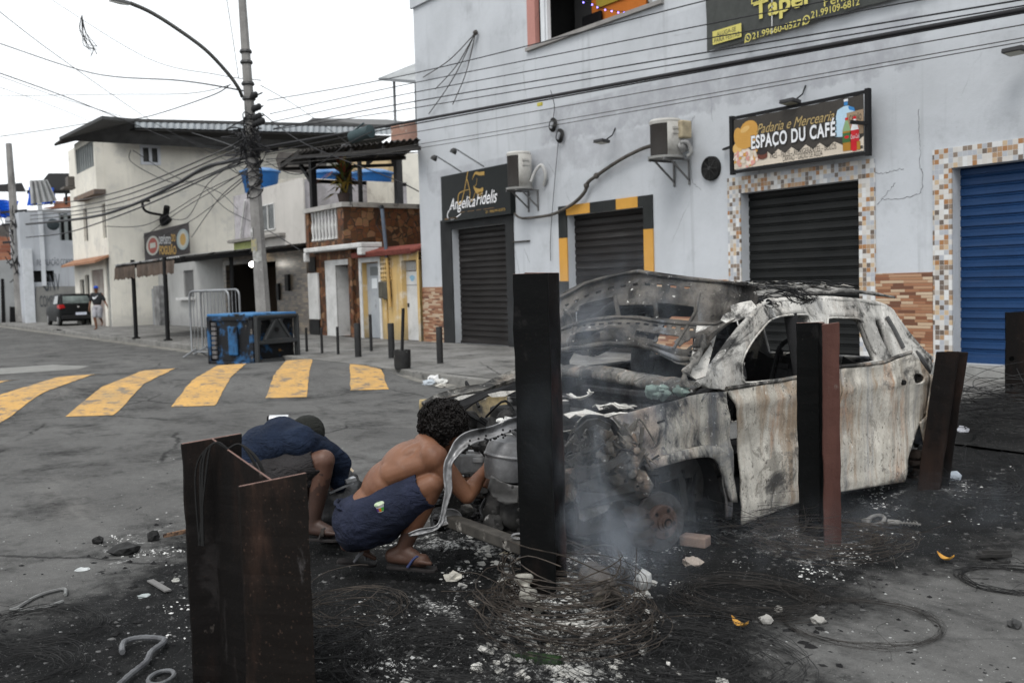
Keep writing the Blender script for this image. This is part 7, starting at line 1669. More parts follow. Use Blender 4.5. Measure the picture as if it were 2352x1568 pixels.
# ============================================================ STEEL POSTS
def beam_mat(name, blk, rust, lo, hi, grey=.55):
    n = NT(name)
    c = n.mix(n.step(n.noise(2.2, 8, .65, n.map((1.6, 1.6, .45))), lo, hi), blk, rust)
    c = n.mix(n.math('MULTIPLY', n.step(n.noise(3.5, 9, .68, n.map((1, 1, .5), loc=(3, 1, 2)), .8), .57, .64), grey), c, (.040, .037, .037))
    c = n.mix(n.math('MULTIPLY', n.step(n.noise(6, 9, .7, n.map((1, 1, .6), loc=(8, 1, 5))), .63, .73), .7), c, (.15, .13, .115))
    c = n.mix(n.math('MULTIPLY', n.step(n.noise(70, 5, .7), .6, .68), grey*.6), c, (.07, .045, .035))
    n.bump(n.math('ADD', n.noise(8, 7, .6), n.math('MULTIPLY', n.noise(60, 4), .4)), .4, .008)
    return n.done(c, .65, spec=.07)
M_bm = beam_mat('post_soot', (.0032, .0035, .0036), (.014, .0095, .0078), .52, .74, .22)
M_bml = beam_mat('post_soot_rust', (.0075, .0062, .0055), (.040, .023, .017), .46, .70, .95)
M_bmr = beam_mat('post_rust', (.052, .025, .021), (.088, .042, .034), .35, .7, .25)
M_bmb = beam_mat('post_brown', (.0055, .0048, .0046), (.021, .0125, .0095), .45, .72, .25)
M_edge = surf('post_edge', (.20, .125, .105), (.11, .07, .06), scale=12, bump=.4)
def plate(name, parent, A, B, th, mat, zb=-.06, lean=V((0, 0, 0)), edge=True, bev=.004):
    A, B, th = V(A), V(B), V(th)
    t = [A, B, B+th, A+th]; h = A.z-zb
    bt = [V((p.x, p.y, zb))-lean*((p.z-zb)/h) for p in t]
    mb = MB(); mb.add(t+bt, [(0, 1, 2, 3)], 1 if edge else 0); mb.add(t+bt, [(7, 6, 5, 4), (0, 4, 5, 1), (1, 5, 6, 2), (2, 6, 7, 3), (3, 7, 4, 0)], 0)
    # merge the doubled points so the bevel can run round the rim
    o = mb.build(name, [mat, M_edge], parent, recalc=False)
    bm = bmesh.new(); bm.from_mesh(o.data); bmesh.ops.remove_doubles(bm, verts=bm.verts, dist=1e-5); bmesh.ops.recalc_face_normals(bm, faces=bm.faces); bm.to_mesh(o.data); bm.free()
    bm = bmesh.new(); bm.from_mesh(o.data)
    for k in range(1, 26): bmesh.ops.bisect_plane(bm, geom=bm.verts[:]+bm.edges[:]+bm.faces[:], plane_co=(0, 0, bt[0].z+(A.z-bt[0].z)*k/26), plane_no=(0, 0, 1))
    for q in bm.verts: q.co += V((mnoise.noise(q.co*6+A), mnoise.noise(q.co*6+B), 0))*.004+V((mnoise.noise(q.co*23), mnoise.noise(q.co*23+A), mnoise.noise(q.co*19)*(q.co.z > A.z-.01)))*.003
    bm.to_mesh(o.data); bm.free()
    md = o.modifiers.new('bevel', 'BEVEL'); md.width = bev; md.segments = 2; md.limit_method = 'ANGLE'; md.angle_limit = radians(50)
    return o
def post_thing(lab, px, py): g = G(px, py); return thing('steel_post', lab, 'post', V((g.x, g.y, 0)), 'steel i-beam posts set across the street')
# nearest, bottom left
t = post_thing('nearest and widest burnt steel beam post, with its cut end showing an H shape', 590, 1640)
a, b = P(551, 1117, 3.56), P(706, 1084.5, 3.50); c, d = P(415, 1018, 3.86), P(551, 993, 3.84)
dirw = ((c+d)/2-(a+b)/2); dirw.z = 0; dirw.normalize()
plate('flange', t, a, b, dirw*.017, M_bml, bev=.006); plate('flange', t, c, d, -dirw*.017, M_bmb, bev=.006)
m0, m1 = (a+b)/2+dirw*.018, (c+d)/2-dirw*.018; s_ = (b-a).normalized(); s_.z = 0
plate('web', t, m0-s_*.008, m1-s_*.008, s_*.014, M_bmb, bev=.003)
mb = MB(); random.seed(2)
for k in range(7):
    q = [L3(m0, m1, .72), L3(m0, m1, .74)+V((0, 0, .02))-s_*.05, L3(m0, m1, .7)+V((0, 0, -.06))-s_*.12+V((rnd(-.02, .02),)*3), L3(m0, m1, .6)+V((0, 0, -.35))-s_*(.14+rnd(0, .03))]; mb.tube(cr(q, 6), .004, 5)
    q = [L3(m0, m1, .72), L3(m0, m1, .74)+V((0, 0, .015))+s_*.06, L3(m0, m1, .7)+V((0, 0, -.05))+s_*(.12+rnd(-.02, .02)), L3(m0, m1, .65)+V((0, 0, -.2))+s_*.16]; mb.tube(cr(q, 6), .004, 5)
o = solo(mb, 'burnt_cable', flat('cable_soot', (.012, .012, .012)), 'burnt cable draped over the web of the nearest steel post', 'cable', loc=L3(m0, m1, .7))
# tallest, centre
t = post_thing('tallest soot black steel post standing before the wreck, with smoke at its foot', 1260, 1400)
a, b = P(1176, 629, 4.60), P(1258, 628, 4.55); c, d = P(1206, 626, 4.80), P(1284.5, 627, 4.74)
for q in (a, b, c, d): q.z = max(q.z, a.z-.0)
dirw = ((c+d)/2-(a+b)/2); dirw.z = 0; dirw.normalize()
plate('flange', t, a, b, dirw*.014, M_bm); plate('flange', t, c, d, -dirw*.014, beam_mat('post_soot_red', (.006, .0052, .005), (.06, .028, .023), .48, .66, .2))
s_ = (b-a).normalized(); s_.z = 0; m0, m1 = (a+b)/2+dirw*.015, (c+d)/2-dirw*.015; plate('web', t, m0-s_*.006, m1-s_*.006, s_*.012, M_bm, bev=.003)
# right, black and red
t = post_thing('black steel post with a red-brown flange in front of the car doors', 1885, 1262)
c, d = P(1828, 741, 5.72), P(1890, 739, 5.66); a, b = P(1890, 745, 5.50), P(1928.5, 739.5, 5.50)
dirw = ((c+d)/2-(a+b)/2); dirw.z = 0; dirw.normalize()
plate('flange', t, a, b, -FW*-.0+dirw*.014, M_bmr); plate('flange', t, c, d, -dirw*.014, M_bm)
m0, m1 = L3(a, b, .25)+dirw*.015, L3(c, d, .75)-dirw*.015; plate('web', t, m0, m1, RT*.012, M_bm, bev=.003)
# leaning, right
t = post_thing('leaning brown-black steel post with rounded corners behind the car tail', 2145, 1130)
ln = RT*.15; ln.z = 0
a, b = P(2149, 808, 6.85), P(2203, 807, 6.80); c, d = P(2176, 806, 7.02), P(2224, 808, 6.96)
dirw = ((c+d)/2-(a+b)/2); dirw.z = 0; dirw.normalize()
plate('flange', t, a, b, dirw*.014, M_bmb, lean=ln, edge=False, bev=.012); plate('flange', t, c, d, -dirw*.014, M_bmb, lean=ln, edge=False, bev=.012)
s_ = (b-a).normalized(); s_.z = 0; m0, m1 = L3(a, b, .9)+dirw*.015, L3(c, d, .45)-dirw*.015; plate('web', t, m0-s_*.006, m1-s_*.006, s_*.012, M_bmb, lean=ln, bev=.003)
# far right with three bolt holes
t = post_thing('dark steel post with three round bolt holes at the right edge', 2335, 950)
a, b = P(2311, 719, 10.6), P(2372, 717, 10.5); zb = .1
xd_ = (b-a); L = xd_.length; xd_.normalize(); Hh = a.z-zb
hl = []
for py in (812, 879, 946): hz = P(2326.5, py*.995+3, 10.6).z-zb; hx = (P(2326.5, py, 10.6)-a).dot(xd_); hl.append([(hx+.028*cos(q), hz-.06+.028*sin(q)) for q in [2*pi*i/14 for i in range(14)]])
v2, f2 = fill2d([(0, 0), (L, 0), (L, Hh), (0, Hh)], hl)
mb = MB(); mb.add([V((a.x, a.y, zb))+xd_*p+V((0, 0, q)) for p, q in v2], f2); mb.build('flange', M_bmb, t, solid=.018)
nrm = V((-xd_.y, xd_.x, 0)); nrm = nrm if nrm.dot(FW) > 0 else -nrm
plate('flange', t, a+nrm*.24, b+nrm*.24, -nrm*.016, M_bm, edge=False); plate('web', t, L3(a, b, .62)+nrm*.012, L3(a, b, .62)+nrm*.22, xd_*.012, M_bm, edge=False)

# ============================================================ BURNT TYRE WIRE
M_cord = surf('tyre_cord', (.040, .036, .033), (.012, .0115, .011), scale=7, rough=.6, bump=0, metal=.3); M_cordb = surf('tyre_cord_brown', (.068, .056, .046), (.016, .014, .013), scale=9, rough=.6, bump=0, metal=.3)
M_cordk = surf('tyre_cord_black', (.008, .008, .0085), (.02, .02, .02), scale=7, rough=.6, bump=0)
def coil(px, py, R, lab, n=26, r=.0022, spread=.18, h=.06, el=1., az=0., mat=M_cord, z0=.0, arcs=0, seed=0, tilt=.1, sag=0.):
    random.seed(100+seed); c = G(px, py, z0); c.z = z0+road_h(c.x, c.y); mb = MB()
    for k in range(n):
        rr = R*(1+rnd(-spread, spread)); ox, oy = rnd(-.3, .3)*spread*R, rnd(-.3, .3)*spread*R; ph = rnd(0, 2*pi); tl = rnd(0, tilt); ta = rnd(0, 2*pi); hh = rnd(.004, h)
        e = el*rnd(.9, 1.1); w1, w2 = rnd(0, .05), rnd(0, 6)
        if k < arcs: a0 = rnd(0, 2*pi); a1 = a0+rnd(1.2, 4.5)
        else: a0 = ph; a1 = ph+2*pi*rnd(.93, 1.12)
        pts = []
        for i in range(29):
            a = a0+(a1-a0)*i/28; q = rr*(1+w1*sin(3*a+w2)+.02*sin(7*a+k))
            x = q*cos(a); y = q*e*sin(a); z = hh+tl*q*max(-.2, cos(a-ta))+.006*sin(5*a+k)
            pts.append(c+V((x*cos(az)-y*sin(az)+ox, x*sin(az)+y*cos(az)+oy, max(.003, z))))
        mb.tube(pts, r*rnd(.45, .95), 4, caps=False)
    for k in range(n//2):                                    # stray ends
        a = rnd(0, 2*pi); p = c+V((R*cos(a), R*el*sin(a), rnd(0, h))); d = V((rnd(-1, 1), rnd(-1, 1), rnd(0, .35))).normalized()
        mb.tube(cr([p, p+d*R*.4+V((rnd(-.05, .05), rnd(-.05, .05), rnd(-.01, .04))), p+d*R*rnd(.6, 1.1)+V((rnd(-.1, .1), rnd(-.1, .1), -.02))], 4), r*.7, 4, caps=False)
    return solo(mb, 'wire_coil', mat, lab, 'wire coil', loc=c, group='burnt tyre wire coils')
coil(1300, 1452, .36, 'thick tangle of brown tyre wire heaped round the foot of the tallest post', 46, .0028, .3, .16, .8, .3, M_cordb, arcs=18, seed=1, tilt=.35)
coil(1290, 1405, .27, 'heavy bead wire hoops leaning on the foot of the tallest post', 14, .0042, .12, .14, .9, .1, M_cordb, seed=2, tilt=.55)
coil(1905, 1272, .34, 'wide fan of grey tyre wire round the foot of the red-brown flanged post', 44, .0020, .35, .09, .75, .9, M_cordb, arcs=16, seed=3, tilt=.25)
coil(1765, 1245, .30, 'loose smoky nest of tyre wire left of the red-brown flanged post', 34, .0018, .4, .14, .8, .4, M_cord, arcs=18, seed=4, tilt=.45)
coil(1722, 1385, .33, 'tangled ring of fine tyre wire in front of the front brake disc', 30, .0017, .22, .06, .75, .5, M_cord, arcs=8, seed=5, tilt=.12)
coil(1978, 1432, .33, 'neat thin oval ring of tyre wire lying on bare asphalt at the lower right', 11, .0013, .04, .015, .92, .6, M_cord, seed=6, tilt=.02)
coil(2190, 1118, .42, 'flat nest of tyre wire round the foot of the leaning post', 34, .0022, .3, .07, .8, .2, M_cordk, arcs=12, seed=7, tilt=.15)
coil(2345, 985, .55, 'tall dark bundle of tyre wire slumped against the post at the right edge', 60, .0035, .35, .35, .8, .3, M_cordk, z0=.1, arcs=30, seed=8, tilt=.5)
coil(800, 1440, .22, 'arched strands of tyre wire right of the nearest post', 16, .0018, .25, .1, 1.1, .8, M_cordb, arcs=12, seed=9, tilt=.5)
coil(765, 1535, .15, 'black and silver wire loops touching the foot of the nearest post', 34, .0026, .3, .16, 1, .2, M_cordk, arcs=8, seed=10, tilt=.9)
coil(100, 1440, .26, 'thin loops of wire lying on the asphalt at the lower left', 20, .0016, .35, .03, .8, .4, M_cordk, arcs=12, seed=11, tilt=.06)
coil(1020, 1530, .34, 'dense black mat of tyre wire in the foreground between the two nearest posts', 70, .0016, .45, .06, .9, .1, M_cordk, arcs=50, seed=12, tilt=.15)
coil(1560, 1520, .36, 'black tyre wire mat in the foreground below the smoke', 60, .0015, .45, .05, .8, .5, M_cordk, arcs=44, seed=13, tilt=.1)
coil(2325, 1335, .25, 'half hidden ring of wire at the right edge of the foreground', 16, .0017, .12, .02, .9, .1, M_cordk, seed=14, tilt=.03)
coil(40, 1550, .2, 'dark wire loops in the bottom left corner', 24, .002, .3, .05, 1, .1, M_cordk, arcs=10, seed=15, tilt=.2)

# ============================================================ ASH, CHAR AND RUBBLE
def flakes(name, mat, n, pick, smin, smax, seed, thick=.35, box_=(-9.5, -1.2, -.6, 9.5), solid=0):
    random.seed(seed); mb = MB(); cnt = 0; tries = 0
    while cnt < n and tries < n*60:
        tries += 1
        px = rnd(-30, 2380); py = rnd(880, 1590); g = G(px, py)
        if not (box_[0] < g.x < box_[1] and box_[2] < g.y < box_[3]): continue
        w_ = pick(g.x, g.y)
        if random.random() > w_: continue
        z = (SZ if g.y > KY+.16 else road_h(g.x, g.y)); s = smin+(smax-smin)*random.random()**3
        k = random.choice((4, 5, 6)); a0 = rnd(0, 6); b = len(mb.v)
        up_ = s*thick*rnd(.3, 1.4)
        for i in range(k):
            a = a0+2*pi*i/k; rr = s*rnd(.55, 1.2); mb.v.append(V((g.x+rr*cos(a), g.y+rr*sin(a)*rnd(.6, 1), z-.002+rnd(0, up_*.5))))
        mb.v.append(V((g.x+rnd(-.3, .3)*s, g.y+rnd(-.3, .3)*s, z+up_)))
        for i in range(k): mb.f.append([b+i, b+(i+1) % k, b+k]); mb.m.append(0)
        cnt += 1
    o = mb.build(name, mat); o['kind'] = 'stuff'; return o
M_ashw = surf('ash_white', (.58, .58, .565), (.36, .36, .355), scale=14, rough=.95, bump=.3, bscale=90); M_ashg = surf('ash_grey', (.11, .11, .109), (.045, .045, .045), scale=12, rough=.95, bump=.3)
M_char = surf('char_black', (.006, .006, .0065), (.015, .015, .0155), scale=10, rough=.85, bump=.4, bscale=60)
flakes('white_ash', M_ashw, 4200, lambda x, y: ash_at(x, y)**2*3.2*max(0, mnoise.noise(V((x*3.2, y*3.2, 0)))-.05), .003, .017, 1)
flakes('grey_ash', M_ashg, 4200, lambda x, y: .65*ash_at(x, y)+.18*soot_at(x, y), .003, .022, 2)
flakes('char_rubble', M_char, 5200, lambda x, y: soot_at(x, y)*(.5+.8*max(0, mnoise.noise(V((x*2.2+9, y*2.2, 0)))))+.4*ash_at(x, y), .004, .030, 3, .5)
flakes('road_grit', surf('grit_pale', (.34, .35, .34), (.2, .2, .2), scale=10), 520, lambda x, y: .35*(1-soot_at(x, y))*(1 if y < KY else .2), .003, .013, 4)
flakes('road_grit_dark', M_char, 520, lambda x, y: .5*(1-soot_at(x, y))*(1 if y < KY else .15)*(.3+sm(1.5, -1, y+(x+6)*.2)), .004, .022, 5)
# heap of char and ash under the engine and round the post
random.seed(44); mb = MB()
for k in range(420):
    g = G(rnd(1000, 1215), rnd(1140, 1235)); g.z = road_h(g.x, g.y)+rnd(0, .12)*max(0, 1-abs(g.y-3.2)); s = rnd(.012, .05); mb.ball(g, (s, s, s*rnd(.3, .8)), 6, 4, jit=.9, seed=k)
o = mb.build('char_heap', M_char); o['kind'] = 'stuff'
random.seed(45); mb = MB()
for k in range(1100):
    qx, qy = random.gauss(1300, 95), random.gauss(1470, 75)
    if qy < 1320 or mnoise.noise(V((qx*.012, qy*.02, 0))) < -.12: continue
    g = G(qx, qy); g.z = road_h(g.x, g.y)+rnd(0, .02); s = .005+.028*random.random()**2.5; mb.ball(g, (s, s*rnd(.5, 1), s*rnd(.2, .6)), 6, 4, jit=.9, seed=k)
for k in range(90):
    g = G(rnd(1060, 1220), rnd(1235, 1300)); g.z = road_h(g.x, g.y); s = rnd(.008, .032); mb.ball(g, (s, s*rnd(.5, 1), s*rnd(.2, .6)), 6, 4, jit=.9, seed=k)
o = mb.build('ash_lumps', surf('ash_lump', (.50, .49, .46), (.22, .22, .21), scale=9, rough=.95, bump=.4, layers=(((.06, .06, .06), 6, .54, .64), ((.42, .36, .25), 4, .6, .7)))); o['kind'] = 'stuff'
# fine fluff of broken wire across the foreground
random.seed(46); mb = MB()
for k in range(900):
    px, py = rnd(560, 1750), rnd(1390, 1580); g = G(px, py)
    if soot_at(g.x, g.y) < .4: continue
    g.z = road_h(g.x, g.y); a = rnd(0, 2*pi); L = rnd(.05, .22); cvt = rnd(-1.5, 1.5); pts = []
    for i in range(6):
        t_ = i/5; pts.append(g+V((L*t_*cos(a+cvt*t_), L*t_*sin(a+cvt*t_), .004+.05*sin(pi*t_)*rnd(.3, 1))))
    mb.tube(pts, rnd(.0007, .0014), 3, caps=False)
o = mb.build('wire_fluff', M_cordk); o['kind'] = 'stuff'
# ---- single bits one can point at
def stone(px, py, r, col, lab, nm='stone', cat='stone', seed=0, sq=.8, col2=None, z=None):
    g = G(px, py); g.z = road_h(g.x, g.y)-.003 if z is None else z
    return crumple(g, r, surf('st_%d_%d' % (px, py), col, col2 or tuple(c*.6 for c in col), scale=9, bump=.5), lab, nm, cat, None, sq, seed)
stone(1477, 1352, .045, (.42, .42, .41), 'pale angular stone below the brake disc, between two wire coils', seed=2, sq=1.3)
stone(1040, 1334, .05, (.58, .56, .50), 'large flat whitish chunk on the black ground in front of the sandals', seed=5, sq=.45)
stone(1592, 1299, .055, (.36, .31, .27), 'pinkish beige lump on the ash right of the brake disc', seed=7, sq=.5)
stone(1788, 1405, .02, (.3, .29, .27), 'small round pebble by the neat wire ring', seed=9)
stone(1880, 1429, .032, (.33, .32, .3), 'smooth grey pebble inside the neat wire ring', seed=10, sq=.6)
stone(1760, 1432, .03, (.36, .35, .33), 'crumbly grey stone between two rings of tyre wire', seed=11)
stone(405, 1336, .022, (.4, .4, .37), 'small cream pebble left of the nearest post', seed=12, sq=.6)
stone(2213, 1005, .06, (.62, .63, .68), 'white crumpled plastic scrap just right of the leaning post', 'plastic_scrap', 'litter', seed=14, sq=.9, z=.02)
stone(2190, 1103, .05, (.45, .50, .56), 'bluish plastic bottle scrap at the foot of the leaning post', 'plastic_scrap', 'litter', seed=15)
stone(2330, 1440, .028, (.05, .05, .05), 'small black lump at the right edge of the asphalt', seed=16)
stone(330, 1368, .03, (.33, .36, .36), 'white torn paper flake at the lower left', 'paper_scrap', 'litter', seed=17, sq=.25)
stone(190, 1308, .04, (.45, .47, .47), 'pale crumpled scrap on the road at far left', 'paper_scrap', 'litter', seed=18, sq=.2)
stone(285, 1270, .09, (.03, .03, .03), 'flat heap of charred pulp in the ash patch left of the nearest post', 'charred_pulp', 'rubble', seed=19, sq=.4)
stone(225, 1248, .035, (.02, .02, .02), 'small black clod at the left of the ash patch', 'clod', 'rubble', seed=20)
stone(352, 1240, .04, (.02, .02, .02), 'black clod beside the wooden stake', 'clod', 'rubble', seed=22)
g = G(1597, 1254); mb = MB(); mb.obox(g+V((0, 0, .035)), V((.075, .03, 0)), V((-.02, .045, 0)), V((0, 0, .03))); solo(mb, 'brick_piece', surf('brick_bit', (.27, .2, .17), (.18, .14, .12), scale=8, bump=.5), 'broken pinkish brick piece beside the brake disc', 'brick', bevel=.008)
for k, (px, py, lab) in enumerate(((1700, 1445, 'curled orange peel on the asphalt below the tangled wire ring'), (2172, 1291, 'yellow dry leaf on the sooty ground at the right'))):
    g = G(px, py); mb = MB(); mb.grid(lambda u, v: (g.x+.05*(2*u-1), g.y+.022*(2*v-1)*(1-(2*u-1)**2)+.0, .012+.03*(2*u-1)**2+.012*(2*v-1)**2), 8, 4); solo(mb, ('orange_peel', 'dry_leaf')[k], flat('peel_%d' % k, (.42, .23, .05)), lab, ('peel', 'leaf')[k])
g = G(2040, 1206); mb = MB(); d_ = V((.9, .35, .05)).normalized(); mb.cyl(g+V((0, 0, .02)), g+V((0, 0, .02))+d_*.07, .020, .016, 10); mb.cyl(g+d_*.07+V((0, 0, .02)), g+d_*.19+V((0, 0, .018)), .006, .005, 8)
sx = d_.cross(V((0, 0, 1))).normalized(); mb.tube([g+d_*(.07+.11*i/40)+V((0, 0, .019))+sx*.011*cos(i*.95)+V((0, 0, .011))*sin(i*.95) for i in range(41)], .003, 5)
solo(mb, 'shock_absorber', surf('shock_ash', (.17, .165, .155), (.08, .078, .075), scale=12), 'ashen shock absorber with its spring lying right of the red-brown flanged post', 'car part', smooth=50)
g = G(2012, 1205); mb = MB(); mb.tube([g+V((.05*cos(a), .05*sin(a), .03+.02*sin(a))) for a in [2*pi*i/16 for i in range(16)]], .013, 7, closed=True); mb.ball(g+V((-.05, -.02, .02)), (.03, .03, .02), 7, 5, jit=.6); solo(mb, 'metal_ring', surf('shock_ash', (.17, .165, .155), (.08, .078, .075), scale=12), 'pale metal ring beside the fallen shock absorber', 'car part', smooth=60)
g = G(2285, 1285); random.seed(3); mb = MB()
for k in range(9): q = g+V((rnd(-.08, .08), rnd(-.06, .06), rnd(.0, .04))); mb.obox(q, V((rnd(.02, .07), rnd(-.03, .03), rnd(-.01, .03))), V((rnd(-.01, .01), rnd(.008, .02), 0)), V((0, 0, rnd(.003, .012))))
solo(mb, 'scrap_metal', M_cast, 'crumpled scrap of burnt metal at the right side of the ash', 'scrap', bevel=.003)
g = G(640, 972); d_ = RT.copy(); d_.z = 0; d_.normalize(); mb = MB(); mb.cyl(g+V((0, 0, .05))-d_*.10, g+V((0, 0, .05))+d_*.12, .05, n=14, mi=0); mb.cyl(g+V((0, 0, .05))-d_*.125, g+V((0, 0, .05))-d_*.101, .045, .03, 14, 1); solo(mb, 'drink_can', [flat('can_silver', (.5, .51, .52), .35, .3), M_blk], 'silver drink can lying on the road beyond the hooded man', 'can', smooth=40)
a, b = G(374, 1240), G(440, 1226); mb = MB(); q_ = [a+V((0, 0, .012)), L3(a, b, .35)+V((.0, .035, .012)), L3(a, b, 2.)+V((0, .04, .012)), L3(a, b, 2.)+V((0, -.03, .012)), L3(a, b, .45)+V((0, -.03, .012))]; mb.prism(q_, (0, 0, .028)); solo(mb, 'wooden_stake', surf('wood_orange', (.30, .19, .12), (.17, .10, .065), scale=14, bump=.5, layers=(((.05, .035, .03), 6, .5, .62, (.4, 3, 3)),)), 'pointed orange brown wooden stake poking out from behind the nearest post', 'wood', bevel=.004)
mb = MB(); q = [G(x, y, .03) for x, y in ((255, 1590), (300, 1548), (335, 1520), (347, 1497), (375, 1475), (372, 1466), (330, 1463), (292, 1470), (281, 1482), (281, 1497))]; mb.tube(cr(q, 6), [.012+.0016*(i % 2) for i in range(55)], 8); solo(mb, 'ribbed_hose', surf('hose_ash', (.12, .125, .13), (.06, .06, .065), scale=8, rough=.5), 'grey ribbed hose bent like a hook left of the nearest post', 'hose', smooth=30)
mb = MB(); q = [G(370+30*cos(a), 1555+14*sin(a)-8*cos(a), .05+.04*sin(a)) for a in [2.4*pi*i/34 for i in range(30)]]; mb.tube(q, .009, 7); solo(mb, 'hose_loop', surf('hose_ash2', (.13, .135, .14), (.07, .07, .075), scale=9, rough=.5), 'small grey ribbed hose loop close to the foot of the nearest post', 'hose', smooth=30)
mb = MB(); q = [G(x, y, .012) for x, y in ((150, 1365), (148, 1352), (110, 1360), (78, 1372), (40, 1395), (25, 1398), (60, 1400), (110, 1392), (145, 1380))]; mb.tube(cr(q, 5), .009, 6); solo(mb, 'metal_strip', surf('strip_grey', (.17, .175, .17), (.10, .10, .10), scale=8, rough=.5), 'thin grey metal strip bent into a flat loop at the lower left', 'strip')
mb = MB(); a, b = G(565*.6125, 2175*.6125, .01), G(640*.6125, 2215*.6125, .01); a, b = G(345, 1332, .01), G(386, 1356, .01); mb.bar(a, b, .035, .008); solo(mb, 'card_strip', surf('card_grey', (.16, .155, .15), (.1, .1, .1)), 'narrow brown card strip on the ground left of the nearest post', 'card')
a = G(1215, 1385); mb = MB(); mb.tube(cr([P(1203, 1318, 4.62), P(1205, 1345, 4.6), P(1216, 1372, 4.55), P(1240, 1398, 4.5)], 6), [.035+.012*sin(i*.7) for i in range(19)], 9); solo(mb, 'pale_tyre_piece', surf('tyre_ash', (.36, .35, .31), (.14, .13, .115), scale=6, bump=.6, bscale=20, layers=(((.3, .17, .08), 5, .58, .68), ((.04, .04, .04), 4, .55, .62))), 'ash covered tyre remnant leaning on the left of the tallest post', 'tyre piece', smooth=60)
mb = MB(); mb.tube(cr([P(1352, 1318, 4.75), P(1368, 1326, 4.7), P(1383, 1342, 4.64), P(1394, 1362, 4.58), P(1396, 1380, 4.55)], 6), [.062, .066, .068, .066, .06]*5, 12); solo(mb, 'smoking_tyre_piece', surf('tyre_brown', (.085, .075, .065), (.035, .03, .028), scale=6, bump=.6, bscale=24, layers=(((.33, .31, .25), 5, .55, .66),)), 'smoking grey brown tyre remnant right of the tallest post', 'tyre piece', smooth=60)
a, b = G(1180, 1506, .012), G(1245, 1517, .012); mb = MB(); mb.lathe([(.012, -.02), (.013, .03), (.030, .07), (.032, .21), (.015, .22)], a, (b-a), 14); solo(mb, 'green_bottle', surf('bottle_green', (.02, .045, .014), (.012, .018, .01), scale=9, rough=.35, bump=.05, layers=(((.25, .25, .24), 6, .54, .64),)), 'dark green bottle half buried in wire and ash in the foreground', 'bottle', smooth=50)
mb = MB(); a, b = G(1380, 1420, .05), G(1330, 1478, .03); mb.bar(a, b, .03, .015); solo(mb, 'pale_stick', surf('stick_ash', (.33, .32, .3), (.15, .145, .14), scale=9), 'pale ash coated stick lying across the wire at the tallest post', 'stick')
# ============================================================ PEOPLE
def body_mesh(caps, voxel=.008, smooth_n=6):
    # caps: (p0, r0, p1, r1) tapered limbs and (centre, (rx,ry,rz), axes) masses, fused into one continuous skin
    mb = MB()
    for c in caps:
        if len(c) == 3:
            mb.ball(c[0], c[1], 20, 14, ax=c[2])
        else:
            p0, r0, p1, r1 = c; p0, p1 = V(p0), V(p1)
            mb.ball(p0, r0, 14, 10); mb.ball(p1, r1, 14, 10)
            n_ = 3; mb.tube([L3(p0, p1, i/n_) for i in range(n_+1)], [r0+(r1-r0)*i/n_ for i in range(n_+1)], 14)
    me = bpy.data.meshes.new('b'); me.from_pydata(mb.v, [], mb.f)
    bm = bmesh.new(); bm.from_mesh(me); bmesh.ops.recalc_face_normals(bm, faces=bm.faces); bm.to_mesh(me); bm.free()
    o = bpy.data.objects.new('b', me); COL.objects.link(o)
    md = o.modifiers.new('r', 'REMESH'); md.mode = 'VOXEL'; md.voxel_size = voxel
    md = o.modifiers.new('s', 'SMOOTH'); md.factor = .5; md.iterations = smooth_n
    dg = bpy.context.evaluated_depsgraph_get(); dg.update()
    out = bpy.data.meshes.new_from_object(o.evaluated_get(dg))
    bpy.data.objects.remove(o); bpy.data.meshes.remove(me)
    return out
def fused(name, caps, mat, parent, voxel=.008, sn=6, wr=None, cut=None, mat2=None, where=None):
    me = body_mesh(caps, voxel, sn); me.name = name; off = parent_loc(parent)
    if cut:
        bm = bmesh.new(); bm.from_mesh(me); bmesh.ops.delete(bm, geom=[q for q in bm.verts if cut(q.co)], context='VERTS'); bm.to_mesh(me); bm.free()
    for q in me.vertices:
        if wr: q.co += q.normal*wr(q.co)
    for q in me.vertices: q.co -= off
    me.materials.clear(); me.materials.append(mat); me.shade_smooth()
    if mat2:                                          # second, darker skin tone on the faces picked by where
        me.materials.append(mat2)
        for f in me.polygons: f.material_index = 1 if where(f.center+off) else 0
    o = bpy.data.objects.new(name, me); COL.objects.link(o); o.parent = parent; return o
def skin_mat(name, c1, c2, dust=(.25, .2, .17)):
    n = NT(name)
    c = n.mix(n.step(n.noise(4, 8, .65), .3, .7), c1, c2)
    c = n.mix(n.math('MULTIPLY', n.step(n.noise(9, 9, .7), .55, .72), .3), c, tuple(q*.5 for q in c2))
    c = n.mix(n.math('MULTIPLY', n.step(n.noise(15, 7, .65, n.map((1, 1, 1), loc=(3, 1, 1))), .6, .75), .2), c, dust)
    n.bump(n.math('ADD', n.noise(16, 8, .6), n.math('MULTIPLY', n.noise(160, 4, .7), .5)), .22, .006)
    n.b.inputs['Subsurface Weight'].default_value = .04; n.b.inputs['Subsurface Radius'].default_value = (.02, .008, .004)
    return n.done(c, n.math('MULTIPLY_ADD', n.noise(26, 7, .7), .45, .27), spec=.26)
def cloth_mat(name, c1, c2):
    n = NT(name)
    c = n.mix(n.step(n.noise(4, 7, .6), .35, .68), c1, c2)
    c = n.mix(n.math('MULTIPLY', n.step(n.noise(7, 8, .7), .6, .72), .35), c, tuple(min(1, x*1.7+.012) for x in c1))
    n.bump(n.math('ADD', n.noise(7, 6, .6, n.map((1, 1, 2.2)), 2.2), n.math('MULTIPLY', n.noise(24, 6, .6, None, 1.5), .4)), .9, .03)
    return n.done(c, .9, spec=.15)
M_skin = skin_mat('skin_brown', (.165, .077, .043), (.112, .05, .029)); M_skin2 = skin_mat('skin_brown_dark', (.115, .06, .042), (.075, .040, .029))
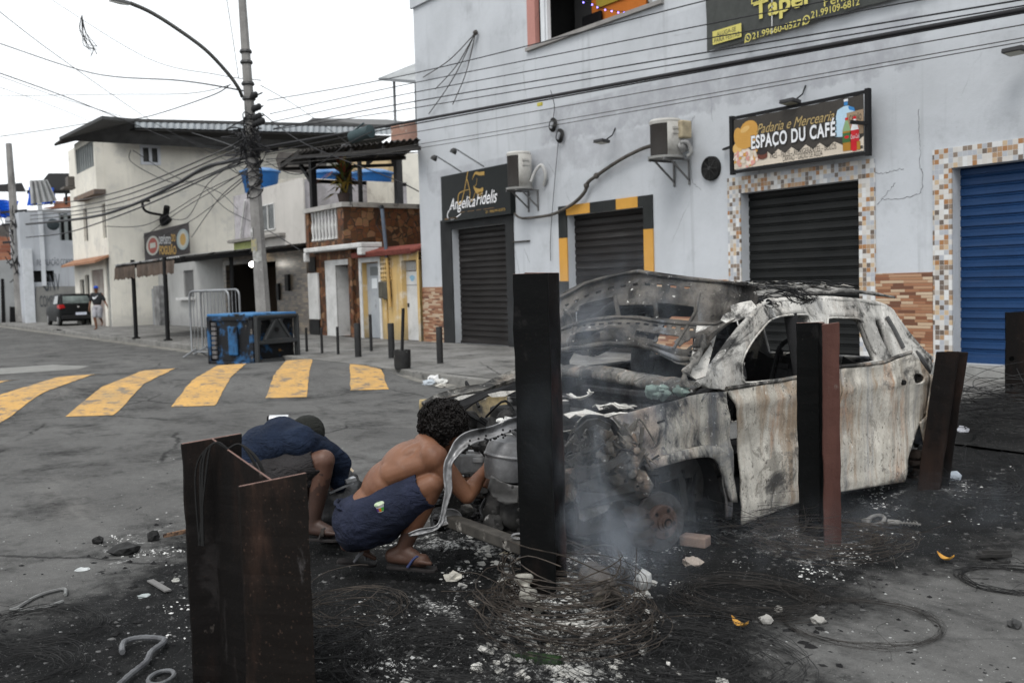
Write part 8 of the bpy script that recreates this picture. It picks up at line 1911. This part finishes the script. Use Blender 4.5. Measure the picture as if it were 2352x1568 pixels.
M_navy = cloth_mat('cloth_navy_short', (.018, .022, .042), (.012, .015, .028)); M_hoodie = cloth_mat('cloth_navy_hoodie', (.0105, .0175, .036), (.007, .0115, .024)); M_chars = cloth_mat('cloth_charcoal', (.030, .028, .029), (.021, .0195, .02))
M_flop = flat('rubber_dark', (.022, .02, .02), .6); M_strap = flat('strap_blue', (.03, .04, .10), .5); M_hair = flat('hair_black', (.010, .0085, .008), .55)
AX = (RT, FW, UP)
# ---------------------------------------------------------------- shirtless man crouching at the engine
Q1 = lambda zx, zy, d: P(765.6+zx*.2578, 918.75+zy*.2578, d)
m1 = thing('person', 'shirtless man with curly black hair and navy shorts crouching at the engine bay', 'person', V((G(930, 1290).x, G(930, 1290).y, 0)))
D0 = 5.30
pel = Q1(240, 1065, D0); wst = Q1(300, 890, D0); mid = Q1(425, 700, D0); chest = Q1(600, 540, D0); upb = Q1(730, 455, D0+.01); nek = Q1(820, 385, D0+.02)
shr = Q1(880, 490, D0-.17); shl = Q1(800, 430, D0+.20)
elr = Q1(1190, 850, D0-.14); wrr = Q1(1345, 625, D0+.08); hnr = Q1(1385, 575, D0+.11)
ell = Q1(1120, 760, D0+.22); wrl = Q1(1310, 715, D0+.20); hnl = Q1(1390, 745, D0+.16)
hpr = Q1(270, 1085, D0-.11); hpl = Q1(250, 1070, D0+.12)
knr = Q1(885, 745, D0-.17); knl = Q1(870, 790, D0+.20)
anr = Q1(615, 1335, D0-.10); anl = Q1(190, 1245, D0+.10)
heelr = Q1(520, 1415, D0-.09); toer = Q1(870, 1440, D0-.16); heell = Q1(115, 1290, D0+.06); toel = Q1(350, 1385, D0+.10)
g_ = G(998, 1292); 
hd = Q1(975, 298, D0+.03)
face = RT*.72-UP*.62+FW*.12; face.normalize(); hup = (UP*.72+RT*.62).normalized(); hside = face.cross(hup).normalized()
spd = (nek-wst).normalized(); bk = (UP*.62-RT*.78).normalized()           # direction the back faces
nrm_ = spd.cross(FW).normalized(); nrm_ = nrm_ if nrm_.dot(UP) > 0 else -nrm_
def el(c, rx, ry, rz, ax): return (c, (rx, ry, rz), ax)
bx = lambda d: (d, FW, d.cross(FW).normalized())
caps = [el(pel, .135, .17, .13, bx(spd)), el(wst-nrm_*.025, .135, .135, .098, bx(spd)), el(mid-nrm_*.03, .15, .155, .108, bx((chest-wst).normalized())), el(chest-nrm_*.035, .155, .175, .118, bx((upb-mid).normalized())), el(upb-nrm_*.045, .11, .175, .098, bx((nek-chest).normalized())),
        (nek-nrm_*.03, .068, hd-hup*.06-face*.02, .062), (chest-nrm_*.05, .1, shr-nrm_*.02, .072), (upb-nrm_*.04, .085, shl-nrm_*.02, .07),
        # shoulder blades, trapezius, spine ridges
        el(Q1(690, 470, D0-.10), .085, .05, .040, bx((upb-chest).normalized())), el(Q1(655, 425, D0+.10), .08, .05, .032, bx((upb-chest).normalized())), (Q1(800, 372, D0), .05, Q1(872, 452, D0-.15), .055),
        (Q1(330, 815, D0-.05), .04, Q1(600, 490, D0-.05), .04), (Q1(285, 835, D0+.05), .04, Q1(570, 470, D0+.05), .04), (Q1(520, 660, D0-.10), .07, Q1(820, 560, D0-.15), .06),
        # arms
        (shr, .066, L3(shr, elr, .45), .056), (L3(shr, elr, .45), .056, elr, .043), (elr, .044, L3(elr, wrr, .3), .047), (L3(elr, wrr, .3), .047, wrr, .028),
        (shl, .062, ell, .043), (ell, .043, wrl, .028),
        # legs
        (hpr, .105, L3(hpr, knr, .5), .085), (L3(hpr, knr, .5), .085, knr, .062), (knr, .060, L3(knr, anr, .35), .058), (L3(knr, anr, .35), .058, anr, .037),
        (hpl, .105, knl, .062), (knl, .058, L3(knl, anl, .4), .055), (L3(knl, anl, .4), .055, anl, .037),
        # feet
        (anr, .037, heelr+UP*.02, .036), (anr, .036, L3(heelr, toer, .55)+UP*.025, .036), (heelr+UP*.012, .034, L3(heelr, toer, .8)+UP*.005, .036), (anl, .036, heell, .034), (anl, .034, L3(heell, toel, .7)+UP*.02, .03),
        # head
        el(hd, .10, .078, .115, (face, hside, hup)), el(hd+face*.035-hup*.075, .062, .055, .06, (face, hside, hup)), (hd+face*.05-hup*.115, .028, hd+face*.072-hup*.105, .022),
        (hd+face*.098-hup*.005, .010, hd+face*.115-hup*.038, .015), el(hd-hside*0+face*.085-hup*.072, .016, .026, .012, (face, hside, hup)), el(hd+face*.084+hup*.022, .012, .052, .012, (face, hside, hup))]
for s in (-1, 1):
    caps.append(el(hd+hside*.079*s-face*.012-hup*.02, .022, .009, .033, (face, hside, hup)))
    caps.append(el(hd+hside*.03*s+face*.083+hup*.002, .010, .014, .009, (face, hside, hup)))
def toes(base, tip, side, up, r0, caps):
    d = (tip-base).normalized()
    for k, (off, ln, r) in enumerate(((-.034, 1.0, .0145), (-.012, .98, .0105), (.006, .9, .0098), (.022, .78, .0092), (.036, .62, .0085))):
        b = L3(base, tip, .72)+side*off+up*.004; caps.append((b, r, b+d*(.062*ln)-up*.004, r*.9))
sideR = -FW+RT*.1; toes(heelr, toer, -(-FW)*1., UP, 0, caps); toes(heell, toel, FW, UP, 0, caps)
def hand(w_, tip_dir, palm_n, r, caps, curl=1.):
    # palm, four unequal fingers curled round what they hold, thumb from the side of the palm
    d = tip_dir.normalized(); s = d.cross(palm_n).normalized(); pn = palm_n.normalized()
    caps.append(el(w_+d*.045, .048, .038, .018, (d, s, pn)))
    for k, (o_, L) in enumerate(((-.030, .9), (-.010, 1.), (.010, .95), (.028, .78))):
        k0 = w_+d*(.082-.004*abs(k-1))+s*o_; a1 = .75*curl; a2 = 1.65*curl
        k1 = k0+(d*cos(a1)+pn*sin(a1))*.040*L; k2 = k1+(d*cos(a2)+pn*sin(a2))*.027*L; k3 = k2+(d*cos(a2+.8*curl)+pn*sin(a2+.8*curl))*.02*L
        caps.append((k0-d*.02, .0105, k0, .0105)); caps.append((k0, .0102, k1, .0092)); caps.append((k1, .0092, k2, .0085)); caps.append((k2, .0085, k3, .0075))
    t0 = w_+d*.03-s*.034; t1 = t0+(d*.6-s*.55+pn*.5)*.042; t2 = t1+(d*.85+s*.1+pn*.5)*.032; caps.append((t0, .0135, t1, .012)); caps.append((t1, .0115, t2, .0095))
hand(wrr, hnr-wrr, (RT*.45+FW*.7-UP*.5), 1, caps, .95); hand(wrl, hnl-wrl, (UP*.5-FW*.6+RT*.2), 1, caps, .85)
M_skin_low = skin_mat('skin_low_dark', (.085, .044, .031), (.055, .030, .022), (.12, .11, .10))  # darker skin tone for the shins and feet
fused('body', caps, M_skin, m1, .0062, 9, mat2=M_skin_low, where=lambda p: p.z < .27+.10*mnoise.noise(p*7)+.05*mnoise.noise(p*25) and (p-hnr).length > .3)
# shorts
def shorts_wr(p): return .008*mnoise.noise(p*11)+.011*(.5-abs(mnoise.noise(V((p.x*9, p.y*9, p.z*17)))))
sc = [el(Q1(238, 1080, D0), .130, .18, .138, bx(spd)), el(Q1(232, 1130, D0), .12, .18, .115, bx(spd)), (hpr+UP*-.01, .122, L3(hpr, knr, .45)-UP*.015, .108), (L3(hpr, knr, .45)-UP*.015, .108, L3(hpr, knr, .84)-UP*.006, .090), (hpl, .122, L3(hpl, knl, .85), .088), el(Q1(360, 1160, D0-.02), .14, .17, .06, AX)]
wp = Q1(205, 945, D0); wn_ = (Q1(300, 880, D0)-Q1(230, 1080, D0)).normalized()
kn_ = (knr-hpr).normalized(); kc = L3(hpr, knr, .90)
sh1 = fused('shorts', sc, M_navy, m1, .0085, 4, shorts_wr, cut=lambda q: (q-kc).dot(kn_) > -.005)
md = sh1.modifiers.new('s', 'SOLIDIFY'); md.thickness = .008; md.offset = 1
mb = MB(); e1_ = wn_.cross(FW).normalized()
ring = [wp-wn_*.012+e1_*(.120*cos(a)-.012)+FW*.160*sin(a) for a in [2*pi*i/40 for i in range(40)]]
mb.tube([p+wn_*.006*sin(i*2.3) for i, p in enumerate(ring)], .011, 6, closed=True); mb.build('waistband', M_navy, sh1, smooth=60)
# flip-flops
def flipflop(heel, toe, side, drop, parent, strap, nm='flip_flop'):
    d = (toe-heel); L = d.length; d = d.normalized(); up = side.cross(d).normalized(); up = up if up.z > 0 else -up
    c0 = heel-d*.03-up*drop; mb = MB(); out = []
    for t_, w_ in ((0, .022), (.04, .034), (.15, .038), (.4, .034), (.65, .046), (.85, .048), (.96, .036), (1., .016)): out.append((t_, w_))
    ol = [c0+d*((L+.065)*t_)+side*w_ for t_, w_ in out]+[c0+d*((L+.065)*t_)-side*w_ for t_, w_ in out[::-1]]
    mb.prism(ol, up*-.017); o = mb.build(nm, M_flop, parent, bevel=.004)
    mb = MB(); tp = L3(heel, toe, .80)-up*(drop-.0)
    for s in (-1, 1): q = cr([tp+up*.012, L3(heel, toe, .66)+side*s*.026+up*.03, L3(heel, toe, .42)+side*s*.046-up*(drop-.006)], 5); mb.tube(q, [.0075]*len(q), 6)
    mb.build('strap', strap, o, smooth=60); return o
fr_s = V((FW.x, FW.y, 0)).normalized()
flipflop(heelr, toer, fr_s, .030, m1, M_strap); flipflop(Q1(95, 1375, D0+.04), Q1(345, 1400, D0+.10), fr_s, .028, m1, flat('strap_grey', (.14, .14, .15)))
# hair: a mass of small curls
hairc = hd+hup*.035-face*.025+UP*.012; random.seed(61)
mb = MB(); mb.ball(hairc, (.120, .105, .112), 24, 16, ax=(face, hside, hup), jit=.16)
hr_ = mb.build('hair', M_hair, m1, smooth=80)
mb = MB()
for k in range(1500):
    z = rnd(-1, 1); a = rnd(0, 2*pi); q = V((sqrt(1-z*z)*cos(a), sqrt(1-z*z)*sin(a), z)); p = face*q.x*.126+hside*q.y*.112+hup*q.z*.119
    if q.x > .55 and q.z < .15: continue
    p *= 1+.14*mnoise.noise(q*2.2)
    c = hairc+p; nn = p.normalized(); e = nn.orthogonal().normalized(); f_ = nn.cross(e); rr = rnd(.006, .011); ph = rnd(0, 6); tn = rnd(1.2, 2.)
    mb.tube([c+(e*cos(ph+tn*2*pi*i/9)+f_*sin(ph+tn*2*pi*i/9))*rr+nn*(.020*i/9-.004) for i in range(10)], .0030, 3, caps=False)
mb.build('curls', M_hair, hr_)
# tub in the pocket, pocket flap
tc0 = Q1(428, 985, D0-.235); ta = (UP*.9-RT*.25-FW*.2).normalized()
pk = thing('snack_tub', 'white snack tub with orange, purple and green stripes tucked in the navy shorts pocket', 'tub', tc0)
mb = MB(); mb.lathe([(.019, 0), (.023, .033), (.0235, .035)], tc0, ta, 20, 0); mb.build('tub', [flat('tub_white', (.62, .63, .66), .4)], pk, smooth=40)
mb = MB(); mb.lathe([(.026, 0), (.0265, .005), (.024, .008), (.001, .008)], tc0+ta*.035, ta, 20); mb.build('tub_lid', surf('tub_lid', (.5, .52, .42), (.2, .33, .16), scale=40, rough=.4), pk, smooth=30)
mb = MB(); x_ = ta.orthogonal().normalized(); y_ = ta.cross(x_); fw0 = (-FW-ta*(-FW).dot(ta)).normalized(); sd0 = ta.cross(fw0)
for q, (a0, a1, mi) in enumerate(((-1.1, -.35, 2), (-.35, .25, 0), (.25, 1.0, 1))):
    for s in range(4):
        t0, t1 = a0+(a1-a0)*s/4, a0+(a1-a0)*(s+1)/4
        f0 = lambda t, r, h: tc0+ta*h+(fw0*cos(t)+sd0*sin(t))*r
        mb.quad(f0(t0, .0205, .004), f0(t1, .0205, .004), f0(t1, .0236, .024), f0(t0, .0236, .024), mi)
mb.build('tub_print', [flat('tub_orange', (.55, .17, .02)), flat('tub_green', (.08, .33, .05)), flat('tub_purple', (.1, .04, .2))], pk)
mb = MB(); mb.grid(lambda u, v: Q1(L3(375, 530, u), L3(865, 1000, v)+40*(u-.5)**2*4*(1-v), D0-.205-.02*sin(pi*u)-.008*sin(v*9)), 12, 8, skip=lambda u, v: .12 < u < .86 and v < .55); mb.build('pocket', M_navy, sh1, smooth=60, solid=.006)
mb = MB(); q = Q1(290, 918, D0-.19); mb.obox(q, RT*.007, FW*.004, UP*.009); solo(mb, 'lighter', flat('lighter_steel', (.55, .55, .54), .3, .6), 'tiny bright metal lighter tucked in the waistband of the navy shorts', 'lighter')

# ---------------------------------------------------------------- man in the navy hoodie
Q2 = lambda zx, zy, d: P(539+zx*.2031, 943.25+zy*.2031, d)
m2 = thing('person', 'man in navy hooded sweatshirt and dark cap crouching over a black bag', 'person', V((G(700, 1245).x, G(700, 1245).y, 0)))
E0 = 5.95
nk2 = Q2(650, 255, E0); ub2 = Q2(520, 300, E0); mb2 = Q2(330, 420, E0+.02); lb2 = Q2(190, 600, E0+.02); pv2 = Q2(180, 800, E0+.02)
sr2 = Q2(770, 360, E0-.18); sl2 = Q2(800, 300, E0+.20); er2 = Q2(1190, 600, E0+.02); wr2 = Q2(1175, 840, E0+.04); el2 = Q2(1130, 560, E0+.28); wl2 = Q2(1150, 800, E0+.28)
kr2 = Q2(1010, 560, E0-.22); hr2 = Q2(260, 800, E0-.12); ar2 = Q2(890, 1270, E0-.16); kl2 = Q2(980, 640, E0+.16); hl2 = Q2(240, 790, E0+.16); al2 = Q2(800, 1240, E0+.16)
hh2 = Q2(800, 300, E0-.02); fa2 = (RT*.62-UP*.72-FW*.1).normalized(); hu2 = (RT*.72+UP*.62).normalized(); hs2 = fa2.cross(hu2).normalized()
c2 = [el(hh2, .098, .077, .112, (fa2, hs2, hu2)), (nk2, .06, hh2, .06), (kr2, .062, L3(kr2, ar2, .35), .058), (L3(kr2, ar2, .35), .058, ar2, .038), (hr2, .1, kr2, .064), (hl2, .1, kl2, .064), (kl2, .06, al2, .038),
      (wr2-UP*-.03, .03, wr2, .028), (wl2, .028, wl2-UP*.03, .028), (pv2, .15, lb2, .13), el(hh2+fa2*.03-hu2*.08, .06, .054, .055, (fa2, hs2, hu2)), (hh2+fa2*.1, .012, hh2+fa2*.115-hu2*.03, .014)]
for s in (-1, 1): c2.append(el(hh2+hs2*.078*s-fa2*.01-hu2*.02, .022, .009, .032, (fa2, hs2, hu2)))
h2, t2 = Q2(860, 1370, E0-.16), Q2(1120, 1375, E0-.20); c2 += [(ar2, .038, h2+UP*.02, .036), (ar2, .036, L3(h2, t2, .6)+UP*.02, .034), (h2+UP*.015, .034, L3(h2, t2, .8)+UP*.006, .036)]
toes(h2, t2, FW, UP, 0, c2)
h3, t3 = Q2(760, 1340, E0+.16), Q2(1000, 1345, E0+.12); c2 += [(al2, .036, h3+UP*.02, .034), (al2, .034, L3(h3, t3, .7)+UP*.015, .034)]; toes(h3, t3, FW, UP, 0, c2)
hand(wr2, (UP*-.8+RT*-.3), (FW*.5+RT*-.6), 1, c2, .9); hand(wl2, (UP*-.8+RT*-.2), (-FW*.5+RT*-.4), 1, c2, .9)
fused('body', c2, M_skin2, m2, .0075, 5, mat2=skin_mat('skin_low_dark_far', (.055, .032, .025), (.036, .022, .018), (.09, .085, .08)), where=lambda p: .12 < p.z < .43+.10*mnoise.noise(p*7)+.05*mnoise.noise(p*25))  # darker skin tone in a ragged band over the shins
bx2 = (mb2-lb2).normalized()
hc2 = [el(lb2, .15, .20, .16, bx((mb2-lb2).normalized())), el(mb2-UP*.03, .17, .205, .155, bx((ub2-lb2).normalized())), el(ub2-UP*.05, .16, .21, .15, bx((nk2-mb2).normalized())), (ub2, .12, sr2, .095), (ub2, .12, sl2, .09), (pv2+UP*.05, .16, lb2, .165),
       (sr2, .092, L3(sr2, er2, .5), .082), (L3(sr2, er2, .5), .082, er2, .07), (er2, .068, wr2, .05), (sl2, .088, el2, .066), (el2, .064, wl2, .048),
       # the bunched hood behind the neck
       (Q2(460, 215, E0-.10), .035, Q2(600, 195, E0-.06), .045), (Q2(600, 195, E0-.06), .045, Q2(690, 240, E0-.1), .035), (Q2(450, 215, E0+.08), .03, Q2(620, 190, E0+.08), .045), (Q2(440, 222, E0-.1), .03, Q2(440, 215, E0+.08), .03), el(Q2(580, 235, E0), .09, .11, .04, bx((nk2-mb2).normalized()))]
def hood_wr(p): return .010*mnoise.noise(V((p.x*5, p.y*5, p.z*9)))+.016*(.5-abs(mnoise.noise(V((p.x*7, p.y*7, p.z*13)))))+.005*mnoise.noise(p*16)
fused('hooded_sweatshirt', hc2, M_hoodie, m2, .011, 4, hood_wr)
s2 = [(hr2, .13, L3(hr2, kr2, .5), .105), (L3(hr2, kr2, .5), .105, L3(hr2, kr2, .88), .082), (hl2, .13, L3(hl2, kl2, .9), .084), (pv2, .17, pv2+UP*.05, .17), (L3(hr2, kr2, .7)-UP*.02, .075, Q2(880, 800, E0-.2), .035)]
k2 = (kr2-hr2).normalized(); kc2 = L3(hr2, kr2, .92)
o = fused('shorts', s2, M_chars, m2, .01, 3, hood_wr, cut=lambda q: (q-kc2).dot(k2) > 0 and (q-Q2(880, 800, E0-.2)).length > .12); md = o.modifiers.new('s', 'SOLIDIFY'); md.thickness = .006
mb = MB(); mb.ball(hh2+hu2*.02-fa2*.015, (.106, .086, .114), 20, 12, ax=(fa2, hs2, hu2)); cap = mb.build('cap', cloth_mat('cap_olive', (.020, .021, .019), (.013, .014, .0125)), m2, smooth=80)
mb = MB(); br0 = Q2(640, 165, E0-.03); mb.ball(br0, (.055, .07, .014), 16, 8, ax=((RT*.85+UP*.35).normalized(), FW, (UP*.85-RT*.35).normalized())); mb.build('cap_peak', M_blk, cap, smooth=60)
flipflop(h2, t2, fr_s, .032, m2, M_flop, 'sandal'); mb = MB(); mb.grid(lambda u, v: L3(h2, t2, .5+.14*v)+fr_s*(.050*cos(pi*u))+UP*(.052*sin(pi*u)-.012), 12, 3); mb.build('sandal_strap', surf('strap_brown', (.035, .028, .024), (.02, .018, .016)), m2, smooth=60, solid=.005)
# the black bag and the pale board beside him
mb = MB(); random.seed(12); g = G(770, 1225)
bm = bmesh.new(); bmesh.ops.create_icosphere(bm, subdivisions=4, radius=1); vs = []
cb_ = P(772, 1160, 6.12)
for q in bm.verts:
    p = q.co; k = 1+.28*mnoise.noise(p*1.6+V((3, 0, 0)))+.14*mnoise.noise(p*5); vs.append(cb_+RT*(p.x*.20*k)+FW*(p.y*.20*k)+UP*(p.z*.205*k))
mb.add(vs, [[w_.index for w_ in f.verts] for f in bm.faces]); bm.free()
bag = solo(mb, 'black_bag', surf('bag_black', (.011, .011, .012), (.018, .018, .019), scale=3, rough=.42, bump=.7, bscale=9, bdist=.02, spec=.45), 'full black plastic bag on the ground between the two crouching men', 'bag', smooth=60)
mb = MB(); mb.bar(P(792, 1105, 5.95), P(815, 1098, 5.98), .05, .02); mb.bar(P(757, 1132, 5.92), P(812, 1108, 5.96), .012, .012); solo(mb, 'chrome_strip', flat('strip_bright', (.4, .41, .42), .3, .6), 'thin bright metal strip lying on the black bag', 'strip')
mb = MB(); a, b = P(727, 1014, 6.35), P(808, 1088, 6.28); mb.prism([a, P(740, 1012, 6.38), P(812, 1081, 6.3), P(805, 1092, 6.27), P(796, 1089, 6.26), P(745, 1040, 6.3)], FW*.02); solo(mb, 'pale_board', surf('board_cream', (.56, .46, .33), (.42, .35, .26), scale=4), 'cream wooden board leaning behind the arm of the hooded man', 'board')
mb = MB(); mb.tube([P(751, 1034, 6.2)+RT*.035*cos(a)*1.2+UP*(.03*sin(a)-.03*cos(a)) for a in [2*pi*i/20 for i in range(20)]], .010, 6, closed=True); solo(mb, 'black_strap_ring', M_blk, 'black ring of strap hanging on the cream board', 'strap')

# ---------------------------------------------------------------- man walking far down the pavement
fb = G(226, 757, SZ); m3 = thing('person', 'distant barefoot man with blue cap and pale shorts walking on the pavement', 'person', fb)
fx_, sx_ = -FW.copy(), RT.copy(); fx_.z = 0; fx_.normalize(); sx_.z = 0; sx_.normalize()
def B(s, f_, z): return fb+sx_*s+fx_*f_+V((0, 0, z))
c3 = [el(B(0, 0, 1.25), .17, .10, .26, (sx_, fx_, V((0, 0, 1)))), el(B(0, 0, .95), .15, .11, .14, (sx_, fx_, V((0, 0, 1)))), (B(0, 0, 1.45), .06, B(0, .02, 1.56), .055), el(B(0, .02, 1.65), .078, .095, .12, (sx_, fx_, V((0, 0, 1)))),
      (B(-.2, 0, 1.42), .06, B(-.28, -.03, 1.12), .042), (B(-.28, -.03, 1.12), .042, B(-.29, .1, .86), .03), (B(.2, 0, 1.42), .06, B(.3, -.05, 1.14), .042), (B(.3, -.05, 1.14), .042, B(.42, .06, .98), .03),
      (B(-.09, 0, .92), .085, B(-.06, .16, .5), .06), (B(-.06, .16, .5), .058, B(-.02, .12, .1), .036), (B(.09, 0, .92), .085, B(.08, -.02, .5), .06), (B(.08, -.02, .5), .058, B(.06, -.28, .3), .036), (B(-.02, .1, .07), .035, B(-.02, .28, .04), .03), (B(.06, -.28, .28), .034, B(.06, -.2, .16), .028), (B(0, .11, 1.63), .012, B(0, .13, 1.61), .012)]
for s, w_, d_ in ((-1, B(-.29, .1, .86), V((0, 0, -1))), (1, B(.42, .06, .98), (sx_*.4-V((0, 0, 1))).normalized())): hand(w_, d_, fx_*.3+sx_*-s, 1, c3, .5)
fused('body', c3, M_skin, m3, .012, 4)
fused('t_shirt', [el(B(0, 0, 1.22), .20, .135, .30, (sx_, fx_, V((0, 0, 1)))), (B(-.16, 0, 1.42), .085, B(-.26, -.02, 1.22), .07), (B(.16, 0, 1.42), .085, B(.28, -.03, 1.22), .07)], cloth_mat('tee_dark', (.03, .032, .035), (.022, .023, .025)), m3, .015, 4)
fused('shorts', [el(B(0, 0, .92), .175, .13, .13, (sx_, fx_, V((0, 0, 1)))), (B(-.1, .0, .85), .12, B(-.075, .13, .55), .1), (B(.1, 0, .85), .12, B(.09, 0, .55), .1)], cloth_mat('shorts_pale', (.34, .34, .36), (.24, .24, .26)), m3, .015, 4)
mb = MB(); mb.ball(B(0, .02, 1.70), (.088, .10, .075), 16, 8, ax=(sx_, fx_, V((0, 0, 1)))); mb.ball(B(0, .13, 1.69), (.07, .06, .012), 12, 6, ax=(sx_, fx_, V((0, 0, 1)))); mb.build('cap', flat('cap_blue', (.02, .07, .4)), m3, smooth=60)
mb = MB(); q = [B(s, .152, z) for s, z in ((-.11, 1.28), (-.10, 1.34), (-.03, 1.30), (.13, 1.40), (.0, 1.25), (-.07, 1.23))]; mb.poly(q); mb.build('shirt_emblem', flat('emblem_white', (.65, .67, .7)), m3, solid=.01)
# ============================================================ SMOKE
def smoke(name, x0, x1, y0, y1, z0, z1, blobs, scale, lo, hi, dens, seed):
    mb = MB(); mb.box(x0, x1, y0, y1, z0, z1); o = mb.build(name, [bpy.data.materials.new(name+'_mat')]); o['kind'] = 'stuff'
    m = o.data.materials[0]; m.use_nodes = True; t = m.node_tree; t.nodes.clear()
    N = lambda ty, **k: (lambda q: ([setattr(q, a, b) for a, b in k.items()], q)[1])(t.nodes.new(ty))
    out = N('ShaderNodeOutputMaterial'); pv = N('ShaderNodeVolumePrincipled'); t.links.new(pv.outputs[0], out.inputs['Volume'])
    pv.inputs['Color'].default_value = (.78, .86, .97, 1); pv.inputs['Anisotropy'].default_value = .1
    tc = N('ShaderNodeTexCoord').outputs['Object']; acc = None
    for c, r, a in blobs:
        mp = N('ShaderNodeMapping'); t.links.new(tc, mp.inputs[0]); mp.vector_type = 'POINT'
        mp.inputs['Location'].default_value = [-c[i]/r[i] for i in range(3)]; mp.inputs['Scale'].default_value = [1/q for q in r]
        ln = N('ShaderNodeVectorMath', operation='LENGTH'); t.links.new(mp.outputs[0], ln.inputs[0])
        mr = N('ShaderNodeMapRange', interpolation_type='SMOOTHSTEP'); t.links.new(ln.outputs['Value'], mr.inputs[0])
        mr.inputs[1].default_value = 0; mr.inputs[2].default_value = 1; mr.inputs[3].default_value = a; mr.inputs[4].default_value = 0
        if acc is None: acc = mr.outputs[0]
        else:
            ad = N('ShaderNodeMath', operation='ADD'); t.links.new(acc, ad.inputs[0]); t.links.new(mr.outputs[0], ad.inputs[1]); acc = ad.outputs[0]
    mp = N('ShaderNodeMapping'); t.links.new(tc, mp.inputs[0]); mp.inputs['Scale'].default_value = (1, 1, .62); mp.inputs['Location'].default_value = (seed, seed*.4, 0)
    nz = N('ShaderNodeTexNoise'); t.links.new(mp.outputs[0], nz.inputs['Vector']); nz.inputs['Scale'].default_value = scale; nz.inputs['Detail'].default_value = 5; nz.inputs['Distortion'].default_value = 1.6
    mr = N('ShaderNodeMapRange', interpolation_type='SMOOTHSTEP'); t.links.new(nz.outputs['Fac'], mr.inputs[0]); mr.inputs[1].default_value = lo; mr.inputs[2].default_value = hi
    mu = N('ShaderNodeMath', operation='MULTIPLY'); t.links.new(acc, mu.inputs[0]); t.links.new(mr.outputs[0], mu.inputs[1])
    mu2 = N('ShaderNodeMath', operation='MULTIPLY'); t.links.new(mu.outputs[0], mu2.inputs[0]); mu2.inputs[1].default_value = dens; t.links.new(mu2.outputs[0], pv.inputs['Density'])
    return o
def bl(px, py, d, r, a): return (P(px, py, d), r, a)
smoke('smoke', -5.6, -2.6, 2.2, 5.3, .02, 2.0, [
    bl(1380, 1335, 4.70, (.22, .22, .30), 2.4), bl(1410, 1235, 4.75, (.34, .34, .42), 1.15), bl(1365, 1140, 4.7, (.30, .30, .45), .9), bl(1450, 1160, 4.75, (.42, .42, .50), .5),
    bl(1250, 1000, 4.4, (.2, .2, .36), .3), bl(1480, 1250, 4.8, (.42, .42, .32), .22), bl(1560, 1180, 4.9, (.35, .35, .4), .45), bl(1400, 930, 4.9, (.55, .55, .55), .40), bl(1450, 720, 5.2, (.7, .7, .5), .34), bl(1330, 800, 4.9, (.5, .5, .6), .30)],
    4.2, .43, .70, 1.25, 3.)
smoke('smoke', -5.0, -2.3, 3.9, 8.6, .02, .85, [
    bl(1790, 1240, 5.3, (.5, .5, .35), .8), bl(1700, 1330, 5.0, (.5, .5, .3), .6), bl(2000, 1240, 5.7, (.7, .7, .35), .5), bl(2220, 1190, 6.3, (.9, .9, .4), .5), bl(1900, 1150, 5.9, (.5, .5, .4), .4)],
    2.8, .42, .72, .55, 11.)
